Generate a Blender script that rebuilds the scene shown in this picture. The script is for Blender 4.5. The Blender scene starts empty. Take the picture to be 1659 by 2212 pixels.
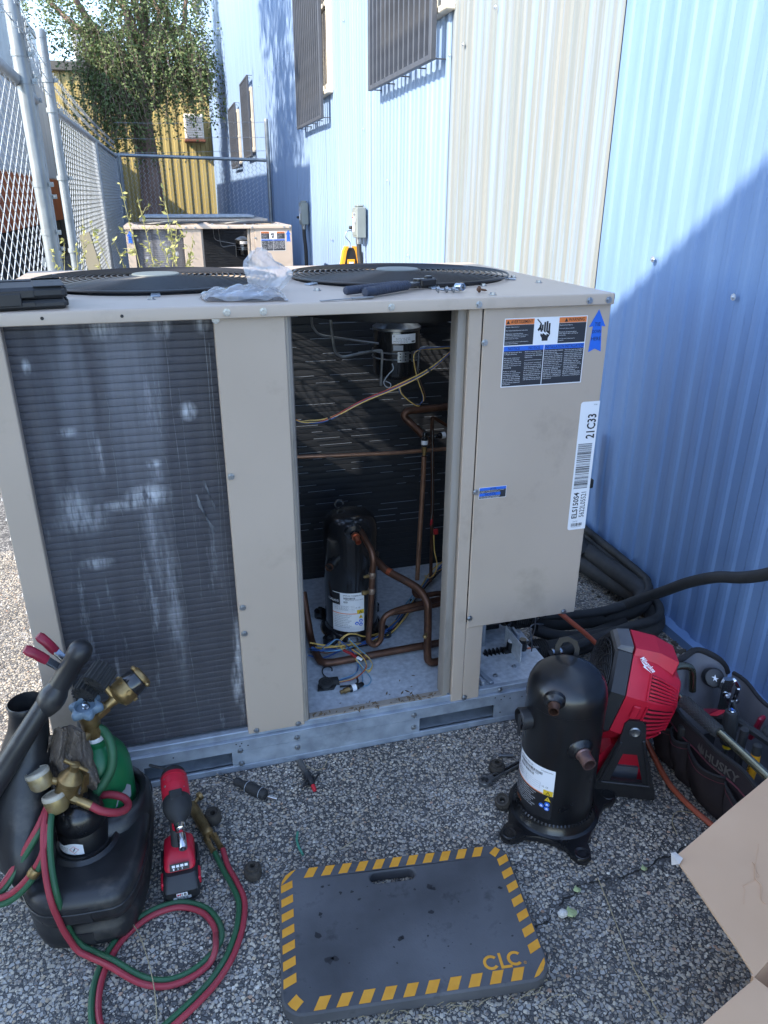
import bpy, bmesh, math, random
import numpy as np
from mathutils import Vector, Matrix
random.seed(7); RNG = np.random.default_rng(11)
PI = math.pi
SC = bpy.context.scene
COL = SC.collection

# ------------------------------------------------------------------ camera
cam_d = bpy.data.cameras.new('camera'); cam = bpy.data.objects.new('camera', cam_d)
COL.objects.link(cam)
def _n(v): return v / np.linalg.norm(v)
_f = 1592.0; _c = np.array([829.5, 1106.0])
_zd = _n(np.array([817 - _c[0], 4839 - _c[1], _f]))
_y = np.array([343 - _c[0], 427 - _c[1], _f]); _y = _n(_y - _zd * (_y @ _zd))
_x = np.cross(_y, -_zd)
_R = np.stack([_x, _y, -_zd])
m = Matrix.Identity(4)
for i in range(3):
    m[i][0] = _R[i, 0]; m[i][1] = -_R[i, 1]; m[i][2] = -_R[i, 2]
m[0][3], m[1][3], m[2][3] = 0.0, 0.0, 1.5
cam.matrix_world = m
cam_d.sensor_fit = 'HORIZONTAL'; cam_d.sensor_width = 36.0; cam_d.lens = 36.0 * _f / 1659.0
cam_d.clip_start = 0.02; cam_d.clip_end = 2000
SC.camera = cam
SC.render.resolution_x = 768; SC.render.resolution_y = 1024

# ------------------------------------------------------------------ light
SUN = Vector((1.0, 0.40, -0.80)).normalized()          # travel direction of the sunlight
elev = math.asin(-SUN.z); az = math.atan2(-SUN.x, -SUN.y)
world = bpy.data.worlds.new('World'); SC.world = world; world.use_nodes = True
nt = world.node_tree; nt.nodes.clear()
wo = nt.nodes.new('ShaderNodeOutputWorld'); bg = nt.nodes.new('ShaderNodeBackground')
sky = nt.nodes.new('ShaderNodeTexSky'); sky.sky_type = 'NISHITA'; sky.sun_disc = False
sky.sun_elevation = elev; sky.sun_rotation = az; sky.air_density = 1.0; sky.dust_density = 1.0; sky.ozone_density = 0.6; sky.altitude = 1200
bg.inputs['Strength'].default_value = 0.15
nt.links.new(sky.outputs[0], bg.inputs[0]); nt.links.new(bg.outputs[0], wo.inputs[0])
sun_d = bpy.data.lights.new('sun', 'SUN'); sun = bpy.data.objects.new('sun', sun_d); COL.objects.link(sun)
sun_d.energy = 2.4; sun_d.angle = math.radians(0.53); sun_d.color = (1.0, 0.90, 0.76)
sun.rotation_mode = 'QUATERNION'; sun.rotation_quaternion = SUN.to_track_quat('-Z', 'Y')
SC.view_settings.view_transform = 'Standard'; SC.view_settings.look = 'None'
SC.view_settings.exposure = 2.22; SC.view_settings.gamma = 1.0; SC.view_settings.use_curve_mapping = False

# ------------------------------------------------------------------ mesh helpers
ORG = {}                                                # world origin of every object that parents others
def V3(p): return Vector((float(p[0]), float(p[1]), float(p[2])))
def cr(pts, k=6, closed=False):
    "Catmull-Rom through the points"
    P = [np.array(p, float) for p in pts]; n = len(P); out = []
    if n < 3: return [tuple(p) for p in P]
    for i in range(n if closed else n - 1):
        if closed: a, b, c, d = P[i - 1], P[i], P[(i + 1) % n], P[(i + 2) % n]
        else:
            b, c = P[i], P[i + 1]
            a = P[i - 1] if i > 0 else 2 * b - c
            d = P[i + 2] if i + 2 < n else 2 * c - b
        for j in range(k):
            t = j / k
            out.append(tuple(0.5 * ((2 * b) + (c - a) * t + (2 * a - 5 * b + 4 * c - d) * t * t + (3 * b - a - 3 * c + d) * t ** 3)))
    if not closed: out.append(tuple(P[-1]))
    return out
def frame(d):
    d = Vector(d).normalized()
    u = d.orthogonal().normalized(); return u, d.cross(u).normalized(), d

class MB:
    def __init__(s): s.v = []; s.f = []; s.mi = []; s.cur = 0
    def add(s, vs, fs):
        o = len(s.v); s.v += [tuple(float(c) for c in p) for p in vs]
        s.f += [tuple(i + o for i in q) for q in fs]; s.mi += [s.cur] * len(fs); return s
    def box(s, x0, x1, y0, y1, z0, z1, bev=0.0, M=None):
        if x0 > x1: x0, x1 = x1, x0
        if y0 > y1: y0, y1 = y1, y0
        if z0 > z1: z0, z1 = z1, z0
        b = min(bev, 0.45 * min(x1 - x0, y1 - y0, z1 - z0)); lo = (x0, y0, z0); hi = (x1, y1, z1)
        if b <= 0:
            vs = [((x1 if i & 1 else x0), (y1 if i & 2 else y0), (z1 if i & 4 else z0)) for i in range(8)]
            fs = [(0, 2, 3, 1), (4, 5, 7, 6), (0, 1, 5, 4), (2, 6, 7, 3), (0, 4, 6, 2), (1, 3, 7, 5)]
        else:
            vs = []; idx = {}
            for i in range(8):
                sg = [(i >> k) & 1 for k in range(3)]
                for ax in range(3):
                    p = [(hi[k] - (b if k != ax else 0)) if sg[k] else (lo[k] + (b if k != ax else 0)) for k in range(3)]
                    idx[(i, ax)] = len(vs); vs.append(tuple(p))
            fs = []
            for ax in range(3):
                o1, o2 = (ax + 1) % 3, (ax + 2) % 3
                for sgn in (0, 1):
                    cs = [(sgn << ax) | (a << o1) | (c << o2) for a, c in ((0, 0), (1, 0), (1, 1), (0, 1))]
                    q = [idx[(c, ax)] for c in cs]; fs.append(tuple(q if sgn else q[::-1]))
            for ax in range(3):
                o1, o2 = (ax + 1) % 3, (ax + 2) % 3
                for a in (0, 1):
                    for c in (0, 1):
                        i0 = (a << o1) | (c << o2); i1 = i0 | (1 << ax)
                        q = [idx[(i0, o1)], idx[(i1, o1)], idx[(i1, o2)], idx[(i0, o2)]]
                        fs.append(tuple(q if (a == c) else q[::-1]))
            for i in range(8):
                q = [idx[(i, k)] for k in range(3)]
                fs.append(tuple(q if bin(i).count('1') % 2 else q[::-1]))
        if M is not None: vs = [tuple(M @ Vector(p)) for p in vs]
        return s.add(vs, fs)
    def bar(s, a, b, w, h, up=(0, 0, 1), bev=0.0):
        "rectangular bar from a to b, w across, h along up"
        a = V3(a); b = V3(b); d = (b - a); L = d.length; d.normalize()
        up = Vector(up); sx = d.cross(up)
        if sx.length < 1e-6: sx = d.orthogonal()
        sx.normalize(); u2 = sx.cross(d).normalized()
        M = Matrix(((sx.x, d.x, u2.x, a.x), (sx.y, d.y, u2.y, a.y), (sx.z, d.z, u2.z, a.z), (0, 0, 0, 1)))
        return s.box(-w / 2, w / 2, 0, L, -h / 2, h / 2, bev, M)
    def tube(s, pts, r, n=8, closed=False, cap=True, flat=None):
        P = [V3(p) for p in pts]; k = len(P)
        R = r if isinstance(r, (list, tuple)) else [r] * k
        T = []
        for i in range(k):
            a = P[i - 1] if (i > 0 or closed) else P[i]; b = P[(i + 1) % k] if (i < k - 1 or closed) else P[i]
            t = (b - a); T.append(t.normalized() if t.length > 1e-9 else Vector((0, 0, 1)))
        u = T[0].orthogonal().normalized(); vs = []
        for i in range(k):
            u = u - T[i] * u.dot(T[i])
            u = u.normalized() if u.length > 1e-6 else T[i].orthogonal().normalized()
            w = T[i].cross(u)
            for j in range(n):
                a = 2 * PI * j / n
                vs.append(P[i] + (u * math.cos(a) + w * math.sin(a)) * R[i])
        fs = []
        for i in range(k if closed else k - 1):
            i2 = (i + 1) % k
            for j in range(n):
                j2 = (j + 1) % n; fs.append((i * n + j, i * n + j2, i2 * n + j2, i2 * n + j))
        if cap and not closed:
            fs.append(tuple(range(n))[::-1]); fs.append(tuple((k - 1) * n + j for j in range(n)))
        return s.add(vs, fs)
    def lathe(s, prof, o=(0, 0, 0), ax=(0, 0, 1), n=24, a0=0.0, arc=2 * PI, ux=None, caps=True):
        "prof: (radius, height) pairs"
        u, w, d = frame(ax); o = V3(o)
        if ux is not None:
            u = Vector(ux); u = (u - d * u.dot(d)).normalized(); w = d.cross(u)
        full = abs(arc - 2 * PI) < 1e-6; nn = n if full else n + 1; vs = []
        for (r, h) in prof:
            for j in range(nn):
                a = a0 + arc * j / n
                vs.append(o + d * h + (u * math.cos(a) + w * math.sin(a)) * r)
        fs = []
        for i in range(len(prof) - 1):
            for j in range(n):
                j2 = (j + 1) % nn; fs.append((i * nn + j, i * nn + j2, (i + 1) * nn + j2, (i + 1) * nn + j))
        if full and not (abs(prof[0][0] - prof[-1][0]) < 1e-9 and abs(prof[0][1] - prof[-1][1]) < 1e-9) and caps:
            if prof[0][0] > 1e-5: fs.append(tuple(range(nn))[::-1])
            if prof[-1][0] > 1e-5: fs.append(tuple((len(prof) - 1) * nn + j for j in range(nn)))
        return s.add(vs, fs)
    def cyl(s, a, b, r, n=12, r2=None):
        a = V3(a); b = V3(b); return s.lathe([(r, 0), (r if r2 is None else r2, (b - a).length)], a, b - a, n)
    def hexp(s, a, b, r): return s.cyl(a, b, r, 6)
    def prism(s, poly, o, U, W, N, dep):
        "polygon in the U,W plane at o, extruded by dep along N"
        o = V3(o); U = Vector(U); W = Vector(W); N = Vector(N); k = len(poly)
        A = [o + U * p[0] + W * p[1] for p in poly]; B = [p + N * dep for p in A]
        fs = [tuple(range(k))[::-1], tuple(range(k, 2 * k))] + [(i, (i + 1) % k, (i + 1) % k + k, i + k) for i in range(k)]
        return s.add(A + B, fs)
    def ell(s, c, rx, ry, rz, nu=16, nv=10, M=None):
        c = V3(c); vs = []; fs = []
        for i in range(nv + 1):
            t = PI * i / nv
            for j in range(nu):
                a = 2 * PI * j / nu
                p = Vector((rx * math.sin(t) * math.cos(a), ry * math.sin(t) * math.sin(a), rz * math.cos(t)))
                if M is not None: p = M @ p
                vs.append(c + p)
        for i in range(nv):
            for j in range(nu):
                j2 = (j + 1) % nu; fs.append((i * nu + j, (i + 1) * nu + j, (i + 1) * nu + j2, i * nu + j2))
        return s.add(vs, fs)
    def loft(s, rings, cap=True, closed=True):
        k = len(rings[0]); vs = [p for r in rings for p in r]; fs = []
        for i in range(len(rings) - 1):
            for j in range(k if closed else k - 1):
                j2 = (j + 1) % k; fs.append((i * k + j, i * k + j2, (i + 1) * k + j2, (i + 1) * k + j))
        if cap:
            fs.append(tuple(range(k))[::-1]); fs.append(tuple((len(rings) - 1) * k + j for j in range(k)))
        return s.add(vs, fs)
    def grid(s, fn, nu, nv):
        vs = [fn(i / nu, j / nv) for j in range(nv + 1) for i in range(nu + 1)]
        fs = [(j * (nu + 1) + i, j * (nu + 1) + i + 1, (j + 1) * (nu + 1) + i + 1, (j + 1) * (nu + 1) + i) for j in range(nv) for i in range(nu)]
        return s.add(vs, fs)
    def build(s, name, mats, parent=None, smooth=35, fix=True, origin=None, label=None):
        me = bpy.data.meshes.new(name)
        vs = np.array(s.v, float)
        if parent is not None: o = np.array(ORG[parent.name])
        elif origin is not None: o = np.array(origin, float)
        else:
            o = np.array([(vs[:, 0].min() + vs[:, 0].max()) / 2, (vs[:, 1].min() + vs[:, 1].max()) / 2, vs[:, 2].min()])
        me.from_pydata([tuple(p) for p in (vs - o)], [], s.f)
        if not isinstance(mats, (list, tuple)): mats = [mats]
        for mm in mats: me.materials.append(mm)
        me.polygons.foreach_set('material_index', s.mi)
        if fix:
            bm = bmesh.new(); bm.from_mesh(me); bmesh.ops.recalc_face_normals(bm, faces=bm.faces); bm.to_mesh(me); bm.free()
        if smooth:
            me.polygons.foreach_set('use_smooth', [True] * len(me.polygons))
            me.set_sharp_from_angle(angle=math.radians(smooth))
        me.update()
        ob = bpy.data.objects.new(name, me); COL.objects.link(ob)
        if parent is not None: ob.parent = parent
        else: ob.location = Vector(o)
        ORG[ob.name] = tuple(o)
        if label: ob['label'] = label
        return ob

def tag(o, label=None, cat=None, group=None, kind=None):
    if label: o['label'] = label
    if cat: o['category'] = cat
    if group: o['group'] = group
    if kind: o['kind'] = kind
    return o
def thing(name, loc, label, cat, group=None):
    o = bpy.data.objects.new(name, None); COL.objects.link(o); o.location = Vector(loc)
    o.empty_display_size = 0.1; ORG[o.name] = tuple(float(c) for c in loc)
    return tag(o, label, cat, group)
def children(o): return [c for c in bpy.data.objects if c.parent == o]
def dup(root, delta, only=None, label=None, group=None):
    r = root.copy(); COL.objects.link(r); r.location = root.location + Vector(delta)
    if label: r['label'] = label
    if group: r['group'] = group
    if root.name in ORG: ORG[r.name] = tuple(Vector(ORG[root.name]) + Vector(delta))
    for ch in children(root):
        if only is not None and not only(ch): continue
        c = ch.copy(); COL.objects.link(c); c.parent = r
        if ch.name in ORG: ORG[c.name] = tuple(Vector(ORG[ch.name]) + Vector(delta))
        for g in children(ch):
            d = g.copy(); COL.objects.link(d); d.parent = c
    return r
def mesh_copy(ob, delta, parent, label=None):
    c = ob.copy(); COL.objects.link(c); c.parent = parent; c.location = ob.location + Vector(delta)
    if label: c['label'] = label
    return c

# ------------------------------------------------------------------ text
TEXT_CACHE = {}; TEXTQ = []
def glyphs(txt, bold=0.0):
    key = (txt, bold)
    if key not in TEXT_CACHE:
        cu = bpy.data.curves.new('lettering', 'FONT'); cu.body = txt; cu.resolution_u = 2; cu.offset = bold
        ob = bpy.data.objects.new('lettering', cu); COL.objects.link(ob)
        dg = bpy.context.evaluated_depsgraph_get(); me = bpy.data.meshes.new_from_object(ob.evaluated_get(dg))
        v = np.array([x.co[:] for x in me.vertices]); f = [tuple(p.vertices) for p in me.polygons]
        bpy.data.objects.remove(ob); bpy.data.curves.remove(cu); bpy.data.meshes.remove(me)
        TEXT_CACHE[key] = (v, f)
    return TEXT_CACHE[key]
class Flat:
    "maps (u, v, lift) on a label to the world"
    def __init__(s, o, U, W, N): s.o = V3(o); s.U = Vector(U); s.W = Vector(W); s.N = Vector(N)
    def __call__(s, u, v, d): return s.o + s.U * u + s.W * v + s.N * d
class Round:
    "label bent round a cylinder: u runs round it from angle a0, v along the axis"
    def __init__(s, o, r, a0): s.o = V3(o); s.r = r; s.a0 = a0
    def __call__(s, u, v, d):
        a = s.a0 + u / s.r
        return s.o + Vector((math.cos(a) * (s.r + d), math.sin(a) * (s.r + d), v))
def put_text(mb, mp, txt, u0, v0, w, h, lift=0.0006, rot=0, bold=0.0, skew=0.0):
    v, f = glyphs(txt, bold)
    if len(v) == 0: return
    x0, y0 = v[:, 0].min(), v[:, 1].min(); sx = max(v[:, 0].max() - x0, 1e-6); sy = max(v[:, 1].max() - y0, 1e-6)
    P = []
    for p in v:
        a = (p[0] - x0) / sx; b = (p[1] - y0) / sy
        if rot == 90: uu, vv = u0 + w * (1 - b), v0 + h * a     # reads upward
        else: uu, vv = u0 + w * a + skew * b, v0 + h * b
        P.append(mp(uu, vv, lift))
    mb.add(P, f)
def put_rect(mb, mp, u0, v0, u1, v1, lift=0.0004, n=1, th=0.0):
    vs = []; fs = []
    for i in range(n + 1):
        u = u0 + (u1 - u0) * i / n; vs += [mp(u, v0, lift), mp(u, v1, lift)]
    fs = [(2 * i, 2 * i + 2, 2 * i + 3, 2 * i + 1) for i in range(n)]
    mb.add(vs, fs)
def put_poly(mb, mp, pts, lift=0.0006):
    mb.add([mp(p[0], p[1], lift) for p in pts], [tuple(range(len(pts)))])

# ------------------------------------------------------------------ materials
def lin(h):
    "sRGB hex to linear"
    c = [int(h[i:i + 2], 16) / 255 for i in (0, 2, 4)]
    return tuple(x / 12.92 if x <= 0.04045 else ((x + 0.055) / 1.055) ** 2.4 for x in c)
MATS = {}
def mat(name, c1, c2=None, scale=8.0, rough=0.5, metal=0.0, bump=0.0, bscale=None, stretch=(1, 1, 1), detail=4.0,
        dirt=None, dirt_scale=3.0, dirt_amt=0.5, dirt_lo=0.5, rvar=0.0, coat=0.0, spec=0.5, sharp=0.25, bump_dist=0.002):
    if name in MATS: return MATS[name]
    M_ = bpy.data.materials.new(name); M_.use_nodes = True; t = M_.node_tree; N = t.nodes; Lk = t.links
    b = N['Principled BSDF']; b.inputs['Roughness'].default_value = rough; b.inputs['Metallic'].default_value = metal
    b.inputs['Specular IOR Level'].default_value = spec
    if coat: b.inputs['Coat Weight'].default_value = coat; b.inputs['Coat Roughness'].default_value = 0.15
    tc = N.new('ShaderNodeTexCoord'); mp = N.new('ShaderNodeMapping'); mp.inputs['Scale'].default_value = stretch
    Lk.new(tc.outputs['Object'], mp.inputs['Vector'])
    col = None
    if c2 is None: c2 = tuple(min(1, x * 1.12) for x in c1)
    n1 = N.new('ShaderNodeTexNoise'); n1.inputs['Scale'].default_value = scale; n1.inputs['Detail'].default_value = detail
    Lk.new(mp.outputs[0], n1.inputs['Vector'])
    r1 = N.new('ShaderNodeValToRGB'); r1.color_ramp.elements[0].position = 0.5 - sharp; r1.color_ramp.elements[1].position = 0.5 + sharp
    r1.color_ramp.elements[0].color = (*c1, 1); r1.color_ramp.elements[1].color = (*c2, 1)
    Lk.new(n1.outputs[0], r1.inputs[0]); col = r1.outputs[0]
    if dirt is not None:
        n2 = N.new('ShaderNodeTexNoise'); n2.inputs['Scale'].default_value = dirt_scale; n2.inputs['Detail'].default_value = 8; n2.inputs['Roughness'].default_value = 0.65
        Lk.new(mp.outputs[0], n2.inputs['Vector'])
        r2 = N.new('ShaderNodeMapRange'); r2.inputs[1].default_value = dirt_lo; r2.inputs[2].default_value = dirt_lo + 0.22; r2.inputs[4].default_value = dirt_amt
        Lk.new(n2.outputs[0], r2.inputs[0])
        mx = N.new('ShaderNodeMix'); mx.data_type = 'RGBA'; mx.inputs[7].default_value = (*dirt, 1)
        Lk.new(r2.outputs[0], mx.inputs[0]); Lk.new(col, mx.inputs[6]); col = mx.outputs[2]
    Lk.new(col, b.inputs['Base Color'])
    if rvar:
        rr = N.new('ShaderNodeMapRange'); rr.inputs[3].default_value = max(0.02, rough - rvar); rr.inputs[4].default_value = min(1, rough + rvar)
        Lk.new(n1.outputs[0], rr.inputs[0]); Lk.new(rr.outputs[0], b.inputs['Roughness'])
    if bump:
        n3 = N.new('ShaderNodeTexNoise'); n3.inputs['Scale'].default_value = bscale or scale * 6; n3.inputs['Detail'].default_value = 5
        Lk.new(mp.outputs[0], n3.inputs['Vector'])
        bp = N.new('ShaderNodeBump'); bp.inputs['Strength'].default_value = bump; bp.inputs['Distance'].default_value = bump_dist
        Lk.new(n3.outputs[0], bp.inputs['Height']); Lk.new(bp.outputs[0], b.inputs['Normal'])
    MATS[name] = M_
    return M_
def leaf_mat(name, c1, c2, trans=0.25):
    M_ = mat(name, c1, c2, scale=60, rough=0.55, spec=0.3, sharp=0.3)
    b = M_.node_tree.nodes['Principled BSDF']
    b.inputs['Subsurface Weight'].default_value = 0.0
    t = M_.node_tree; tr = t.nodes.new('ShaderNodeBsdfTranslucent'); ms = t.nodes.new('ShaderNodeMixShader')
    ms.inputs[0].default_value = trans; out = t.nodes['Material Output']
    src = b.inputs['Base Color'].links[0].from_socket
    t.links.new(src, tr.inputs[0]); t.links.new(b.outputs[0], ms.inputs[1]); t.links.new(tr.outputs[0], ms.inputs[2]); t.links.new(ms.outputs[0], out.inputs[0])
    return M_

M_beige = mat('painted_beige_steel', lin('ae9e8e'), lin('b8a898'), 2.5, 0.42, dirt=lin('847867'), dirt_scale=6, dirt_amt=0.45, dirt_lo=0.58, bump=0.12, bscale=3.5, bump_dist=0.012)
M_galv = mat('galvanized_steel', lin('848d98'), lin('a9b3bf'), 22, 0.42, 0.3, bump=0.05, bscale=60, dirt=lin('4c4f52'), dirt_scale=7, dirt_amt=0.55, dirt_lo=0.56, rvar=0.12)
M_pan = mat('galvanized_floor_pan', lin('a9b0b8'), lin('d3d9df'), 60, 0.5, 0.12, dirt=lin('6b665e'), dirt_scale=5, dirt_amt=0.5, dirt_lo=0.57, sharp=0.25, rvar=0.15)
M_jamb = mat('grubby_jamb_steel', lin('8d857c'), lin('9c948a'), 12, 0.5, 0.1, dirt=lin('5d554b'), dirt_scale=14, dirt_amt=0.7, dirt_lo=0.55, stretch=(1, 1, 0.25))
M_screw = mat('zinc_screw', lin('8f9499'), lin('c2c6ca'), 200, 0.32, 0.9)
M_blackp = mat('black_painted_steel', (0.010, 0.010, 0.011), (0.016, 0.016, 0.017), 8, 0.18, coat=0.5)
M_blackw = mat('worn_black_steel', (0.005, 0.005, 0.006), (0.011, 0.011, 0.012), 10, 0.30, bump=0.06, bscale=40, dirt=lin('4a4743'), dirt_scale=7, dirt_amt=0.16, dirt_lo=0.6, coat=0.15, rvar=0.1)
M_rubber = mat('black_rubber', (0.016, 0.016, 0.017), (0.028, 0.028, 0.028), 30, 0.7, bump=0.1, bscale=200)
M_dusty_rubber = mat('dusty_rubber', lin('2b2723'), lin('4b443c'), 40, 0.8, bump=0.15, bscale=150)
M_plastic = mat('black_plastic', (0.014, 0.014, 0.016), (0.022, 0.022, 0.024), 20, 0.45, bump=0.05, bscale=400)
M_molded = mat('scuffed_black_molded_plastic', (0.009, 0.009, 0.010), (0.026, 0.026, 0.028), 9, 0.40, bump=0.2, bscale=22, dirt=lin('6d675e'), dirt_scale=7, dirt_amt=0.55, dirt_lo=0.56, rvar=0.12, bump_dist=0.004)
M_red = mat('red_tool_plastic', lin('b3152c'), lin('c21e36'), 15, 0.4, bump=0.03, bscale=300, dirt=lin('5c1a22'), dirt_scale=12, dirt_amt=0.35, dirt_lo=0.58)
M_redd = mat('dark_red_vinyl', lin('7c1a2e'), lin('962239'), 30, 0.4, bump=0.05)
M_copper = mat('brown_copper', lin('4c3529'), lin('6b4a3a'), 25, 0.45, 0.6, dirt=lin('4a3d38'), dirt_scale=18, dirt_amt=0.7, dirt_lo=0.5, rvar=0.1)
M_copperb = mat('bright_copper', lin('b0654a'), lin('c77f63'), 40, 0.32, 0.85)
M_braze = mat('brazed_joint', lin('8f8479'), lin('6b4a3a'), 90, 0.5, 0.6)
M_brass = mat('brass', lin('75603c'), lin('a58b60'), 35, 0.40, 0.75, dirt=lin('5d4930'), dirt_scale=25, dirt_amt=0.6, dirt_lo=0.52, rvar=0.12)
M_chrome = mat('chrome_steel', lin('b9bcc0'), lin('d2d4d6'), 40, 0.16, 1.0)
M_steel = mat('dull_steel', lin('77797b'), lin('a2a4a6'), 40, 0.35, 0.9, dirt=lin('45403a'), dirt_scale=30, dirt_amt=0.5, dirt_lo=0.55)
M_wirewht = mat('white_print', (0.75, 0.76, 0.78), (0.8, 0.8, 0.82), 5, 0.45)
M_ink = mat('black_print', (0.012, 0.012, 0.014), None, 5, 0.5)
M_navyprint = mat('dark_label_ground', lin('2a2c33'), None, 5, 0.45)
M_orangep = mat('orange_print', lin('d9783a'), None, 5, 0.45)
M_bluep = mat('blue_print', lin('2563c8'), None, 5, 0.45)
M_yellowp = mat('yellow_print', lin('d8b429'), None, 5, 0.45)
M_redp = mat('red_print', lin('b8232f'), None, 5, 0.45)
M_greyp = mat('grey_print', lin('8b8f96'), None, 5, 0.5)
M_insul = mat('black_foam_insulation', (0.018, 0.018, 0.019), (0.03, 0.03, 0.031), 25, 0.75, bump=0.2, bscale=60, dirt=lin('5b564d'), dirt_scale=4, dirt_amt=0.35, dirt_lo=0.52)
M_cord = mat('orange_cord_jacket', lin('9a4a35'), lin('b3583c'), 30, 0.55, dirt=lin('6a5044'), dirt_scale=8, dirt_amt=0.5, dirt_lo=0.55)
M_hosered = mat('dusty_red_hose', lin('8c2734'), lin('9c3440'), 14, 0.55, dirt=lin('7a5a58'), dirt_scale=9, dirt_amt=0.4, dirt_lo=0.55)
M_hosegrn = mat('dusty_green_hose', lin('1f4a30'), lin('2b5c3c'), 14, 0.55, dirt=lin('586a5c'), dirt_scale=9, dirt_amt=0.35, dirt_lo=0.55)
M_green = mat('green_cylinder_paint', lin('0d5a34'), lin('176b41'), 5, 0.38, bump=0.04, bscale=30, dirt=lin('11291f'), dirt_scale=10, dirt_amt=0.7, dirt_lo=0.6)
M_greycap = mat('grey_handwheel', lin('5f7180'), lin('6d7f8d'), 20, 0.42, bump=0.05)
M_rag = mat('dirty_rag', lin('5a514a'), lin('82766a'), 30, 0.95, bump=0.8, bscale=140, spec=0.1, bump_dist=0.006)
M_card = mat('cardboard', lin('c39c7a'), lin('cca685'), 4, 0.85, bump=0.06, bscale=30, dirt=lin('7d6656'), dirt_scale=5.5, dirt_amt=0.55, dirt_lo=0.62, spec=0.2)
M_wy = mat('yellow_wire', lin('c9a65a'), None, 20, 0.4); M_wb = mat('blue_wire', lin('2d4f86'), None, 20, 0.4)
M_wr = mat('red_wire', lin('9c3b2c'), None, 20, 0.4); M_wk = mat('black_wire', (0.012, 0.012, 0.013), None, 20, 0.4)
M_wl = mat('pale_blue_wire', lin('6f9bb5'), None, 20, 0.4); M_wn = mat('brown_wire', lin('6b4a3a'), None, 20, 0.4)
M_redcon = mat('red_connector', lin('8f1f24'), None, 20, 0.35)
M_straw = mat('dry_straw', lin('a89a78'), lin('8d8064'), 30, 0.8)
# ================================================================== SETTING
def worldify(M_):
    t = M_.node_tree; g = t.nodes.new('ShaderNodeNewGeometry')
    for n in t.nodes:
        if n.type == 'MAPPING': t.links.new(g.outputs['Position'], n.inputs['Vector'])
    return M_

# ---- ground: dark binder with voronoi stone relief, real aggregate on top of it near the work
def ground_mat():
    M_ = bpy.data.materials.new('asphalt'); M_.use_nodes = True; t = M_.node_tree; N = t.nodes; Lk = t.links; b = N['Principled BSDF']
    g = N.new('ShaderNodeNewGeometry')
    v = N.new('ShaderNodeTexVoronoi'); v.inputs['Scale'].default_value = 105; v.inputs['Randomness'].default_value = 1
    Lk.new(g.outputs['Position'], v.inputs['Vector'])
    v2 = N.new('ShaderNodeTexVoronoi'); v2.feature = 'DISTANCE_TO_EDGE'; v2.inputs['Scale'].default_value = 105
    Lk.new(g.outputs['Position'], v2.inputs['Vector'])
    rmp = N.new('ShaderNodeValToRGB'); e = rmp.color_ramp.elements
    e[0].position = 0.0; e[0].color = (0.088, 0.085, 0.083, 1); e[1].position = 1.0; e[1].color = (0.42, 0.40, 0.37, 1)
    x = rmp.color_ramp.elements.new(0.45); x.color = (0.16, 0.155, 0.15, 1); x = rmp.color_ramp.elements.new(0.6); x.color = (0.30, 0.285, 0.265, 1)
    sp = N.new('ShaderNodeSeparateColor'); Lk.new(v.outputs['Color'], sp.inputs[0]); Lk.new(sp.outputs[0], rmp.inputs[0])
    edge = N.new('ShaderNodeMapRange'); edge.inputs[1].default_value = 0.02; edge.inputs[2].default_value = 0.12
    Lk.new(v2.outputs['Distance'], edge.inputs[0])
    mx = N.new('ShaderNodeMix'); mx.data_type = 'RGBA'; mx.inputs[6].default_value = (0.088, 0.085, 0.083, 1)
    Lk.new(edge.outputs[0], mx.inputs[0]); Lk.new(rmp.outputs[0], mx.inputs[7])
    n = N.new('ShaderNodeTexNoise'); n.inputs['Scale'].default_value = 2.2; n.inputs['Detail'].default_value = 6; Lk.new(g.outputs['Position'], n.inputs['Vector'])
    mr = N.new('ShaderNodeMapRange'); mr.inputs[1].default_value = 0.35; mr.inputs[2].default_value = 0.7; mr.inputs[3].default_value = 0.65; mr.inputs[4].default_value = 1.15
    Lk.new(n.outputs[0], mr.inputs[0])
    ml = N.new('ShaderNodeMix'); ml.data_type = 'RGBA'; ml.blend_type = 'MULTIPLY'; ml.inputs[0].default_value = 1
    Lk.new(mx.outputs[2], ml.inputs[6]); Lk.new(mr.outputs[0], ml.inputs[7]); Lk.new(ml.outputs[2], b.inputs['Base Color'])
    bp = N.new('ShaderNodeBump'); bp.inputs['Strength'].default_value = 0.9; bp.inputs['Distance'].default_value = 0.004
    Lk.new(edge.outputs[0], bp.inputs['Height']); Lk.new(bp.outputs[0], b.inputs['Normal']); b.inputs['Roughness'].default_value = 0.8
    return M_
mb = MB(); mb.grid(lambda u, v: (-150 + 300 * u, -120 + 300 * v, 0.0), 30, 30)
tag(mb.build('ground', ground_mat(), origin=(0, 0, 0), smooth=0, fix=False), kind='structure')

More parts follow.
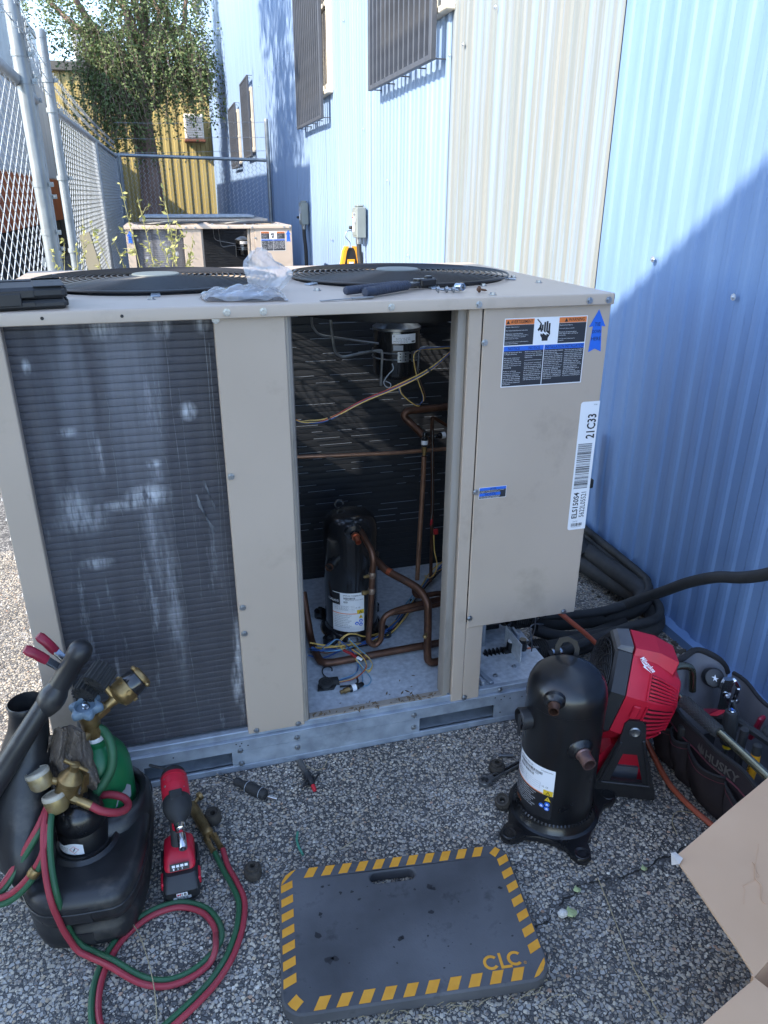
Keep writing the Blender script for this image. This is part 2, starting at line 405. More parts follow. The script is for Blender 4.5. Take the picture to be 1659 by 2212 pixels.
def crack_dist(x, y):
    pts = [(0.60, 0.985), (0.658, 1.024), (0.736, 1.058), (0.802, 1.087), (0.884, 1.080), (0.956, 1.085), (1.043, 1.099), (1.16, 1.12)]
    d = np.full(x.shape, 9.0)
    for (a, b), (c, e) in zip(pts[:-1], pts[1:]):
        L2 = (c - a) ** 2 + (e - b) ** 2; t = np.clip(((x - a) * (c - a) + (y - b) * (e - b)) / L2, 0, 1)
        d = np.minimum(d, np.hypot(x - a - t * (c - a), y - b - t * (e - b)))
    return d
def gravel():
    def region(x, y):
        a = (y > 0.62) & (y < 1.75) & (x > -0.95) & (x < 1.72)
        b = (x > 0.7) & (x < 1.72) & (y >= 1.7) & (y < 2.9)
        c = (x > -1.35) & (x < -0.38) & (y >= 1.3) & (y < 3.4)
        k = (a | b | c)
        k &= ~((x > -0.36) & (x < 0.8) & (y > 1.74))
        k &= ~((x > 0.125) & (x < 0.57) & (y > 0.97) & (y < 1.2))
        return k
    P = []
    for (pitch, rmin, rmax, pr) in ((0.0086, 0.0022, 0.0058, 0.9), (0.0058, 0.0011, 0.0024, 0.5)):
        gx, gy = np.meshgrid(np.arange(-1.35, 1.74, pitch), np.arange(0.62, 3.4, pitch))
        x = gx.ravel() + RNG.uniform(-0.6, 0.6, gx.size) * pitch; y = gy.ravel() + RNG.uniform(-0.6, 0.6, gx.size) * pitch
        # worn patches with less stone
        wear = np.sin(x * 5.1 + 1.3) * np.sin(y * 6.3 + 0.4) + 0.6 * np.sin(x * 13 + y * 9)
        keep = region(x, y) & (RNG.random(x.size) < pr - 0.13 * (wear > 0.8))
        cd = crack_dist(x, y) + 0.006 * np.sin(x * 210) + 0.004 * np.sin(y * 330)
        keep &= cd > 0.013
        x = x[keep]; y = y[keep]; r = 1.07 * rmin + 1.07 * (rmax - rmin) * RNG.random(x.size) ** 1.5
        P.append((x, y, r))
    AV = []; AF3 = []; AF4 = []; AC = []; off = 0
    F3 = []; F4 = []
    pal = np.array([lin('bab0a0'), lin('c2b7a6'), lin('a69c8f'), lin('cdc2af'), lin('b0a08a'), lin('94897f'), lin('c0ac92'), lin('bb9a82'), lin('e0d8ca'), lin('6e6a68')])
    wgt = np.array([.22, .2, .16, .12, .1, .07, .05, .02, .03, .03]); wgt /= wgt.sum()
    for lev, (x, y, r) in enumerate(P):
        n = len(x); k = 7 if lev == 0 else 5
        ang = RNG.uniform(0, 2 * PI, n); el = RNG.uniform(0.62, 1.0, n); h = r * RNG.uniform(0.10, 0.26, n)
        tx = RNG.uniform(-.15, .15, n); ty = RNG.uniform(-.15, .15, n)
        th = (np.arange(k) / k * 2 * PI)[None, :] + RNG.uniform(-.3, .3, (n, k)); rr = RNG.uniform(0.78, 1.12, (n, k)) * r[:, None]
        lx = rr * np.cos(th); ly = rr * np.sin(th) * el[:, None]
        ca, sa = np.cos(ang)[:, None], np.sin(ang)[:, None]
        wx = lx * ca - ly * sa; wy = lx * sa + ly * ca
        ring0 = np.stack([x[:, None] + wx, y[:, None] + wy, np.full((n, k), -0.001)], -1)
        top = np.stack([x[:, None] + wx * .74, y[:, None] + wy * .74, h[:, None] + (wx * tx[:, None] + wy * ty[:, None]) * .74], -1)
        ctr = np.stack([x, y, h * 1.12], -1)[:, None, :]
        V = np.concatenate([ring0, top, ctr], 1); m = 2 * k + 1
        base = off + np.arange(n)[:, None] * m
        j = np.arange(k); j2 = (j + 1) % k
        q = np.stack([j, j2, j2 + k, j + k], -1); t3 = np.stack([j + k, j2 + k, np.full(k, 2 * k)], -1)
        F4.append((base[:, :, None] + q[None]).reshape(-1, 4)); F3.append((base[:, :, None] + t3[None]).reshape(-1, 3))
        AV.append(V.reshape(-1, 3)); off += n * m
        c = pal[RNG.choice(len(pal), n, p=wgt)] * RNG.uniform(0.82, 1.08, (n, 1))
        AC.append(np.repeat(np.concatenate([np.clip(c, 0, 1), np.ones((n, 1))], 1), m, 0))
    V = np.concatenate(AV); F3 = np.concatenate(F3); F4 = np.concatenate(F4); C = np.concatenate(AC)
    me = bpy.data.meshes.new('gravel'); nv = len(V); n4, n3 = len(F4), len(F3)
    me.vertices.add(nv); me.vertices.foreach_set('co', V.ravel())
    me.loops.add(n4 * 4 + n3 * 3); me.polygons.add(n4 + n3)
    me.loops.foreach_set('vertex_index', np.concatenate([F4.ravel(), F3.ravel()]).astype(np.int32))
    st = np.concatenate([np.arange(n4) * 4, n4 * 4 + np.arange(n3) * 3]).astype(np.int32)
    me.polygons.foreach_set('loop_start', st)
    me.polygons.foreach_set('use_smooth', np.zeros(n4 + n3, bool))
    at = me.color_attributes.new('stone', 'FLOAT_COLOR', 'POINT'); at.data.foreach_set('color', C.ravel())
    me.update(calc_edges=True); me.validate()
    M_ = bpy.data.materials.new('aggregate_stone'); M_.use_nodes = True; t = M_.node_tree; b = t.nodes['Principled BSDF']
    a = t.nodes.new('ShaderNodeAttribute'); a.attribute_name = 'stone'; g = t.nodes.new('ShaderNodeNewGeometry')
    nz = t.nodes.new('ShaderNodeTexNoise'); nz.inputs['Scale'].default_value = 900; t.links.new(g.outputs['Position'], nz.inputs['Vector'])
    n2 = t.nodes.new('ShaderNodeTexNoise'); n2.inputs['Scale'].default_value = 1.7; n2.inputs['Detail'].default_value = 5; t.links.new(g.outputs['Position'], n2.inputs['Vector'])
    mr = t.nodes.new('ShaderNodeMapRange'); mr.inputs[3].default_value = 0.65; mr.inputs[4].default_value = 1.2; t.links.new(nz.outputs[0], mr.inputs[0])
    m2 = t.nodes.new('ShaderNodeMapRange'); m2.inputs[1].default_value = .3; m2.inputs[2].default_value = .7; m2.inputs[3].default_value = 0.68; m2.inputs[4].default_value = 1.18; t.links.new(n2.outputs[0], m2.inputs[0])
    mu = t.nodes.new('ShaderNodeMath'); mu.operation = 'MULTIPLY'; t.links.new(mr.outputs[0], mu.inputs[0]); t.links.new(m2.outputs[0], mu.inputs[1])
    ml = t.nodes.new('ShaderNodeMix'); ml.data_type = 'RGBA'; ml.blend_type = 'MULTIPLY'; ml.inputs[0].default_value = 1
    t.links.new(a.outputs['Color'], ml.inputs[6]); t.links.new(mu.outputs[0], ml.inputs[7]); t.links.new(ml.outputs[2], b.inputs['Base Color'])
    b.inputs['Roughness'].default_value = 0.75; b.inputs['Specular IOR Level'].default_value = 0.35
    me.materials.append(M_)
    o = bpy.data.objects.new('gravel', me); COL.objects.link(o); tag(o, kind='stuff')
    tag(o, 'small pale stones set in the worn asphalt around the work', 'gravel')
gravel()
cpts = [(0.60, 0.985), (0.658, 1.024), (0.736, 1.058), (0.802, 1.087), (0.884, 1.080), (0.956, 1.085), (1.043, 1.099), (1.16, 1.12)]
mb = MB(); cc_ = cr([(x + RNG.normal() * .006, y + RNG.normal() * .004, 0) for x, y in cr([(x, y, 0) for x, y in cpts], 4) for x, y in ((x, y),)] if False else [(p[0] + RNG.normal() * .005, p[1] + RNG.normal() * .004, 0) for p in cr([(x, y, 0) for x, y in cpts], 4)], 3); vs = []
for i, (x, y, z) in enumerate(cc_):
    w = max(.0002, RNG.normal(.0016, .0013)); o = RNG.normal() * .0012; vs += [(x, y + o - w, .0012), (x, y + o + w, .0012)]
mb.add(vs, [(2 * i, 2 * i + 2, 2 * i + 3, 2 * i + 1) for i in range(len(cc_) - 1)])
tag(mb.build('pavement_crack', mat('crack_dirt', (0.012, 0.011, 0.010), (0.03, 0.028, 0.025), 60, .95), None, smooth=0, fix=False), kind='structure')

# ---- the blue corrugated building on the right
bl_root = thing('metal_building', (1.70, 11, 0), 'blue corrugated metal building with barred windows and one faded panel pair', 'building')
M_blue = worldify(mat('lit_blue_painted_sheet', lin('758ba9'), lin('8297b2'), 5.0, 0.45, stretch=(1, 2.2, 0.12), dirt=lin('8fa9c8'), dirt_scale=4, dirt_amt=0.5, dirt_lo=0.52, spec=0.4))  # paler copy for the sunlit far panels, sunlight put into the colour
M_blued = worldify(mat('shaded_blue_sheet_with_scuffs', lin('627ea7'), lin('718cb1'), 5.0, 0.45, stretch=(1, 2.2, 0.22), dirt=lin('1f3356'), dirt_scale=14, dirt_amt=0.7, dirt_lo=0.64, spec=0.4))  # deeper copy for the shaded near panels, shade put into the colour
M_faded = worldify(mat('faded_sheet', lin('6c7678'), lin('82817c'), 9.0, 0.6, stretch=(1, 5.5, 0.09), dirt=lin('7f97b2'), dirt_scale=2.6, dirt_amt=0.9, dirt_lo=0.47, spec=0.3, sharp=0.3))
PW = 0.905; NR = 10; pt = PW / NR
def panel_mesh(h):
    mb = MB(); xs = []
    for i in range(NR):
        y0 = i * pt
        xs += [(y0, 0.0), (y0 + 0.030, 0.0), (y0 + 0.039, -0.0065), (y0 + 0.052, -0.008), (y0 + 0.074, -0.0065), (y0 + 0.083, 0.0)]
    xs.append((PW, 0.0))
    vs = []; fs = []
    for (y, x) in xs: vs += [(x, y, 0.03), (x, y, h)]
    for i in range(len(xs) - 1): fs.append((2 * i, 2 * i + 1, 2 * i + 3, 2 * i + 2))
    mb.add(vs, fs); return mb
wp = None
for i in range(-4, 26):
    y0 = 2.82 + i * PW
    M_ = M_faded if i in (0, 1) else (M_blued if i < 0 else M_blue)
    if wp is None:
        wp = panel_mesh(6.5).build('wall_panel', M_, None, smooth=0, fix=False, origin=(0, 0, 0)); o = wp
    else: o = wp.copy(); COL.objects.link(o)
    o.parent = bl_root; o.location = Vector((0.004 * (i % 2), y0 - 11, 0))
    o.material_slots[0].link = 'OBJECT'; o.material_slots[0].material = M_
mb = MB(); mb.box(1.725, 12, -0.8, 26.3, 0, 6.4); mb.build('core_wall', M_blue, bl_root, smooth=0)
mb = MB(); mb.box(1.55, 12.2, -1.0, 26.5, 6.5, 6.75, 0.03); mb.build('roof', mat('roof_sheet', lin('8a8f94'), None, 4, 0.5), bl_root)
mb = MB(); mb.box(1.66, 1.72, -0.8, 26.2, 0.0, 0.035); mb.build('base_trim', M_blued, bl_root)
# roofing screws
M_washer = mat('bright_washer', lin('c9ced4'), None, 50, 0.3, 0.8)
sc0 = None
for (y, z) in ((4.61, 2.25), (4.40, 2.27), (3.98, 2.36), (3.60, 2.42), (3.42, 2.45), (3.28, 2.45), (2.96, 2.56), (5.9, 1.62), (5.2, 2.7), (8.0, 1.1), (2.42, 1.3), (5.35, 1.12), (1.98, 1.22), (7.3, 2.9), (6.62, 2.95), (6.63, 2.02)):
    if sc0 is None:
        mb = MB(); mb.lathe([(0.0, 0.0), (0.011, 0.0), (0.011, 0.003), (0.0055, 0.0035), (0.005, 0.008), (0.0, 0.009)], (1.683, y, z), (-1, 0, 0), 8)
        sc0 = mb.build('screw', M_washer, bl_root); y_0, z_0 = y, z
    else: mesh_copy(sc0, (0, y - y_0, z - z_0), bl_root)
for zz in (3.1,):
    for k in range(34):
        y = 1.2 + k * pt * 4 + .063
        if not any(a < y < b for a, b in ((4.5, 6.3), (7.7, 9.5))) or zz < 2: mesh_copy(sc0, (.004, y - y_0, zz + RNG.normal() * .006 - z_0), bl_root).scale = (.55, .55, .55) if False else (1, 1, 1)
# windows and their grilles
M_grille = mat('dark_grey_bar_steel', lin('40444c'), lin('4e525a'), 12, 0.5, 0.1)
M_wframe = mat('cream_window_frame', lin('cfc6b4'), lin('dcd3c2'), 12, 0.55, dirt=lin('8a8072'), dirt_scale=8, dirt_amt=0.4)
M_glass = mat('dull_window_glass', lin('3d3f42'), lin('7c776e'), 2.5, 0.12, stretch=(1, 1, 0.5), sharp=0.12)
def window(y0, y1, z0, z1, gy0, gy1, gz0, gz1, nb):
    fr = MB(); t = 0.05
    for (a, b, c, d) in ((y0, y0 + t, z0, z1), (y1 - t, y1, z0, z1), (y0 + t, y1 - t, z1 - t, z1), (y0 + t, y1 - t, z0 + 0.0, z0 + t), (y0 + t, y1 - t, (z0 + z1) / 2 - .02, (z0 + z1) / 2 + .02), ((y0 + y1) / 2 - .015, (y0 + y1) / 2 + .015, z0 + t, (z0 + z1) / 2 - .02)):
        fr.box(1.655, 1.715, a, b, c, d, 0.004)
    f = fr.build('window', M_wframe, bl_root)
    mb = MB(); mb.box(1.682, 1.69, y0 + t, y1 - t, z0 + t, z1 - t); mb.build('glass', M_glass, f)
    mb = MB(); mb.box(1.635, 1.70, y0 - .02, y1 + .02, z0 - .035, z0 - .002, 0.005); mb.build('sill', M_wframe, f)
    g = MB(); xg = 1.612
    for (a, b, c, d) in ((gy0, gy0 + .05, gz0, gz1), (gy1 - .05, gy1, gz0, gz1), (gy0 + .05, gy1 - .05, gz0, gz0 + .03), (gy0 + .05, gy1 - .05, gz1 - .03, gz1)):
        g.box(xg - .016, xg + .016, a, b, c, d, 0.002)
    for k in range(5):
        y = gy0 + 0.012 + (gy1 - gy0 - 0.024) * k / 4
        for z in (gz0 + 0.004, gz1 - 0.01): g.box(xg + .01, 1.70, y - .006, y + .006, z, z + 0.007)
    go = g.build('window_grille', M_grille, bl_root)
    bar = None; step = (gy1 - gy0 - .05) / (nb + 1)
    for k in range(nb):
        y = gy0 + .025 + step * (k + 1)
        if bar is None:
            mb = MB(); mb.box(xg - .014, xg + .014, y - .012, y + .012, gz0 + .03, gz1 - .03, 0.001); bar = mb.build('bar', M_grille, go); yb = y
        else: mesh_copy(bar, (0, y - yb, 0), go)
window(4.60, 5.75, 2.50, 3.85, 4.69, 6.13, 2.236, 3.95, 12)
window(7.85, 9.05, 2.45, 3.85, 7.96, 9.36, 2.21, 3.95, 12)
window(14.2, 15.2, 2.25, 3.2, 14.1, 15.3, 2.15, 3.36, 10)
window(16.6, 17.8, 2.15, 3.1, 16.5, 18.0, 2.06, 3.2, 10)

# electrical disconnects on the blue wall
M_box = mat('grey_enclosure_paint', lin('767d7b'), lin('838a87'), 10, 0.45)
def disconnect(y, z, label, w=0.17):
    r = thing('disconnect_box', (1.66, y, z), label, 'electrical box', 'disconnects on the blue wall')
    mb = MB(); mb.box(1.598, 1.68, y - w / 2, y + w / 2, z, z + 0.245, 0.006); mb.box(1.594, 1.60, y - w / 2 + .01, y + w / 2 - .01, z + .02, z + .225, 0.003); mb.build('enclosure', M_box, r)
    mb = MB(); mb.box(1.61, 1.67, y - w / 2 + .03, y + w / 2 - .02, z + .245, z + .265, 0.008); mb.build('hub', M_box, r)
    mb = MB(); mb.bar((1.588, y - .02, z + .19), (1.588, y - .06, z + .12), .02, .012, bev=.004); mb.cyl((1.60, y - .02, z + .19), (1.58, y - .02, z + .19), .016); mb.build('handle', M_greyp, r)
    mb = MB(); mb.box(1.592, 1.594, y + .0, y + .055, z + .05, z + .2); lab = mb.build('warning_label', M_wirewht, r)
    mb = MB(); mb.box(1.591, 1.592, y + .0, y + .055, z + .17, z + .2); mb.build('label_band', M_yellowp, lab)
    mb = MB(); mb.box(1.591, 1.592, y + .0, y + .055, z + .155, z + .168); mb.build('label_band', M_redp, lab)
    mb = MB(); mb.box(1.59, 1.61, y + .065, y + .10, z + .06, z + .09, .005); mb.cyl((1.59, y + .08, z + .08), (1.575, y + .095, z + .08), .014); mb.build('padlock_hasp', M_rubber, r)
    mb = MB(); mb.tube(cr([(1.63, y - .03, z + .01), (1.63, y - .03, z - .12), (1.64, y - .045, z - .3), (1.64, y - .05, z - .75), (1.6, y - .2, z - 1.1)], 6), .022, 10); mb.build('conduit', M_rubber, r)
    mb = MB(); mb.cyl((1.63, y - .03, z), (1.63, y - .03, z - .05), .03); mb.build('conduit_fitting', M_steel, r)
disconnect(6.62, 1.18, 'grey electrical disconnect in the sun with an orange meter hanging below it')
disconnect(9.35, 1.20, 'grey electrical disconnect in the dark strip of shade on the blue wall')
# yellow clamp meter hanging from a hook under the nearer disconnect
cm = thing('clamp_meter', (1.58, 6.80, 0.86), 'orange and black clamp tool hanging from a wire hook below the disconnect', 'clamp meter')
M_amber = mat('amber_tool_plastic', lin('e39a1e'), lin('eda52a'), 20, 0.4)
x_ = 1.575
mb = MB(); mb.prism([(-.035, .0), (.035, 0), (.045, .09), (.03, .17), (-.03, .17), (-.045, .09)], (x_, 6.80, .95), (0, 1, 0), (0, 0, 1), (1, 0, 0), .035); mb.build('body', M_plastic, cm)
for s in (1, -1):
    mb = MB(); mb.loft([[(x_ - .008 + .05 * q, 6.80 + s * (a + .011 * p), z) for p, q in ((-1, 0), (1, 0), (1, 1), (-1, 1))] for a, z in ((.024, 1.13), (.04, 1.10), (.056, 1.02), (.064, .95), (.066, .90), (.058, .87))]); mb.build('grip', M_amber, cm)
mb = MB(); mb.box(x_ - .006, x_, 6.775, 6.825, .965, 1.05, .002); mb.build('label_panel', M_amber, cm)
mb = MB()
for k in range(3): mb.box(x_ - .0075, x_ - .0062, 6.785, 6.815, .98 + .022 * k, .99 + .022 * k)
mb.build('button_row', M_wirewht, cm)
mb = MB(); mb.tube(cr([(x_ + .02, 6.80, 1.12), (x_ + .02, 6.80, 1.15), (x_ + .02, 6.815, 1.17), (x_ + .02, 6.83, 1.19), (x_ + .02, 6.82, 1.22), (x_ + .02, 6.79, 1.225), (x_ + .02, 6.775, 1.205)], 5), .003, 6); mb.build('hook', M_steel, cm)

cm.rotation_euler = (0, 0, PI / 2); cm.scale = (1.35, 1.35, 1.35); cm.location = Vector((1.585, 6.72, .74))
# ---- chain-link fences
M_post = mat('galvanized_pipe', lin('7b8287'), lin('9aa0a4'), 9, 0.42, 0.55, bump=0.05, bscale=40, dirt=lin('6d7378'), dirt_scale=7, dirt_amt=0.4)
M_link = mat('galvanized_wire', lin('a3a9ad'), lin('b9bec2'), 30, 0.4, 0.6)
def link_mesh(mb, o, U, L, z0, z1, pitch=0.060, r=0.0022):
    "zigzag wires that touch their neighbours and make diamonds; U is the run direction"
    o = Vector(o); U = Vector(U); n = int(L / pitch); rows = int((z1 - z0) / (pitch * .52))
    Nn = U.cross(Vector((0, 0, 1)))
    for i in range(n):
        for s in (0, 1):
            pts = []
            for j in range(rows + 1):
                zig = (j + s + i) % 2
                pts.append(o + U * (pitch * (i + (0.5 if zig else 0.0) + (0.5 if s else 0))) * 1.0 + Vector((0, 0, z0 + (z1 - z0) * j / rows)) + Nn * (0.002 if zig else -0.002))
            if s == 0: mb.tube(pts, r, 3, cap=False)
    return mb
lf = thing('chain_link_fence', (-0.53, 7.5, 0), 'galvanized chain-link fence running back along the left beside the white trailer', 'fence')
FX = -0.53
def post(root, x, y, z1, r, name='post', cap=True):
    mb = MB(); mb.cyl((x, y, 0), (x, y, z1), r, 14)
    if cap: mb.lathe([(r * 1.06, z1 - .03), (r * 1.06, z1), (r * .8, z1 + .012), (0, z1 + .018)], (x, y, 0), (0, 0, 1), 14)
    return mb.build(name, M_post, root)
post(lf, FX, 2.55, 2.6, .03); post(lf, FX + .03, 3.87, 2.75, .031); post(lf, FX - .01, 4.38, 2.26, .019); post(lf, FX + .0, 5.08, 2.33, .027)
post(lf, FX, 8.2, 2.0, .026, cap=False); post(lf, FX, 12.2, 2.06, .03)
for (ya, yb, za, zb, r) in ((2.2, 3.87, 1.97, 1.955, .025), (3.87, 4.38, 1.95, 1.93, .021), (5.08, 12.2, 1.955, 2.03, .021), (3.87, 4.38, 1.22, 1.22, .021), (5.08, 8.2, .1, .1, .012)):
    mb = MB(); mb.cyl((FX, ya, za), (FX, yb, zb), r, 12); mb.build('rail', M_post, lf)
def band(root, x, y, z, r, tab=True):
    mb = MB(); mb.cyl((x, y, z - .012), (x, y, z + .012), r, 12)
    if tab: mb.box(x + r - .004, x + r + .02, y - .004, y + .004, z - .01, z + .01); mb.cyl((x + r + .01, y - .012, z), (x + r + .01, y + .012, z), .005, 6)
    return mb.build('post_band', M_post, root)
for (x, y, z, r) in [(FX + .03, 3.87, z, .034) for z in (1.35, 1.55, 1.95, 2.05, 2.25, 2.45)] + [(FX, 5.08, z, .034) for z in (1.2, 1.6, 1.95, 2.1)] + [(FX - .01, 4.38, z, .022) for z in (1.25, 1.5, 1.93, 2.03, 2.13, 2.22)] + [(FX, 8.2, z, .029) for z in (1.2, 1.98)]:
    band(lf, x, y, z, r)
mb = MB(); link_mesh(mb, (FX + .005, 2.2, 0), (0, 1, 0), 1.67, .06, 1.95); link_mesh(mb, (FX, 3.89, 0), (0, 1, 0), .5, 1.2, 1.93); link_mesh(mb, (FX + .004, 5.1, 0), (0, 1, 0), 7.1, .05, 1.98)
tag(mb.build('wire_mesh', M_link, lf, smooth=0, fix=False), kind='stuff')
def barbed(mb, pts):
    P = cr(pts, 10); mb.tube(P, .0022, 3, cap=False); mb.tube([(p[0] + .003 * math.cos(i * 2), p[1], p[2] + .003 * math.sin(i * 2)) for i, p in enumerate(P)], .0018, 3, cap=False)
    A = [Vector(p) for p in P]; tot = 0; nxt = .05
    for a, b in zip(A[:-1], A[1:]):
        L = (b - a).length
        while tot + L > nxt:
            c = a.lerp(b, (nxt - tot) / max(L, 1e-6)); nxt += .115; d = (b - a).normalized(); u = d.orthogonal().normalized(); w = d.cross(u)
            for q in (u + w, u - w): mb.tube([c - q * .014 + d * .004, c + q * .014 - d * .004], .0013, 3, cap=False)
        tot += L
bw = None
for k, zs in enumerate(((2.06, 2.02, 2.05), (2.16, 2.1, 2.13), (2.26, 2.17, 2.2))):
    mb = MB(); barbed(mb, [(FX, 2.2, zs[0] + .1), (FX + .06, 3.87, zs[0] + .06), (FX, 4.38, zs[0] + .02), (FX, 5.08, zs[1]), (FX - .02, 8.2, zs[1] - .0), (FX, 12.2, zs[2])]); mb.build('barbed_strand', M_link, lf, smooth=0, fix=False)
bf = thing('chain_link_fence', (0.6, 12.27, 0), 'low chain-link fence crossing the back between the left fence and the blue wall', 'fence')
BY = 12.27
for x, z in ((-.49, 2.05), (1.64, 2.55)): post(bf, x, BY, z, .03)
mb = MB(); mb.cyl((-.5, BY, 2.05), (1.66, BY, 2.01), .024, 12); mb.build('rail', M_post, bf)
mb = MB(); link_mesh(mb, (-.48, BY - .01, 0), (1, 0, 0), 2.1, .05, 2.0, r=.004); tag(mb.build('wire_mesh', M_link, bf, smooth=0, fix=False), kind='stuff')
for z in (2.14, 2.32, 2.52):
    mb = MB(); barbed(mb, [(-.5, BY, z - .06), (.2, BY + .01, z - .05), (.9, BY, z - .02), (1.64, BY, z)]); mb.build('barbed_strand', M_link, bf, smooth=0, fix=False)
for z in (.9, 1.5, 2.0): band(bf, 1.64, BY, z, .034, False)

# ---- white trailer beyond the fence
tr = thing('box_trailer', (-3.8, 15, 0), 'long white box trailer with an orange and red lower band behind the left fence', 'trailer')
M_trw = worldify(mat('weathered_white_sheet', lin('c3c8cb'), lin('d6d9da'), 3, 0.5, stretch=(1, 1, .35), dirt=lin('8d9296'), dirt_scale=2.2, dirt_amt=0.5, dirt_lo=0.52))
M_tro = worldify(mat('orange_band', lin('a8522c'), lin('b35a30'), 3, 0.55, dirt=lin('8a3a2e'), dirt_scale=1.2, dirt_amt=0.8, dirt_lo=0.5))
mb = MB(); mb.box(-5.0, -2.52, 7.5, 22.7, .95, 5.1); mb.build('box_body', M_trw, tr)
for k in range(13):
    y0 = 7.5 + k * 1.169; mb = MB(); mb.box(-2.52, -2.5, y0 + .004, y0 + 1.161, 1.92, 5.05, .003)
    for j in range(8): mb.box(-2.5, -2.494, y0 + .02, y0 + .04, 2.1 + j * .4, 2.14 + j * .4)
    mb.build('side_panel', M_trw, tr)
    mb = MB(); mb.box(-2.52, -2.502, y0 + .004, y0 + 1.161, .95, 1.9, .003); mb.build('side_band', M_tro, tr)
mb = MB(); mb.box(-5.02, -2.48, 7.48, 22.72, 5.05, 5.2, .01); mb.build('top_rail', mat('dark_trailer_rail', lin('4d4f52'), None, 5, .5), tr)
mb = MB(); mb.box(-4.4, -2.6, 8, 22.6, .12, .95); mb.build('underframe_shade_block', M_rubber, tr)  # black block, also fills in the dark shade beneath the trailer
for y in (20.0, 21.2, 9.2):
    mb = MB(); mb.lathe([(.18, 0), (.48, .01), (.5, .05), (.5, .24), (.47, .28), (.2, .28)], (-3.0, y, .5), (1, 0, 0), 24); w = mb.build('wheel', M_rubber, tr)
    mb = MB(); mb.lathe([(0, .2), (.12, .22), (.2, .25), (.26, .27), (.27, .24)], (-3.0, y, .5), (1, 0, 0), 20); mb.build('rim', M_steel, w)

# ---- yellow building across the back
yb = thing('yellow_building', (1.5, 26, 0), 'mustard yellow ribbed metal building behind the tree', 'building')
M_yel = worldify(mat('mustard_sheet', lin('a8965e'), lin('b5a46c'), 2, 0.5, stretch=(1, 1, .25), dirt=lin('7c6538'), dirt_scale=1.5, dirt_amt=.35))
mb = MB(); xs = []; x = -9.0
while x < 9:
    xs += [(x, 0), (x + .10, 0), (x + .11, -.03), (x + .205, -.03), (x + .21, .02), (x + .245, .02)]; x += .25
vs = []; fs = []
for (a, b) in xs: vs += [(a, 25 + b, 0), (a, 25 + b, 4.68)]
for i in range(len(xs) - 1): fs.append((2 * i, 2 * i + 2, 2 * i + 3, 2 * i + 1))
mb.add(vs, fs); mb.build('wall', M_yel, yb, smooth=0)
mb = MB(); mb.box(-9.2, 9.2, 24.85, 32, 4.68, 4.92, .02); mb.build('roof', mat('dark_roof_trim', lin('57554f'), None, 5, .5), yb)
mb = MB(); mb.box(-9, 9, 25.06, 31.8, 0, 4.67); mb.build('core_wall', M_yel, yb)
ac = MB(); ac.box(.93, 1.46, 24.55, 25, 3.05, 3.7, .02); aco = ac.build('window_air_conditioner', mat('aged_white_metal', lin('c9c5ba'), None, 6, .5), yb)
lou = None
for k in range(9):
    if lou is None: mb = MB(); mb.box(.97, 1.42, 24.53, 24.555, 3.1, 3.135); lou = mb.build('louvre', M_greyp, aco)
    else: mesh_copy(lou, (0, 0, .062 * k), aco)
mb = MB(); mb.box(.9, 1.49, 24.5, 25, 2.98, 3.04, .01); mb.build('shelf_bracket', mat('rusty_bracket', lin('6a4030'), None, 8, .7), aco)
rv = thing('rooftop_unit', (-1.56, 27, 4.92), 'pale grey boxy unit with louvres on the yellow building roof', 'rooftop unit')
mb = MB(); mb.box(-1.95, -1.2, 26.6, 27.4, 5.0, 6.1, .03); mb.build('housing', mat('pale_grey_metal', lin('b3b2ac'), None, 6, .5), rv)
mb = MB()
for k in range(8): mb.box(-1.9, -1.25, 26.57, 26.6, 5.12 + k * .11, 5.17 + k * .11)
mb.build('louvres', M_greyp, rv); mb = MB(); mb.box(-2.05, -1.1, 26.5, 27.5, 4.92, 5.0); mb.build('curb', M_greyp, rv)

sh = thing('added_shade_container', (-3.8, 23.9, 0), 'dark container added between the trailer end and the yellow building for its shade', 'container')  # container added to cast diagonal shade on the yellow wall
M_cont = mat('dark_container', lin('4a4742'), None, 2, .6)
mb = MB(); mb.box(-5, -2.62, 22.95, 24.9, .1, 3.8, .03)
mb.build('container_body', M_cont, sh)
for k in range(9): mb = MB(); mb.box(-2.62, -2.60, 23.0 + .21 * k, 23.1 + .21 * k, .2, 3.7, .008); mb.build('side_rib', M_cont, sh)
mb = MB(); mb.box(-5, -2.6, 22.9, 22.95, .1, 3.8, .01); mb.build('door_panel', M_cont, sh)

# ---- unseen gabled building behind the camera, shaped to throw the shade over the work
nb = thing('unseen_gabled_building', (-7.5, -4, 0), 'unseen cream gabled building shaped to throw shade over the work', 'building')
prof = [(.95, 0), (.95, 4.74), (-1.3, 4.74 + 2.25 * .73), (-3.6, 4.74), (-3.6, 0)]
M_tan = mat('cream_sheet', lin('d2ccc0'), None, 2, .6)  # kept pale so the unseen walls bounce light back
mb = MB(); mb.loft([[(-3.0, p[0], p[1]) for p in prof], [(-12.0, p[0] - 4.8, p[1]) for p in prof]]); mb.build('walls', M_tan, nb, smooth=0)

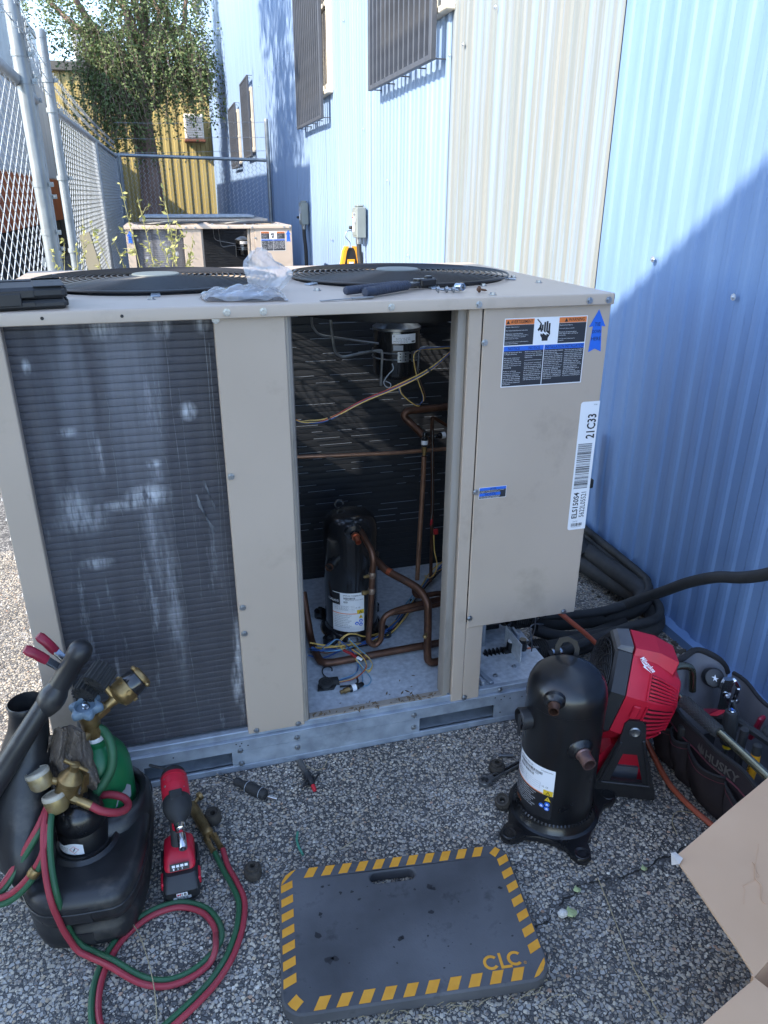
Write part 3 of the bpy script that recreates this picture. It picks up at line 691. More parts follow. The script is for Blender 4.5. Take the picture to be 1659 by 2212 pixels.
# ---- trees
M_leaf = leaf_mat('olive_leaf', lin('5b6d45'), lin('929f6a')); M_leaf2 = leaf_mat('dark_leaf', lin('4a5d3c'), lin('6c7f52'))
M_bark = mat('pinkish_bark', lin('7a6459'), lin('9a8377'), 6, .85, bump=.5, bscale=18, stretch=(1, 1, .3), bump_dist=.02)
def leaves_mesh(name, pos, dirs, size, mat_, parent, kind='stuff', sp=0.45):
    n = len(pos); r = RNG.normal(size=(n, 3)); d = dirs / np.linalg.norm(dirs, axis=1, keepdims=True)
    s = np.cross(d, r); s /= np.linalg.norm(s, axis=1, keepdims=True); L = size * RNG.uniform(.65, 1.25, (n, 1)); nn = np.cross(d, s)
    a = pos; b = pos + d * L * .5 + s * L * sp * .5 + nn * L * .06; c = pos + d * L; e = pos + d * L * .5 - s * L * sp * .5 + nn * L * .06
    V = np.stack([a, b, c, e], 1).reshape(-1, 3) - np.array(ORG[parent.name])
    F = np.arange(n * 4).reshape(-1, 4)
    me = bpy.data.meshes.new(name); me.from_pydata(V.tolist(), [], F.tolist()); me.materials.append(mat_); me.update()
    o = bpy.data.objects.new(name, me); COL.objects.link(o); o.parent = parent
    if kind: o['kind'] = kind
    return o
def limb(mb, a, b, r0, r1, wob=.12, n=6):
    a = Vector(a); b = Vector(b); L = (b - a).length
    pts = [a.lerp(b, i / n) + Vector((random.uniform(-1, 1), random.uniform(-1, 1), random.uniform(-.4, .4))) * wob * L * .3 * (1 if 0 < i < n else 0) for i in range(n + 1)]
    P = cr(pts, 3); k = len(P); mb.tube(P, [r0 + (r1 - r0) * i / (k - 1) for i in range(k)], 8); return P
tree = thing('weeping_tree', (-.1, 20, 0), 'tall weeping tree with a pinkish trunk in front of the yellow building', 'tree')
mb = MB(); T1 = limb(mb, (-.1, 20, 0), (-.16, 20, 3.6), .30, .2, .05); ends = []
for e in ((-1.6, 19.5, 6.6), (-.9, 20.6, 7.4), (.2, 19.6, 7.6), (1.0, 20.3, 6.9), (-.2, 20.2, 8.3), (1.5, 19.7, 6.0), (-2.3, 20.2, 5.9), (.5, 20.7, 6.2), (-.6, 19.3, 6.0)):
    ends.append(limb(mb, (-.16, 20, 3.2 + random.random() * .5), e, .12, .03, .25))
mb.build('trunk', M_bark, tree)
P = []; D = []; tw = MB()
def strand(p, L, spread, clump=1.0):
    k = max(2, int(L / .11)); q = np.array(p, float); drift = RNG.normal(size=3) * np.array([.5, .5, 0]) * spread; Q = [tuple(q)]
    for i in range(k):
        q = q + np.array([drift[0] * .11, drift[1] * .11, -.11 * (.6 + .4 * i / k)]) + RNG.normal(size=3) * .022; Q.append(tuple(q))
        for j in range(int(RNG.poisson(4.2 * clump))):
            P.append(q + RNG.normal(size=3) * np.array([.05, .05, .06])); D.append(np.array([RNG.normal(), RNG.normal(), -.35 + RNG.normal() * .5]))
    tw.tube(Q, .0035, 3, cap=False)
cl = [np.array(e[i]) for e in ends for i in range(len(e) // 3, len(e), 2)]
cl += [np.array(c) for c in ((-1.9, 19.6, 5.4), (-1.2, 19.3, 5.2), (-.75, 19.4, 4.6), (-.5, 19.3, 5.0), (.45, 19.4, 5.0), (.8, 19.5, 5.4), (1.2, 19.5, 5.0), (.1, 19.2, 4.6), (-.2, 19.3, 5.5), (.5, 19.4, 5.9), (-1.0, 19.6, 6.0))]
for i in range(820):
    c = cl[RNG.integers(len(cl))]; p = c + RNG.normal(size=3) * np.array([.30, .4, .26])
    if abs(p[0] + .12) < .26 and p[2] < 5.4 and RNG.random() < .8: continue
    strand(p, RNG.uniform(.25, 1.1), .5)
for i in range(620):                                    # the low curtains on both sides of the trunk
    x = RNG.choice([-1.0, -.8, -.6, -.45, .35, .9, 1.2]) + RNG.normal() * .16
    strand((x, 19.5 + RNG.normal() * .3, 4.5 + RNG.normal() * .3), RNG.uniform(.8, 2.3) * (1.15 if x < 0 else .72), .35, .7)
for i in range(14): strand((.05 + RNG.normal() * .25, 19.4, 3.9 + RNG.normal() * .3), RNG.uniform(.5, 1.3), .3, 1.1)
P = np.array(P); D = np.array(D); h = RNG.random(len(P)) < .62
leaves_mesh('crown', P[h], D[h], .072, M_leaf, tree, sp=.62); leaves_mesh('crown', P[~h], D[~h], .072, M_leaf2, tree, sp=.62)
tag(tw.build('twigs', M_bark, tree, smooth=0, fix=False), kind='stuff')

def blob_tree(name, x, y, zb, rad, n, size, label, mats, trunk=.12, group=None, extra=None, sticks=True):
    t = thing(name, (x, y, 0), label, 'tree', group); mb = MB(); limb(mb, (x, y, 0), (x, y, zb[0] + (zb[1] - zb[0]) * .75), trunk, .03, .05); cl = []
    for i in range(16):
        z = RNG.uniform(*zb); f = math.sin(PI * (z - zb[0] + .3) / (zb[1] - zb[0] + .6)); a = RNG.uniform(0, 2 * PI)
        cl.append((x + rad * f * math.cos(a) * RNG.uniform(.2, .85), y + rad * f * math.sin(a) * RNG.uniform(.2, .85), z)); limb(mb, (x, y, max(zb[0] * .8, z - .8)), cl[-1], .04, .012, .15)
    if extra: cl += extra
    mb.build('trunk', M_bark, t); P = []
    for i in range(n):
        c = cl[RNG.integers(len(cl))]; P.append(np.array(c) + RNG.normal(size=3) * rad * .3)
    P = np.array(P); leaves_mesh('crown', P, RNG.normal(size=(len(P), 3)) + np.array([0, 0, -.3]), size, mats, t); return t
blob_tree('leafy_tree', -5.6, 8.7, (5.6, 12.4), 1.35, 9000, .17, 'dense narrow tree rising beyond the trailer outside the view', M_leaf2, extra=[(-5.5, 7.6, 6.6), (-5.6, 7.3, 8.0), (-5.6, 7.9, 7.4)])
# ================================================================== CONDENSING UNIT
U = thing('condensing_unit', (0.33, 2.15, 0), 'large beige condensing unit opened up in the foreground with its service panel off', 'air conditioner', 'beige condensing units in the yard')
FY = 1.69                                                # plane of the front panels
REAR_OK = set()
def up(mb, name, mat_, parent=None, rear=False, **k):
    o = mb.build(name, mat_, parent or U, **k)
    if rear: REAR_OK.add(o.name)
    return o
# base rail with fork slots
mb = MB(); y0, y1 = 1.683, 1.692
mb.box(-.41, 1.062, y0, y1, .071, .108, .0015); mb.box(-.41, 1.062, y0, y1, .003, .022, .0015)
for a, b in ((-.41, -.2), (.036, .588), (.83, 1.062)): mb.box(a, b, y0 + .0006, y1 - .0006, .0215, .0715)
mb.box(-.41, 1.062, 1.683, 1.72, .104, .1085, .001); mb.box(-.41, 1.062, 1.683, 1.75, .003, .006)
mb.box(-.412, -.404, 1.69, 2.61, .003, .108); mb.box(1.055, 1.063, 1.69, 2.61, .003, .108); mb.box(-.41, 1.06, 2.605, 2.613, .003, .108)
rail = up(mb, 'base_rail', M_galv, rear=True)
for a, b in ((-.2, .036), (.588, .83)): mb = MB(); mb.box(a - .02, b + .02, 1.76, 1.766, .006, .07); mb.box(a - .02, b + .02, 1.70, 1.766, .018, .021); mb.build('fork_channel', M_galv, rail)
mb = MB()
for (x, z) in ((-.33, .09), (-.12, .091), (.05, .098), (.065, .098), (.06, .09), (.082, .088), (.83, .098), (.86, .097), (.85, .088), (.88, .087), (.92, .085), (.85, .04)):
    mb.cyl((x, 1.6828, z), (x, 1.684, z), .0022, 8)
mb.build('rail_holes', M_ink, rail)['kind'] = 'stuff'
mb = MB(); mb.box(-.405, 1.06, 1.694, 1.712, .108, .129, .002); up(mb, 'pan_lip', M_galv, rear=True)
mb = MB(); mb.box(-.402, 1.058, 1.70, 2.60, .108, .1145); up(mb, 'floor_pan', M_pan, rear=True)
# front sill of the opening with its litter of leaves
mb = MB(); mb.box(.262, .664, 1.694, 1.720, .1295, .1335, .001); up(mb, 'sill', M_jamb)
# posts and panels
mb = MB(); mb.box(-.405, -.341, FY, FY + .006, .128, 1.262, .002); mb.box(-.347, -.341, FY + .006, FY + .03, .128, 1.262); mb.box(-.405, -.399, FY + .006, FY + .07, .128, 1.262); up(mb, 'corner_post', M_beige, rear=True)
mb = MB(); mb.box(.087, .2445, FY - .004, FY + .002, .122, 1.262, .002); mb.box(.087, .092, FY + .002, FY + .025, .128, 1.26); centre = up(mb, 'centre_panel', M_beige, rear=True)
mb = MB(); mb.loft([[(x, y, z) for x, y in ((.2445, FY + .001), (.250, FY + .0), (.257, FY + .004), (.2605, FY + .012), (.2605, FY + .05), (.255, FY + .05), (.246, FY + .012))] for z in (.130, 1.262)]); up(mb, 'door_jamb', M_jamb, rear=True)
mb = MB(); mb.loft([[(x, y, z) for x, y in ((.660, FY + .045), (.660, FY + .012), (.663, FY + .006), (.676, FY + .006), (.679, FY + .014), (.687, FY + .014), (.687, FY + .045))] for z in (.130, 1.262)]); up(mb, 'door_jamb', M_jamb, rear=True)
mb = MB(); mb.box(.688, .7235, FY - .001, FY + .005, .102, 1.262, .002); mb.box(.688, .692, FY + .005, FY + .04, .11, 1.26); mb.box(.7245, .777, FY - .001, FY + .005, .102, .372, .002); mb.box(.772, .777, FY + .005, FY + .05, .102, .37); up(mb, 'corner_post', M_beige, rear=True)
mb = MB(); mb.box(.7245, 1.069, FY - .006, FY + .0, .362, 1.262, .0025); mb.box(1.064, 1.069, FY, 2.02, .362, 1.262)
cpan = up(mb, 'control_panel', M_beige, rear=True)
mb = MB(); mb.box(.73, 1.064, FY + .02, 1.74, .366, .372); mb.box(.84, 1.064, 1.74, 2.02, .366, .372); mb.box(.84, 1.06, 2.0, 2.006, .372, 1.25); mb.box(.84, .846, 1.74, 2.0, .372, 1.25); mb.box(.73, .84, 1.74, 1.745, .372, 1.25); up(mb, 'control_box', M_blackw)
mb = MB(); mb.box(1.052, 1.057, 2.03, 2.6, .13, 1.26); up(mb, 'side_panel', M_beige, rear=True)
# lid with two fan openings
FC = ((-.03, 2.21), (.66, 2.20)); FR = .315
def lid():
    mb = MB(); z = 1.284; xs = (-.415, .315, 1.066); ya, yb_ = 1.676, 2.64
    for i, (cx, cy) in enumerate(FC):
        xa, xb = xs[i], xs[i + 1]; angs = [2 * PI * k / 72 for k in range(72)] + [math.atan2(yy - cy, xx - cx) % (2 * PI) for xx in (xa, xb) for yy in (ya, yb_)]
        angs = sorted(set(round(a, 5) for a in angs)); ins = []; out = []; lo = []
        for a in angs:
            c, s = math.cos(a), math.sin(a); t = min([(xb - cx) / c if c > 1e-6 else (xa - cx) / c if c < -1e-6 else 9, (yb_ - cy) / s if s > 1e-6 else (ya - cy) / s if s < -1e-6 else 9])
            ins.append((cx + FR * c, cy + FR * s, z)); out.append((cx + t * c, cy + t * s, z)); lo.append((cx + FR * c, cy + FR * s, z - .012))
        n = len(angs); fs = []
        for k in range(n):
            k2 = (k + 1) % n; fs += [(k, k + n, k2 + n, k2), (k, k2, k2 + 2 * n, k + 2 * n)]
        mb.add(ins + out + lo, fs)
    # folded flange: rounded front edge then skirt
    pr = [(0, 0), (-.003, -.0015), (-.0045, -.005), (-.0045, -.026), (-.003, -.0275), (-.001, -.027)]
    for (a, b, nx, ny) in (((xs[0], ya), (xs[2], ya), 0, 1), ((xs[2], ya), (xs[2], yb_), -1, 0), ((xs[2], yb_), (xs[0], yb_), 0, -1), ((xs[0], yb_), (xs[0], ya), 1, 0)):
        vs = []; fs = []
        for (o, dz) in pr: vs += [(a[0] + nx * o, a[1] + ny * o, z + dz), (b[0] + nx * o, b[1] + ny * o, z + dz)]
        for k in range(len(pr) - 1): fs.append((2 * k, 2 * k + 1, 2 * k + 3, 2 * k + 2))
        mb.add(vs, fs)
    return mb
LID = up(lid(), 'lid', M_beige, rear=True, smooth=30)
mb = MB()
for i, (x, z) in enumerate(((-.255, 1.271), (-.10, 1.270))): mb.cyl((x, 1.6705, z), (x, 1.673, z), .0035, 12)
mb.build('empty_hole', M_ink, LID)
for (cx, cy), dp in zip(FC, (.018, .075)):
    mb = MB(); mb.lathe([(FR + .004, 1.278), (FR, 1.274), (FR, 1.274 - dp * .5), (FR + .002, 1.278 - dp), (FR + .010, 1.272 - dp), (FR + .012, 1.276 - dp), (FR + .008, 1.278 - dp * .5), (FR + .008, 1.276)], (cx, cy, 0), (0, 0, 1), 72, caps=False); up(mb, 'fan_shroud', M_plastic)
M_guard = mat('black_guard_wire', (0.010, 0.010, 0.012), (0.016, 0.016, 0.018), 30, 0.38, spec=.4)
def guard(cx, cy, first):
    g = MB()
    R0 = .327
    for a in range(4):                                   # radial carriers
        t = a * PI / 4 + .3
        for s in (1, -1):
            P = [(cx + s * math.cos(t) * r, cy + s * math.sin(t) * r, 1.2905 + .009 * (1 - (r / R0) ** 2)) for r in (.06, .12, .18, .24, .29, .327)]
            g.tube(P, .0028, 6)
    root = up(g, 'fan_guard', M_guard, rear=True)
    n = 17
    for k in range(n):
        r = .068 + (.327 - .068) * k / (n - 1); mb = MB(); z = 1.2945 + .009 * (1 - (r / R0) ** 2)
        mb.tube([(cx + r * math.cos(2 * PI * j / 72), cy + r * math.sin(2 * PI * j / 72), z) for j in range(72)], .0020 if k < n - 1 else .0030, 6, closed=True); mb.build('guard_ring', M_guard, root)
    mb = MB(); mb.lathe([(0, 1.309), (.05, 1.3085), (.062, 1.3075), (.064, 1.305), (.06, 1.303), (0, 1.303)], (cx, cy, 0), (0, 0, 1), 32); mb.build('hub_disc', mat('grey_hub_disc', lin('646b69'), None, 20, .45, .1), root)
    tabs = None
    for k in range(6):
        t = k * PI / 3 + .52; u = Vector((math.cos(t), math.sin(t), 0)); c = Vector((cx, cy, 1.284))
        mb = MB(); mb.bar(c + u * .320 + Vector((0, 0, .004)), c + u * .350 + Vector((0, 0, .002)), .022, .003, bev=.001); mb.bar(c + u * .321, c + u * .325 + Vector((0, 0, .012)), .02, .003, up=u); mb.build('guard_tab', M_galv, root)
    return root
for i, (cx, cy) in enumerate(FC): guard(cx, cy, i == 0)
M_blade = mat('fan_blade_metal', lin('54575a'), lin('6b6f72'), 10, 0.4, 0.6)
for i, (cx, cy) in enumerate(FC):
    mb = MB(); mb.lathe([(0, 1.225), (.035, 1.225), (.037, 1.222), (.037, 1.205), (.014, 1.205), (.014, 1.14)], (cx, cy, 0), (0, 0, 1), 20); fh = up(mb, 'fan', M_blade)
    for k in range(4):
        a0 = k * PI / 2 + .33 + i * .5
        def blade(u, v, a0=a0): r = .036 + .245 * v; a = a0 + (u - .5) * (.75 + .3 * v); return (cx + r * math.cos(a), cy + r * math.sin(a), 1.205 + (u - .5) * (.062 - .02 * v))
        mb = MB(); mb.grid(blade, 8, 6); mb.build('fan_blade', M_blade, fh)
# motors
def motor(cx, cy):
    zt, zb = 1.137, .985
    mb = MB(); mb.lathe([(0, zt + .018), (.022, zt + .018), (.022, zt + .004), (.062, zt + .004), (.070, zt - .002), (.072, zt - .012), (.0725, zb + .03), (.069, zb + .012), (.055, zb), (.02, zb - .008), (0, zb - .008)], (cx, cy, 0), (0, 0, 1), 36)
    m_ = up(mb, 'fan_motor', M_blackp, rear=True)
    mb = MB(); mb.lathe([(.02, zt + .03), (.066, zt + .008), (.0745, zt + .003), (.0745, zt - .004), (.07, zt - .006)], (cx, cy, 0), (0, 0, 1), 36); mb.build('rain_cap', M_steel, m_)
    mp = Round((cx, cy, 0), .0728, -2.05)
    L = MB(); put_rect(L, mp, 0, 1.098, .078, 1.126, n=10); lab = L.build('nameplate', M_wirewht, m_, fix=False)
    t = MB(); put_text(t, mp, 'W', .003, 1.117, .006, .006)
    for k in range(4): put_text(t, mp, ('MOTOR 1/3 HP  208-230V', 'RPM 825  60HZ  3PH', 'THERMALLY PROTECTED', 'CLASS B INS  CONT AIR OVER')[k], .012 if k < 2 else .003, 1.113 - .0045 * k, .045, .0026)
    put_rect(t, mp, .062, 1.101, .075, 1.105, .0006, 2); t.build('lettering', M_ink, lab, fix=False, smooth=0)
    L = MB(); put_rect(L, mp, .004, 1.078, .034, 1.093, n=5); L.build('blank_label', M_greyp, m_, fix=False)
    for a, nm in ((-1.55, 'clamp_plate'), (-.95, 'clamp_plate')):
        mpp = Round((cx, cy, 0), .076, a); mb = MB(); put_rect(mb, mpp, -.02, 1.043, .016, 1.074, .001, 5); put_rect(mb, mpp, -.02, 1.043, .016, 1.074, -.0015, 5); cpn = mb.build(nm, M_screw, m_)
        mb = MB()
        for (u, v) in ((-.012, 1.05), (-.012, 1.06), (-.012, 1.068), (.004, 1.05), (.004, 1.06), (.004, 1.068)): mb.lathe([(0, .0035), (.0022, .003), (.0024, .001)], mpp(u, v, 0), mpp(u, v, 1) - mpp(u, v, 0), 6)
        mb.build('rivets', M_ink, cpn)['kind'] = 'stuff'
    for z in (1.05, 1.069):
        mb = MB(); mb.tube([(cx + .0755 * math.cos(a), cy + .0755 * math.sin(a), z) for a in [2 * PI * j / 40 for j in range(40)]], .002, 6, closed=True); mb.build('belly_band', M_steel, m_)
    return m_
motor(*FC[1])
mtr0 = motor(*FC[0])
for n_, pts_, r_ in (('motor_bracket', [(0.428, 2.08, 1.26), (0.428, 2.08, 1.2), (0.432, 2.08, 1.155), (0.438, 2.08, 1.104), (0.448, 2.08, 1.086), (0.469, 2.08, 1.078), (0.519, 2.08, 1.086), (0.57, 2.08, 1.091), (0.580, 2.08, 1.082), (0.580, 2.085, 1.041), (0.579, 2.09, 0.985)], .0042),
                     ('motor_bracket', [(0.38, 2.12, 1.25), (0.383, 2.12, 1.174), (0.389, 2.12, 1.154), (0.408, 2.12, 1.136), (0.458, 2.12, 1.125), (0.585, 2.14, 1.10)], .0036),
                     ('motor_bracket', [(0.909, 2.08, 1.087), (0.809, 2.08, 1.088), (0.752, 2.08, 1.091), (0.71, 2.08, 1.094), (0.698, 2.09, 1.082), (0.698, 2.10, 1.035), (0.698, 2.11, .99)], .0036)):
    mb = MB(); mb.tube(cr(pts_, 5), r_, 8); up(mb, n_, M_steel, rear=True)
# condenser coils: rows of tubes behind fine fins
def fin_mat():
    M_ = mat('coil_fin', lin('424247'), lin('5c5c62'), 9, 0.5, 0.25, stretch=(1.6, 1, .16), dirt=lin('8f8c8a'), dirt_scale=4.5, dirt_amt=.5, dirt_lo=.6, sharp=.3)
    t = M_.node_tree; b = t.nodes['Principled BSDF']; tc = t.nodes.new('ShaderNodeTexCoord'); src = b.inputs['Base Color'].links[0].from_socket
    w = t.nodes.new('ShaderNodeTexWave'); w.wave_type = 'BANDS'; w.bands_direction = 'X'; w.inputs['Scale'].default_value = 160; w.inputs['Distortion'].default_value = 1.2; w.inputs['Detail'].default_value = 3; w.inputs['Detail Scale'].default_value = .6
    t.links.new(tc.outputs['Object'], w.inputs['Vector'])
    bp = t.nodes.new('ShaderNodeBump'); bp.inputs['Strength'].default_value = .55; bp.inputs['Distance'].default_value = .0015; t.links.new(w.outputs[0], bp.inputs['Height'])
    n2 = t.nodes.new('ShaderNodeTexNoise'); n2.inputs['Scale'].default_value = 7; n2.inputs['Detail'].default_value = 6; n2.inputs['Roughness'].default_value = .7; mp2 = t.nodes.new('ShaderNodeMapping'); mp2.inputs['Scale'].default_value = (3.4, 1, .8); t.links.new(tc.outputs['Object'], mp2.inputs[0]); t.links.new(mp2.outputs[0], n2.inputs[0])
    b2 = t.nodes.new('ShaderNodeBump'); b2.inputs['Strength'].default_value = .5; b2.inputs['Distance'].default_value = .006; t.links.new(n2.outputs[0], b2.inputs['Height']); t.links.new(bp.outputs[0], b2.inputs['Normal']); t.links.new(b2.outputs[0], b.inputs['Normal'])
    # combed-over bright streaks
    n4 = t.nodes.new('ShaderNodeTexNoise'); n4.inputs['Scale'].default_value = 1.0; n4.inputs['Detail'].default_value = 7; n4.inputs['Roughness'].default_value = .75; mp4 = t.nodes.new('ShaderNodeMapping'); mp4.inputs['Scale'].default_value = (26, 1, 3.0); mp4.inputs['Location'].default_value = (3.3, 0, 1.9); t.links.new(tc.outputs['Object'], mp4.inputs[0]); t.links.new(mp4.outputs[0], n4.inputs[0])
    sx = t.nodes.new('ShaderNodeSeparateXYZ'); t.links.new(tc.outputs['Object'], sx.inputs[0])
    gz = t.nodes.new('ShaderNodeMapRange'); gz.inputs[1].default_value = .5; gz.inputs[2].default_value = 1.1; gz.inputs[3].default_value = .05; gz.inputs[4].default_value = .6; t.links.new(sx.outputs[2], gz.inputs[0])
    n5 = t.nodes.new('ShaderNodeTexNoise'); n5.inputs['Scale'].default_value = 1.0; n5.inputs['Detail'].default_value = 5; n5.inputs['Roughness'].default_value = .6; mp5 = t.nodes.new('ShaderNodeMapping'); mp5.inputs['Scale'].default_value = (13, 1, 1.1); t.links.new(tc.outputs['Object'], mp5.inputs[0]); t.links.new(mp5.outputs[0], n5.inputs[0])
    m5 = t.nodes.new('ShaderNodeMapRange'); m5.inputs[1].default_value = .42; m5.inputs[2].default_value = .68; t.links.new(n5.outputs[0], m5.inputs[0])
    mm = t.nodes.new('ShaderNodeMath'); mm.operation = 'MULTIPLY'; t.links.new(gz.outputs[0], mm.inputs[0]); t.links.new(m5.outputs[0], mm.inputs[1])
    mxd = t.nodes.new('ShaderNodeMix'); mxd.data_type = 'RGBA'; mxd.inputs[7].default_value = (*lin('8d9098'), 1); t.links.new(mm.outputs[0], mxd.inputs[0]); t.links.new(src, mxd.inputs[6]); src = mxd.outputs[2]
    # shiny blotches where the fins were flattened: each has its own place and ragged, streaky edge
    nb_ = t.nodes.new('ShaderNodeTexNoise'); nb_.inputs['Scale'].default_value = 1.0; nb_.inputs['Detail'].default_value = 6; mpb = t.nodes.new('ShaderNodeMapping'); mpb.inputs['Scale'].default_value = (120, 1, 22); t.links.new(tc.outputs['Object'], mpb.inputs[0]); t.links.new(mpb.outputs[0], nb_.inputs[0])
    acc = None
    for (bx, bz, bw, bh, st_) in ((-.098, .845, .040, .024, 1), (-.150, .828, .06, .012, .6), (.014, 1.045, .016, .018, .9), (-.075, .925, .016, .009, .9), (-.07, .90, .012, .02, .3), (-.31, 1.165, .007, .014, .8), (-.147, 1.242, .03, .022, .7), (-.025, 1.242, .018, .024, .7), (.062, 1.245, .014, .02, .6), (-.262, .83, .03, .05, .55), (-.25, .80, .05, .03, .45), (-.235, .685, .03, .014, .6), (.080, .36, .010, .10, .8), (.072, .27, .014, .06, .7), (-.19, .95, .006, .04, .6), (-.25, 1.015, .018, .009, .6), (-.1, .75, .012, .1, .25), (-.07, .55, .02, .2, .3)):
        ad = t.nodes.new('ShaderNodeVectorMath'); ad.operation = 'SUBTRACT'; ad.inputs[1].default_value = (bx - .33, 0, bz); t.links.new(tc.outputs['Object'], ad.inputs[0])
        mu = t.nodes.new('ShaderNodeVectorMath'); mu.operation = 'MULTIPLY'; mu.inputs[1].default_value = (1 / bw, 0, 1 / bh); t.links.new(ad.outputs[0], mu.inputs[0])
        ln = t.nodes.new('ShaderNodeVectorMath'); ln.operation = 'LENGTH'; t.links.new(mu.outputs[0], ln.inputs[0])
        fo = t.nodes.new('ShaderNodeMapRange'); fo.inputs[1].default_value = 1.5; fo.inputs[2].default_value = .3; fo.inputs[3].default_value = 0; fo.inputs[4].default_value = st_; t.links.new(ln.outputs['Value'], fo.inputs[0])
        if acc is None: acc = fo.outputs[0]
        else:
            mxn = t.nodes.new('ShaderNodeMath'); mxn.operation = 'MAXIMUM'; t.links.new(acc, mxn.inputs[0]); t.links.new(fo.outputs[0], mxn.inputs[1]); acc = mxn.outputs[0]
    ns = t.nodes.new('ShaderNodeMapRange'); ns.inputs[1].default_value = .32; ns.inputs[2].default_value = .62; t.links.new(nb_.outputs[0], ns.inputs[0])
    am = t.nodes.new('ShaderNodeMath'); am.operation = 'MULTIPLY'; t.links.new(acc, am.inputs[0]); t.links.new(ns.outputs[0], am.inputs[1])
    mxb = t.nodes.new('ShaderNodeMix'); mxb.data_type = 'RGBA'; mxb.inputs[7].default_value = (*lin('d2d5da'), 1); t.links.new(am.outputs[0], mxb.inputs[0]); t.links.new(src, mxb.inputs[6]); src = mxb.outputs[2]
    mr = t.nodes.new('ShaderNodeMapRange'); mr.inputs[1].default_value = .58; mr.inputs[2].default_value = .74; mr.inputs[4].default_value = .8; t.links.new(n4.outputs[0], mr.inputs[0])
    mx = t.nodes.new('ShaderNodeMix'); mx.data_type = 'RGBA'; mx.inputs[7].default_value = (*lin('a9acb2'), 1); t.links.new(mr.outputs[0], mx.inputs[0]); t.links.new(src, mx.inputs[6]); t.links.new(mx.outputs[2], b.inputs['Base Color'])
    return M_
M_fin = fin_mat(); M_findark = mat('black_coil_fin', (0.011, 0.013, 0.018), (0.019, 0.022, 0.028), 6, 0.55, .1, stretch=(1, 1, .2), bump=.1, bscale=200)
def coil(x0, x1, y, z0, z1, rows, nrm, axis='x', dep=.03):
    "profile of shallow grooves between the tube rows, swept along the coil"
    mb = MB(); p = (z1 - z0) / rows; prof = []
    for k in range(rows): prof += [(z0 + k * p, .0022), (z0 + k * p + .0020, .0005), (z0 + k * p + p * .5, 0.0), (z0 + (k + 1) * p - .0020, .0005)]
    prof.append((z1, .0022)); vs = []; fs = []
    nx = 40
    for i in range(nx + 1):
        x = x0 + (x1 - x0) * i / nx
        for (z, d) in prof:
            w = .0004 * math.sin(x * 37 + z * 3) * math.sin(z * 11 + 1)
            q = y - nrm * (d + w); vs.append((x, q, z) if axis == 'x' else (q, x, z))
    m_ = len(prof)
    for i in range(nx):
        for j in range(m_ - 1): fs.append((i * m_ + j, (i + 1) * m_ + j, (i + 1) * m_ + j + 1, i * m_ + j + 1))
    mb.add(vs, fs)
    a, b = (y - nrm * .006, y - nrm * dep)
    if axis == 'x': mb.box(x0, x1, a, b, z0, z1)
    else: mb.box(a, b, x0, x1, z0, z1)
    return mb
CF = up(coil(-.343, .089, FY + .028, .13, 1.26, 64, -1), 'front_coil', M_fin, rear=True, smooth=0)
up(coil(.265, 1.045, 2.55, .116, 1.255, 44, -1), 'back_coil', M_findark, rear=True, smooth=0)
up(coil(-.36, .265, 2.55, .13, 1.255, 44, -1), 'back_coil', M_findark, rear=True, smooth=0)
up(coil(1.72, 2.56, -.39, .13, 1.255, 60, -1, 'y'), 'side_coil', M_fin, rear=True, smooth=0)
# fin highlights on the dark back coil, drawn in as rows of pale dashes
mb = MB()
for k in range(38):
    z = .28 + .975 * k / 38; x = .28
    while x < .98:
        L = RNG.uniform(.03, .16)
        if RNG.random() < .6: mb.box(x, x + L, 2.5425, 2.5445, z + .0005, z + .0017)
        x += L + RNG.uniform(.01, .08)
up(mb, 'fin_edge_highlights', mat('fin_edge_highlight', lin('8a94a2'), None, 40, .4, .4))['kind'] = 'stuff'
# bent, shiny patches of fins on the front coil
M_bent = mat('bent_bright_fins', lin('55585f'), lin('8f949b'), 30, 0.42, 0.5, stretch=(6, 1, .5), sharp=.3, bump=.4, bscale=60)
def dent(cx, cz, w, h, sk=0.0, seed=0):
    rg = np.random.default_rng(seed); mb = MB(); nu, nv = 14, 8; ph = rg.uniform(0, 6, 4)
    def f(u, v):
        e = 1 + .35 * math.sin(7 * v + ph[0]) * .5 + .25 * math.sin(11 * v + ph[1]); x = cx + (u - .5) * w * max(.2, e) + sk * (v - .5) * h
        z = cz + (v - .5) * h * (1 + .25 * math.sin(9 * u + ph[2]) + .12 * math.sin(21 * u + ph[3])); b = max(0, 1 - (2 * u - 1) ** 2) * max(0, 1 - (2 * v - 1) ** 2)
        return (x, FY + .0275 - .0035 * b + .0012 * math.sin(u * 40 + ph[1]) * b + .0018 * (1 - min(1, b * 4)), z)
    mb.grid(f, nu, nv); mb.build('bent_fins', M_bent, CF, smooth=60, fix=False)
def PX(px, py_):                                         # a spot on the coil read off the picture: 1622 wide crop
    return (-.343 + .432 * 0, 0)
for i, (x, z, w, h, sk) in enumerate(((.03, .78, .004, .10, -.35), (.045, .83, .0035, .07, -.3))):
    dent(x, z, w, h, sk, i)
mb = MB()
for x, za, zb in ((-.045, .62, .95), (-.042, .15, .6), (-.02, .7, 1.22), (.0, .55, 1.1), (.066, .5, 1.23), (.074, .4, 1.2), (-.16, .8, 1.1), (-.13, .4, .78)):
    mb.tube(cr([(x + RNG.normal() * .0015, FY + .026, za + (zb - za) * i / 7) for i in range(8)], 3), .0007, 4)
mb.build('fin_creases', M_bent, CF)['kind'] = 'stuff'
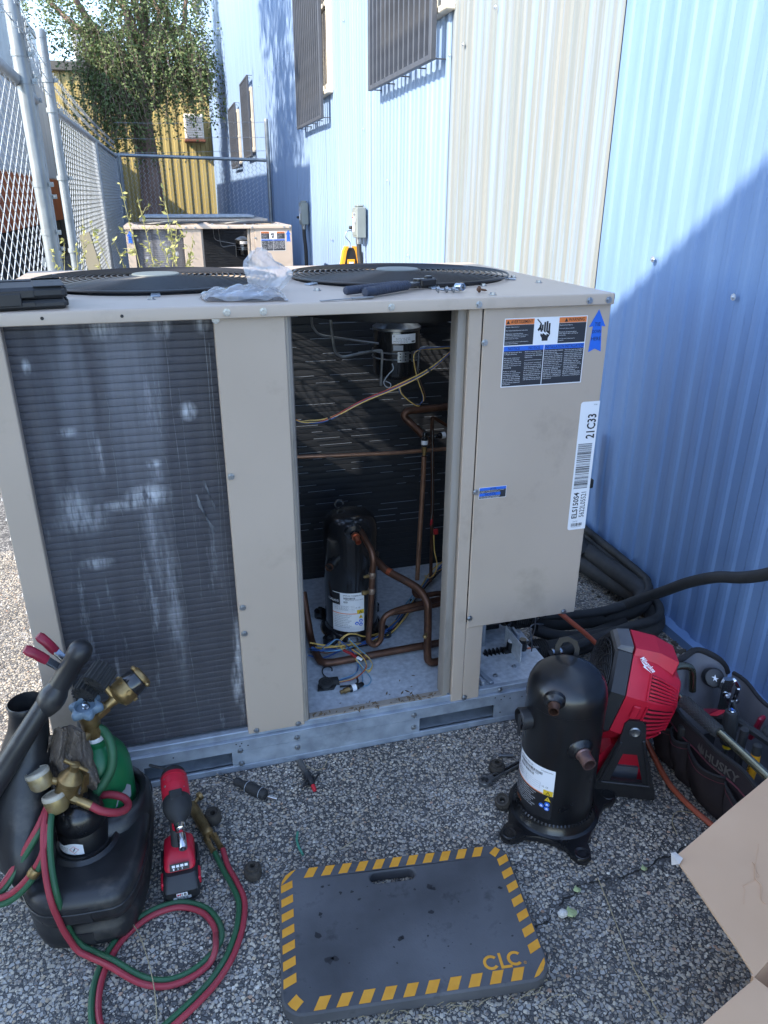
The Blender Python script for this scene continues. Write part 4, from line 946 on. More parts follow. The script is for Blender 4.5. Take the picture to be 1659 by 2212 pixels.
# screws
def hexscrew(mb, p, nrm, r=.0062):
    p = V3(p); n_ = Vector(nrm)
    mb.lathe([(0, -.001), (r * 1.35, 0), (r * 1.35, .0012), (r * .8, .0014)], p, n_, 14); mb.cyl(p + n_ * .001, p + n_ * .0058, r * .86, 6); return mb
s0 = None
for (x, y, z) in [(.116, 1.671, 1.270), (.195, 1.671, 1.269), (.704, 1.671, 1.268), (.998, 1.671, 1.268), (1.051, 1.671, 1.268), (.488, 1.671, 1.269), (.092, FY - .005, 1.253), (.097, FY - .005, .888), (.099, FY - .005, .528), (.098, FY - .005, .45), (.109, FY - .005, .132), (.226, FY - .005, .130), (.730, FY - .003, .118), (.731, FY - .007, .395), (.729, FY - .007, 1.175), (.728, FY - .007, .783), (1.031, FY - .007, .370), (.848, 1.692, .118), (.06, 1.682, .075), (.06, 1.682, .03), (.02 + .2, 1.682, .085), (.22, 1.682, .05), (.57, 1.682, .09), (.57, 1.682, .045)]:
    if s0 is None:
        s0 = up(hexscrew(MB(), (x, y, z), (0, -1, 0)), 'screw', M_screw, rear=True); p0 = Vector((x, y, z))
    else: REAR_OK.add(mesh_copy(s0, Vector((x, y, z)) - p0, U).name)
b0 = None
for (x, y) in ((.985, 2.09), (.993, 1.941), (.810, 1.90), (.735, 1.86), (.755, 1.71), (.36, 1.9), (-.3, 1.84), (-.04, 1.82)):
    if b0 is None: b0 = up(hexscrew(MB(), (x, y, 1.2845), (0, 0, 1), .0075), 'lid_screw', M_screw, rear=True); p0 = Vector((x, y, 1.2845))
    else: REAR_OK.add(mesh_copy(b0, Vector((x, y, 1.2845)) - p0, U).name)

# ---- labels on the control panel
def warn_label(parent):
    mp = Flat((.7795, FY - .0064, 1.0605), (1, 0, 0), (0, 0, 1), (0, -1, 0)); W, H = .2255, .170
    L = MB(); L.prism([(0, 0), (W, 0), (W, H), (0, H)], mp(0, 0, 0), (1, 0, 0), (0, 0, 1), (0, -1, 0), .0003); lab = L.build('warning_label', M_wirewht, parent)
    a = MB(); q = .0022
    put_rect(a, mp, q, .1045, .0795, H - .016); put_rect(a, mp, .1475, .1045, W - q, H - .016)
    put_rect(a, mp, q, q, .1105, .102); put_rect(a, mp, .1125, q, W - q, .102); a.build('label_ground', M_navyprint, lab, fix=False, smooth=0)
    a = MB(); put_rect(a, mp, q, H - .0155, .0795, H - q); put_rect(a, mp, .1475, H - .0155, W - q, H - q); a.build('warning_band', M_orangep, lab, fix=False, smooth=0)
    a = MB(); put_rect(a, mp, q, .0905, .1105, .102, .0006); put_rect(a, mp, .1125, .0905, W - q, .102, .0006); a.build('notice_band', M_bluep, lab, fix=False, smooth=0)
    a = MB(); put_text(a, mp, 'AVERTISSEMENT', .0165, H - .0125, .059, .008, .0009, bold=.01); put_text(a, mp, 'WARNING', .173, H - .0125, .044, .008, .0009, bold=.01)
    for u in (.0045, .162): put_poly(a, mp, [(u, H - .0133), (u + .0095, H - .0133), (u + .00475, H - .0045)], .0009)
    put_text(a, mp, 'NOTICE', .014, .0925, .031, .0075, .0009); put_text(a, mp, 'NOTICE', .069, .0925, .031, .0075, .0009); put_text(a, mp, 'INSTALLATION', .115, .0925, .052, .0075, .0009); put_text(a, mp, 'INSTALLATION', .170, .0925, .052, .0075, .0009)
    # pictogram: shocked hand
    put_poly(a, mp, [(.103, .112), (.119, .112), (.1195, .119), (.125, .128), (.124, .137), (.099, .134), (.098, .126), (.1025, .119)], .0006)
    for i in range(4): put_rect(a, mp, .1005 + .0062 * i, .134, .1053 + .0062 * i, .152 + (0, .006, .008, .003)[i], .0006)
    put_poly(a, mp, [(.094, .150), (.0975, .152), (.1005, .141), (.1005, .134), (.0985, .133)], .0006)
    put_poly(a, mp, [(.086, .165), (.096, .155), (.0945, .147), (.089, .140), (.093, .136), (.0995, .144), (.1, .155), (.0885, .1665)], .0006)
    a.build('lettering', M_ink, lab, fix=False, smooth=0)
    a = MB(); put_poly(a, mp, [(.093, .135), (.104, .1275), (.104, .132), (.115, .125), (.114, .130), (.124, .126), (.112, .1355), (.112, .131), (.102, .139), (.103, .1345)], .001)
    def lines(u, v, ws, dv, h=.0026):
        for t in ws:
            if t: put_text(a, mp, t, u, v, min(.0016 * len(t), .072), h, .0009)
            v -= dv
    lines(.004, H - .0225, ['Danger d\u2019\u00e9lectrocution', '', 'Peut causer des blessures ou la mort.', '', 'D\u00e9brancher toutes les sources', 'd\u2019alimentation \u00e9lectrique command\u00e9es \u00e0', 'distance avant d\u2019ouvrir un panneau', 'quelconque de l\u2019unit\u00e9.', '', 'L\u2019unit\u00e9 peut \u00eatre munie d\u2019alimentations', '\u00e9lectriques multiples.'], .0040)
    lines(.1495, H - .0225, ['Electric Shock Hazard.', '', 'Can cause injury or death.', '', 'Disconnect all remote electric', 'power supplies before opening any', 'unit panels.', '', 'Unit may have multiple power', 'supplies.'], .0042)
    def col(u, ws, w=.047, dv=.0047):
        v = .0855
        for t in ws:
            if t: put_text(a, mp, t, u, v, min(.00215 * len(t), w), .0030, .0009)
            v -= dv
    col(.004, ['Risk of incorrect line', 'voltage phasing.', '', 'May cause compressor', 'damage and abnormal', 'unit operation. Will cause', '3 phase compressor and', 'blower motor(s) to run', 'backwards.', '', 'Refer to phasing', 'markings in control box', 'and blower contactor', 'areas for proper phasing', 'instructions. Some models', 'do not utilize 3 phase', 'blower motors. Check unit', 'nameplate.'])
    col(.060, ['Before starting unit,', 'recheck every electrical', 'connection for absolute', 'tightness.', '', '', 'If Compressor contains an', 'Oil Restrictor, power supply', 'must be turned on at all', 'times. If power is off for', 'as much as 24 hours,', 'power supply to Unit must', 'be restored for 24 hours', 'before Compressor is', 'started. Failure to do so', 'will damage Compressor.'])
    col(.1145, ['Cette unit\u00e9 doit \u00eatre install\u00e9e', 'conform\u00e9ment aux', 'instructions de Mfg et aux', 'codes locaux. En l\u2019absence', 'de codes locaux, suivre le', 'National Fuel Gas Code, la', 'norme ANSI Z223.1 et le Code', '\u00e9lectrique national', '(installations aux E-U) ou', 'suivez-vous des normes', 'canadiennes CAN/CGA', 'B149.1 et .2 et du Code', 'canadien de l\u2019\u00e9lectricit\u00e9 CSA', 'C22.1 Partie 1 - Publication la', 'plus r\u00e9cente (Installation', 'canadienne)'], .05)
    col(.170, ['This unit must be installed', 'in accordance with Mfg\u2019s', 'instructions and local', 'codes. In the absence of', 'local codes, follow the', 'National Fuel Gas Code,', 'ANSI Z223.1 and the', 'National Electric Code', '(USA Installation) or use', 'Canadian Standards', 'CAN/CGA B149.1 and .2', 'and the Canadian', 'Electrical Code CSA C22.1', 'Part 1 - Latest Edition', '(Canadian Installation).'], .05)
    put_rect(a, mp, .06, .0655, .107, .066, .0009)
    a.build('fine_print', M_wirewht, lab, fix=False, smooth=0)
    return lab
REAR_OK.add(warn_label(U).name)
def arrow(x, z0, z1, words=True):
    mp = Flat((x, FY - .0064, z0), (1, 0, 0), (0, 0, 1), (0, -1, 0)); H = z1 - z0
    out = [(-.018, 0), (0, .008), (.018, 0), (.0125, .065), (.0235, .063), (0, H), (-.0235, .063), (-.0125, .065)]
    L = MB(); L.prism(out, mp(0, 0, 0), (1, 0, 0), (0, 0, 1), (0, -1, 0), .0004); lab = L.build('arrow_sticker', M_bluep, U)
    REAR_OK.add(lab.name)
    a = MB()
    put_text(a, mp, 'TIE', -.008, .065, .016, .009, .0007, bold=.005); put_text(a, mp, 'DOWN', -.0125, .047, .025, .009, .0007, bold=.005); put_text(a, mp, 'HERE', -.0135, .029, .027, .009, .0007, bold=.005)
    a.build('lettering', M_ink, lab, fix=False, smooth=0); return lab
arrow(1.035, 1.138, 1.244); FRONT_ARROW = arrow(-.372, 1.138, 1.244).name
def barcode(a, mp, u0, v0, u1, v1, lift, seed, n, vertical=True):
    rg = np.random.default_rng(seed); t = rg.choice([1, 1, 1, 2, 2, 3], 2 * n).astype(float); t = np.cumsum(t) / t.sum()
    for k in range(n):
        p, q = t[2 * k - 1] if k else 0, t[2 * k]
        if vertical: put_rect(a, mp, u0, v0 + (v1 - v0) * p, u1, v0 + (v1 - v0) * q, lift)
        else: put_rect(a, mp, u0 + (u1 - u0) * p, v0, u0 + (u1 - u0) * q, v1, lift)
mp = Flat((1.0135, FY - .0064, .637), (1, 0, 0), (0, 0, 1), (0, -1, 0)); H = .3705; W = .0555
L = MB(); r_ = .006
L.prism([(r_, 0), (W, 0), (W, H), (r_, H), (.002, H - .002), (0, H - r_), (0, r_), (.002, .002)], mp(0, 0, 0), (1, 0, 0), (0, 0, 1), (0, -1, 0), .0003); lab = L.build('barcode_label', M_wirewht, U)
a = MB(); put_text(a, mp, '21C33', .024, .268, .026, .068, rot=90, bold=.02); barcode(a, mp, .005, .125, .047, .256, .0006, 5, 46)
put_text(a, mp, 'ELS150S4', .008, .035, .017, .078, rot=90, bold=.02); put_text(a, mp, '5622L05521', .031, .037, .0155, .076, rot=90, bold=.006)
put_text(a, mp, '21C33', .014, .0235, .014, .004); barcode(a, mp, .009, .011, .044, .020, .0006, 9, 22, False); put_text(a, mp, '5622L05521', .010, .0075, .03, .0025); put_text(a, mp, '02098', .038, H - .0105, .010, .003)
a.build('lettering', M_ink, lab, fix=False, smooth=0)
mp = Flat((.7375, FY - .0064, .7605), (1, 0, 0), (0, 0, 1), (0, -1, 0)); W, H = .0785, .033
L = MB(); L.prism([(0, 0), (W, 0), (W, H), (0, H)], mp(0, 0, 0), (1, 0, 0), (0, 0, 1), (0, -1, 0), .0003); lab = L.build('notice_label', M_wirewht, U)
a = MB(); put_rect(a, mp, .001, .001, W - .001, H - .001); a.build('label_ground', M_navyprint, lab, fix=False, smooth=0)
a = MB(); put_rect(a, mp, .001, .0245, W - .001, H - .001, .0006); put_rect(a, mp, .001, .0085, .062, .0165, .0006); a.build('notice_band', M_bluep, lab, fix=False, smooth=0)
a = MB(); put_text(a, mp, 'AVIS', .031, .0255, .018, .0052, .0009, bold=.01); put_text(a, mp, 'NOTICE', .018, .0097, .03, .0055, .0009, bold=.01); a.build('lettering', M_ink, lab, fix=False, smooth=0)
a = MB()
for t, v, w in (('CONNEXIONS \u00c9LECTRIQUES SUR LE TERRAIN', .0215, .07), ('SITU\u00c9ES \u00c0 L\u2019ARRI\u00c8RE DE CE PANNEAU', .0178, .057), ('FIELD POWER CONNECTIONS', .0052, .057), ('LOCATED BEHIND THIS PANEL.', .0016, .057)): put_text(a, mp, t, .003, v, w, .0027, .0009)
a.build('fine_print', M_wirewht, lab, fix=False, smooth=0)

# ---- inside the opening
def scroll_comp(parent, c, r, zt, z0, matb, feet=True):
    "scroll compressor shell: straight can with a domed, shouldered cap"
    mb = MB(); h = zt - z0
    mb.lathe([(r * .9, z0), (r * .97, z0 + .004), (r, z0 + .012), (r, z0 + h * .80), (r * 1.012, z0 + h * .803), (r * 1.012, z0 + h * .82), (r * 1.0, z0 + h * .85), (r * .965, z0 + h * .895), (r * .88, z0 + h * .938), (r * .72, z0 + h * .968), (r * .45, z0 + h * .988), (0, zt)], (c[0], c[1], 0), (0, 0, 1), 48)
    return mb
cc = (.497, 2.172); cr_ = .0905
comp = up(scroll_comp(U, cc, cr_, .560, .135, M_blackp), 'compressor', M_blackp)
mb = MB(); mb.lathe([(.02, .1155), (.105, .1155), (.11, .119), (.105, .128), (.093, .136), (.089, .150)], (*cc, 0), (0, 0, 1), 40)
mb.build('base_flange', M_blackp, comp)
for ang in (40, 135, 222, 318):
    a_ = math.radians(ang); u = Vector((math.cos(a_), math.sin(a_), 0)); c = Vector((*cc, .121)); mb = MB()
    mb.bar(c + u * .07, c + u * .135, .05, .008, bev=.004); mb.cyl(c + u * .132 - Vector((0, 0, .006)), c + u * .132 + Vector((0, 0, .018)), .022, 20); mb.cyl(c + u * .132 + Vector((0, 0, .018)), c + u * .132 + Vector((0, 0, .022)), .015, 16); mb.hexp(c + u * .132 + Vector((0, 0, .022)), c + u * .132 + Vector((0, 0, .03)), .009); mb.build('mounting_foot', M_blackp, comp)
mb = MB(); mb.lathe([(.03, 0), (.026, .008), (.013, .012), (.013, .03)], (.488, 2.09, .517), (.05, -1, -.12), 18); mb.build('discharge_boss', M_blackp, comp)
mb = MB(); mb.lathe([(.0128, 0), (.0135, .003), (.0135, .012), (.0095, .013), (.0095, .04), (.0085, .04), (.0085, .015)], (.4885, 2.068, .5145), (.06, -1, -.22), 16); mb.build('copper_stub', M_copperb, comp)
mb = MB(); mb.cyl((.567, 2.13, .408), (.545, 2.09, .405), .019, 16); mb.build('port_boss', M_blackp, comp); mb = MB(); mb.cyl((.425, 2.115, .405), (.41, 2.09, .40), .017, 16); mb.build('port_boss', M_blackp, comp)
mb = MB(); mb.lathe([(.013, 0), (.013, .02), (.011, .02), (.011, 0)], (.415, 2.10, .402), (-.5, -.8, 0), 14); mb.build('copper_stub', M_copper, comp)
mb = MB(); mb.tube([(cc[0] - .03 + .014 * math.cos(a), 2.2, .572 + .014 * math.sin(a)) for a in [2 * PI * i / 14 for i in range(14)]], .003, 6, closed=True); mb.build('lifting_ring', M_blackp, comp)
def comp_label(parent, mp, W, H, model, serial, dark_lower):
    L = MB(); put_rect(L, mp, 0, 0, W, H, .0005, 14); lab = L.build('data_label', M_wirewht, parent, fix=False)
    a = MB(); b = MB(); o = MB(); y = MB(); bl = MB()
    put_text(a, mp, model, .04, H - .0115, .050, .0045, .0009); put_text(a, mp, serial, W - .036, H - .0115, .03, .0042, .0009)
    barcode(a, mp, .042, H - .023, W - .03, H - .0155, .0009, 3, 34, False); put_text(a, mp, model, .048, H - .0275, .06, .0035, .0009); barcode(a, mp, .042, H - .037, W - .055, H - .030, .0009, 4, 26, False)
    for k in range(4): put_rect(a, mp, .005, H - .048 - .006 * k, W - .035, H - .0477 - .006 * k, .0009, 8)
    for u in (.005, .02, .035, .05, .07, W - .035): put_rect(a, mp, u, H - .066, u + .0004, H - .0477, .0009)
    for r_i, t in enumerate(('VOLTS 460  60 HZ  3 PH', 'LRA 38  RLA 7.1', 'USE ONLY COPPER CONDUCTORS')): put_text(a, mp, t, .008, H - .052 - .006 * r_i, .05, .0025, .0009)
    put_text(a, mp, 'UL  CE', W - .030, H - .058, .016, .005, .0009)
    put_rect(o, mp, .0, H - .0795, W - .026, H - .0765, .0009, 10)
    lines_ = 8; col_ = b if dark_lower else a
    for k in range(lines_):
        v = H - .0865 - .0066 * k
        if v > .004:
            put_text(col_, mp, ('ELECTRIC SHOCK HAZARD  DISCONNECT POWER', 'BEFORE SERVICING  READ INSTRUCTIONS', 'SYSTEM CONTAINS OIL AND REFRIGERANT', 'UNDER HIGH PRESSURE  REMOVE PRESSURE', 'BEFORE OPENING SYSTEM', 'DO NOT TOUCH HOT SURFACE', 'EXPLOSION HAZARD USE WITH CARE', 'WEAR EYE PROTECTION AND GLOVES')[k], .006, v, W - .05 - .006 * (k % 3), .003, .0011)
    if dark_lower:
        d = MB(); put_rect(d, mp, 0, 0, W, H - .0795, .0008, 14); put_rect(d, mp, 0, H - .05, .03, H - .002, .0008, 4); d.build('label_ground', M_ink, lab, fix=False)
        put_text(o, mp, 'safety', .03, .003, .03, .007, .0012)
    else:
        d = MB(); put_rect(d, mp, 0, H - .046, .030, H - .002, .0008, 4); d.build('label_ground', M_ink, lab, fix=False)
    put_text(b, mp, 'COPELAND', -.02, H - .036, .046, .0085, .0011)
    put_rect(y, mp, W - .025, H - .0795, W - .001, H - .064, .0009, 3); put_poly(y, mp, [(W - .020, H - .097), (W - .004, H - .097), (W - .012, H - .083)], .0012)
    put_poly(a, mp, [(W - .019, H - .078), (W - .007, H - .078), (W - .013, H - .0665)], .0012); put_poly(y, mp, [(W - .0165, H - .077), (W - .0095, H - .077), (W - .013, H - .069)], .0014)
    put_text(a, mp, '!', W - .0136, H - .0765, .0012, .006, .0016); put_poly(a, mp, [(W - .013, H - .0955), (W - .0105, H - .090), (W - .0125, H - .0905), (W - .0115, H - .0855), (W - .0145, H - .0915), (W - .0125, H - .091)], .0015)
    for (u, v) in ((W - .012, H - .107), (W - .026, H - .1155), (W - .012, H - .121)):
        put_poly(bl, mp, [(u + .0066 * math.cos(t), v + .0066 * math.sin(t)) for t in [2 * PI * i / 18 for i in range(18)]], .0011)
        put_poly(b, mp, [(u + .0030 * math.cos(t), v + .0022 * math.sin(t)) for t in [2 * PI * i / 10 for i in range(10)]], .0015); put_rect(b, mp, u - .004, v - .004, u + .004, v - .0028, .0015)
    for m_, n_, q in ((a, 'lettering', M_ink), (b, 'lettering', M_wirewht), (o, 'orange_band', M_orangep), (y, 'warning_signs', M_yellowp), (bl, 'blue_signs', M_bluep)): m_.build(n_, q, lab, fix=False, smooth=0)
    return lab
comp_label(comp, Round((*cc, .148), cr_, -2.55), .112, .148, 'ZP57LKE-TFD-800', '25LA6441N', False)
M_copper2 = mat('mid_copper', lin('80604c'), lin('a67c64'), 25, .42, .55, dirt=lin('5a463c'), dirt_scale=14, dirt_amt=.5)
def pipe(name, pts, r, m_=M_copper, k=7, n=12, parent=None):
    mb = MB(); mb.tube(cr(pts, k), r, n); return up(mb, name, m_, parent)
suc = pipe('suction_pipe', [(0.552, 2.11, 0.408), (0.565, 2.06, 0.410), (0.581, 2.02, 0.399), (0.639, 1.95, 0.38), (0.660, 1.92, 0.368), (0.674, 1.89, 0.343), (0.675, 1.88, 0.305), (0.673, 1.868, 0.165), (0.679, 1.866, 0.139), (0.700, 1.866, 0.131), (0.80, 1.88, 0.130)], .0125)
mb = MB(); mb.tube([(.5835, 2.017, .3985), (.592, 2.006, .396)], .0129, 14); mb.build('braze_band', mat('orange_braze', lin('a8532f'), lin('7b4030'), 60, .5, .5), suc)
dis = pipe('discharge_pipe', [(0.515, 2.10, 0.515), (0.513, 2.02, 0.511), (0.519, 1.985, 0.497), (0.522, 1.97, 0.47), (0.519, 1.97, 0.427), (0.517, 1.97, 0.367), (0.513, 1.97, 0.286), (0.506, 1.97, 0.19), (0.512, 1.97, 0.170), (0.528, 1.97, 0.160), (0.543, 1.97, 0.172), (0.549, 1.97, 0.195), (0.554, 1.97, 0.246), (0.571, 1.972, 0.266), (0.613, 1.98, 0.274), (0.69, 2.0, 0.272), (.79, 2.05, .25)], .0098)
for (x, z, capd) in ((.518, .418, 0), (.5165, .362, 1)):
    mb = MB(); mb.cyl((x, 1.97, z), (x - .018, 1.964, z), .0042, 10); mb.hexp((x - .013, 1.966, z), (x - .019, 1.964, z), .006); mb.lathe([(.0045, 0), (.0045, .008), (.003, .010), (0, .010)] if not capd else [(.0075, 0), (.0078, .004), (.0078, .012), (.006, .014), (0, .014)], (x - .019, 1.964, z), (-1, -.1, 0), 10); mb.build('service_port', M_brass, dis)
    mb = MB(); mb.lathe([(.0102, -.01), (.012, -.004), (.012, .004), (.0102, .01)], (x, 1.97, z), (0, 0, 1), 12); mb.build('braze_joint', M_braze, dis)
mb = MB(); mb.cyl((.672, 1.875, .245), (.66, 1.858, .238), .005, 10); mb.lathe([(.007, 0), (.007, .008), (.004, .011), (0, .011)], (.662, 1.862, .239), (-.6, -.8, -.3), 10); mb.build('service_port', M_brass, suc)
pipe('equalizer_pipe', [(0.704, 2.1, 0.29), (0.703, 2.1, 0.262), (0.710, 2.1, .246), (0.73, 2.1, 0.24), (0.79, 2.1, 0.241), (0.815, 2.1, .232), (0.818, 2.1, 0.218), (0.80, 2.1, 0.199), (0.735, 2.1, 0.194), (0.613, 2.1, 0.189)], .0095)
pipe('riser_pipe', [(.759, 2.2, .71), (.757, 2.2, .6), (.750, 2.2, .4), (.745, 2.2, .25)], .0082, M_copper2)
pipe('liquid_header', [(0.25, 2.25, 0.733), (0.51, 2.25, 0.721), (0.675, 2.25, 0.714), (0.777, 2.25, 0.713), (1.03, 2.25, 0.712)], .0066, M_copper2)
pipe('upper_pipe', [(1.03, 2.3, .85), (0.895, 2.3, 0.846), (0.755, 2.3, 0.842), (0.728, 2.3, .838), (0.720, 2.3, 0.822), (0.74, 2.29, .80), (0.772, 2.25, 0.765), (.785, 2.23, .74)], .0125)
pipe('upper_pipe', [(1.02, 2.35, .69), (0.918, 2.35, 0.747), (0.846, 2.35, 0.793), (.838, 2.35, .785), (0.838, 2.35, 0.742), (0.847, 2.35, 0.485), (.85, 2.35, .15)], .0065)
pipe('floor_pipe', [(0.335, 2.20, 0.26), (0.338, 2.12, 0.155), (.338, 2.05, .136), (0.342, 1.985, 0.133), (0.352, 1.958, 0.133), (0.388, 1.948, 0.133), (0.572, 1.957, 0.133), (0.80, 1.965, 0.133)], .0125)
def switch(p, d, parent=None):
    p = V3(p); d = Vector(d).normalized(); mb = MB(); mb.lathe([(.0, 0), (.009, 0), (.011, .003), (.011, .03), (.008, .034), (.008, .045), (.005, .05), (0, .05)], p, d, 16); s = up(mb, 'pressure_switch', M_blackw)
    mb = MB(); mb.lathe([(.0113, .008), (.0113, .022)], p, d, 16); mb.build('label_wrap', M_wirewht, s)
    mb = MB(); mb.hexp(p, p - d * .018, .0085); mb.cyl(p - d * .018, p - d * .03, .006, 10); mb.build('hex_nut', M_brass, s); return s
switch((.7595, 2.2, .745), (0, 0, 1)); switch((.875, 2.3, .747), (-1, -.1, -.05))
mb = MB(); mb.grid(lambda u, v: (.70 + .16 * u, 2.50 + .02 * math.sin(u * 9), 1.125 + .075 * v + .006 * math.sin(u * 7 + v * 3)), 12, 5); up(mb, 'insulation_flap', mat('cream_facing', lin('d8cdb8'), lin('c9bda6'), 30, .7))
# wiring
def wires(name, pts, cols, spread=.004, r=.0016, k=7, seed=1):
    rg = np.random.default_rng(seed); P = [np.array(p, float) for p in pts]; root = None
    for i, c in enumerate(cols):
        o = rg.normal(size=3) * spread; q = [p + o * (0.4 + .6 * math.sin(1.7 * j + i)) + rg.normal(size=3) * spread * .35 for j, p in enumerate(P)]
        mb = MB(); mb.tube(cr(q, k), r, 6); o_ = mb.build('wire', c, root if root else U)
        if root is None: root = o_; o_.name = name; ORG[o_.name] = ORG[U.name]
    return root
top_h = wires('wire_bundle', [(0.25, 1.86, .985), (0.284, 1.85, 0.966), (0.317, 1.85, 0.958), (0.372, 1.85, 0.963), (0.461, 1.85, 1.004), (0.553, 1.86, 1.033), (0.654, 1.87, 1.071), (0.73, 1.88, 1.125)], [M_wy, M_wr, M_wb, M_wk, M_wy], .003, .0016, seed=3)
mb = MB()
for (x, y, z) in ((.372, 1.85, .963), (.654, 1.87, 1.071)): mb.lathe([(.0062, -.003), (.007, 0), (.0062, .003)], (x, y, z), (1, 0, .35), 10)
mb.build('cable_tie', M_wk, top_h)
wires('motor_leads', [(0.624, 2.05, 0.998), (0.636, 2.05, 0.965), (0.678, 2.05, 0.929), (0.697, 2.05, 0.935), (0.704, 2.05, 0.957), (0.68, 2.05, 1.02), (0.674, 2.06, 1.085), (.75, 2.07, 1.092), (.9, 2.08, 1.09)], [M_wy, M_wb, M_wk, M_wn], .004, .0015, seed=5)
wires('ground_lead', [(.598, 2.035, 1.06), (.60, 2.03, 1.045), (.585, 2.03, 1.03), (.572, 2.03, 1.01), (.578, 2.03, .995), (.59, 2.03, .992), (.592, 2.03, 1.003), (.58, 2.04, 1.01)], [M_greyp], .001, .0015)
main = wires('wire_harness', [(0.99, 2.49, 0.17), (0.955, 2.45, 0.16), (0.877, 2.40, 0.145), (0.745, 2.243, 0.135), (0.69, 2.17, 0.13), (0.608, 2.08, 0.128), (0.519, 2.035, 0.13), (0.443, 2.015, 0.135), (0.376, 2.01, 0.135), (0.33, 2.03, 0.14)], [M_wb, M_wy, M_wl, M_wr, M_wb, M_wk, M_wy, M_wb, M_wn, M_wl, M_wk, M_wb, M_wy, M_wb], .011, .0027, seed=8)
for (x, y, z) in ((.877, 2.40, .145), (.745, 2.243, .135), (.40, 2.012, .137)):
    mb = MB(); mb.lathe([(.011, -.003), (.013, 0), (.011, .003)], (x, y, z), (.7, .7, .05), 12); mb.tube([(x + .01, y, z + .008), (x + .024, y - .006, z + .02)], .0015, 5); mb.build('cable_tie', M_wk, main)
for nm, pts_, cs_ in (('wire_loop', [(0.43, 1.99, 0.14), (.42, 2.02, .155), (0.447, 2.037, 0.17), (0.479, 2.042, 0.165), (0.513, 2.04, 0.15), (.57, 2.07, .135)], [M_wy, M_wy]),
                      ('wire_loop', [(0.455, 2.02, 0.16), (0.48, 1.965, 0.15), (0.497, 1.93, 0.14), (0.500, 1.902, 0.130), (0.479, 1.89, 0.125), (0.456, 1.94, 0.14), (.43, 1.99, .15)], [M_wy, M_wy, M_wl]),
                      ('plug_lead', [(0.45, 1.965, 0.16), (0.478, 1.93, 0.15), (0.476, 1.89, 0.135), (0.434, 1.858, 0.125), (0.376, 1.857, 0.124)], [M_wy, M_wr]),
                      ('plug_lead', [(0.36, 2.01, 0.15), (0.39, 2.015, 0.165), (0.416, 2.015, 0.17), (0.448, 1.975, 0.15), (0.459, 1.93, 0.13), (0.44, 1.885, 0.123), (0.376, 1.862, 0.122)], [M_wb, M_wl]),
                      ('switch_lead', [(0.455, 1.95, 0.135), (0.464, 1.914, 0.121), (0.459, 1.865, 0.118), (0.447, 1.823, 0.122)], [M_wl]), ('switch_lead', [(.46, 1.93, .135), (0.477, 1.898, 0.121), (0.482, 1.853, 0.118), (0.466, 1.82, 0.118), (.447, 1.818, .124)], [M_wl]),
                      ('sensor_lead', [(0.82, 2.33, .19), (0.779, 2.15, 0.282), (0.799, 2.15, 0.319), (0.790, 2.15, 0.382), (0.786, 2.15, 0.444)], [M_wy, M_wy]), ('sensor_lead', [(.788, 2.15, .458), (.775, 2.15, .49), (.78, 2.16, .55), (.785, 2.2, .8)], [M_wk])):
    wires(nm, pts_, cs_, .0028, .0017, seed=len(pts_))
for a_, b_ in (((0.775, 2.148, 0.503), (0.773, 2.15, .48)), ((.785, 2.146, .466), (.787, 2.148, .445)), ((.792, 2.146, .466), (.794, 2.148, .445)), ((.42, 1.965, .162), (.445, 1.945, .155)), ((.44, 1.955, .155), (.458, 1.935, .145))):
    mb = MB(); mb.bar(a_, b_, .01, .007, bev=.002); up(mb, 'spade_connector', M_redcon)
mb = MB(); mb.bar((.458, 1.935, .148), (.472, 1.922, .143), .011, .006, bev=.002); up(mb, 'white_connector', M_wirewht, label='white plug block with printed marks on the blue leads')
# moulded plug, its tether and the loose pressure switch on the floor
pl = MB(); pl.lathe([(0, .122), (.014, .122), (.0165, .124), (.0225, .137), (.0225, .1395), (.018, .141), (.017, .139), (0, .139)], (.338, 1.862, 0), (.0, -.12, 1), 22)
for a_ in (0, 2.1, 4.2): pl.cyl((.338 + .007 * math.cos(a_), 1.847 + .007 * math.sin(a_), .138), (.338 + .007 * math.cos(a_), 1.846 + .007 * math.sin(a_), .1415), .003, 8)
pl.loft([[(.35, 1.865, .120), (.35, 1.85, .120), (.352, 1.85, .139), (.352, 1.865, .139)], [(.382, 1.868, .119), (.382, 1.846, .119), (.380, 1.846, .135), (.380, 1.868, .135)]]); pl.prism([(-.028, -.02), (.022, -.024), (.034, -.004), (.02, .014), (-.02, .012)], (.338, 1.855, .115), (1, 0, 0), (0, 1, 0), (0, 0, 1), .006)
pg = up(pl, 'moulded_plug', M_rubber)
mb = MB(); mb.tube(cr([(.345, 1.905, .118), (.343, 1.925, .118), (.35, 1.945, .119), (.366, 1.95, .118), (.376, 1.94, .118), (.374, 1.925, .118)], 6), .002, 6); mb.tube(cr([(.345, 1.87, .13), (.346, 1.89, .125), (.345, 1.905, .119)], 5), .002, 6); mb.build('tether_hook', M_rubber, pg)
mb = MB(); mb.tube(cr([(.38, 1.838, .118), (.42, 1.835, .118), (.438, 1.845, .118), (.442, 1.87, .119)], 6), .003, 6); mb.build('strap', M_rubber, pg)
switch((.402, 1.806, .127), (1, .28, .02))
rg_ = np.random.default_rng(4); lt = MB()
for i in range(70):
    x = rg_.uniform(.27, .655); y = 1.70 + rg_.normal() * .006 + (.05 * abs(rg_.normal()) if i > 45 else 0); z = .1345 if y < 1.72 else .1155; a_ = rg_.uniform(0, PI); L_ = rg_.uniform(.002, .009)
    lt.prism([(-L_, 0), (0, .3 * L_), (L_, 0), (0, -.3 * L_)], (x, y, z), (math.cos(a_), math.sin(a_), .1), (-math.sin(a_), math.cos(a_), 0), (0, 0, 1), .0012)
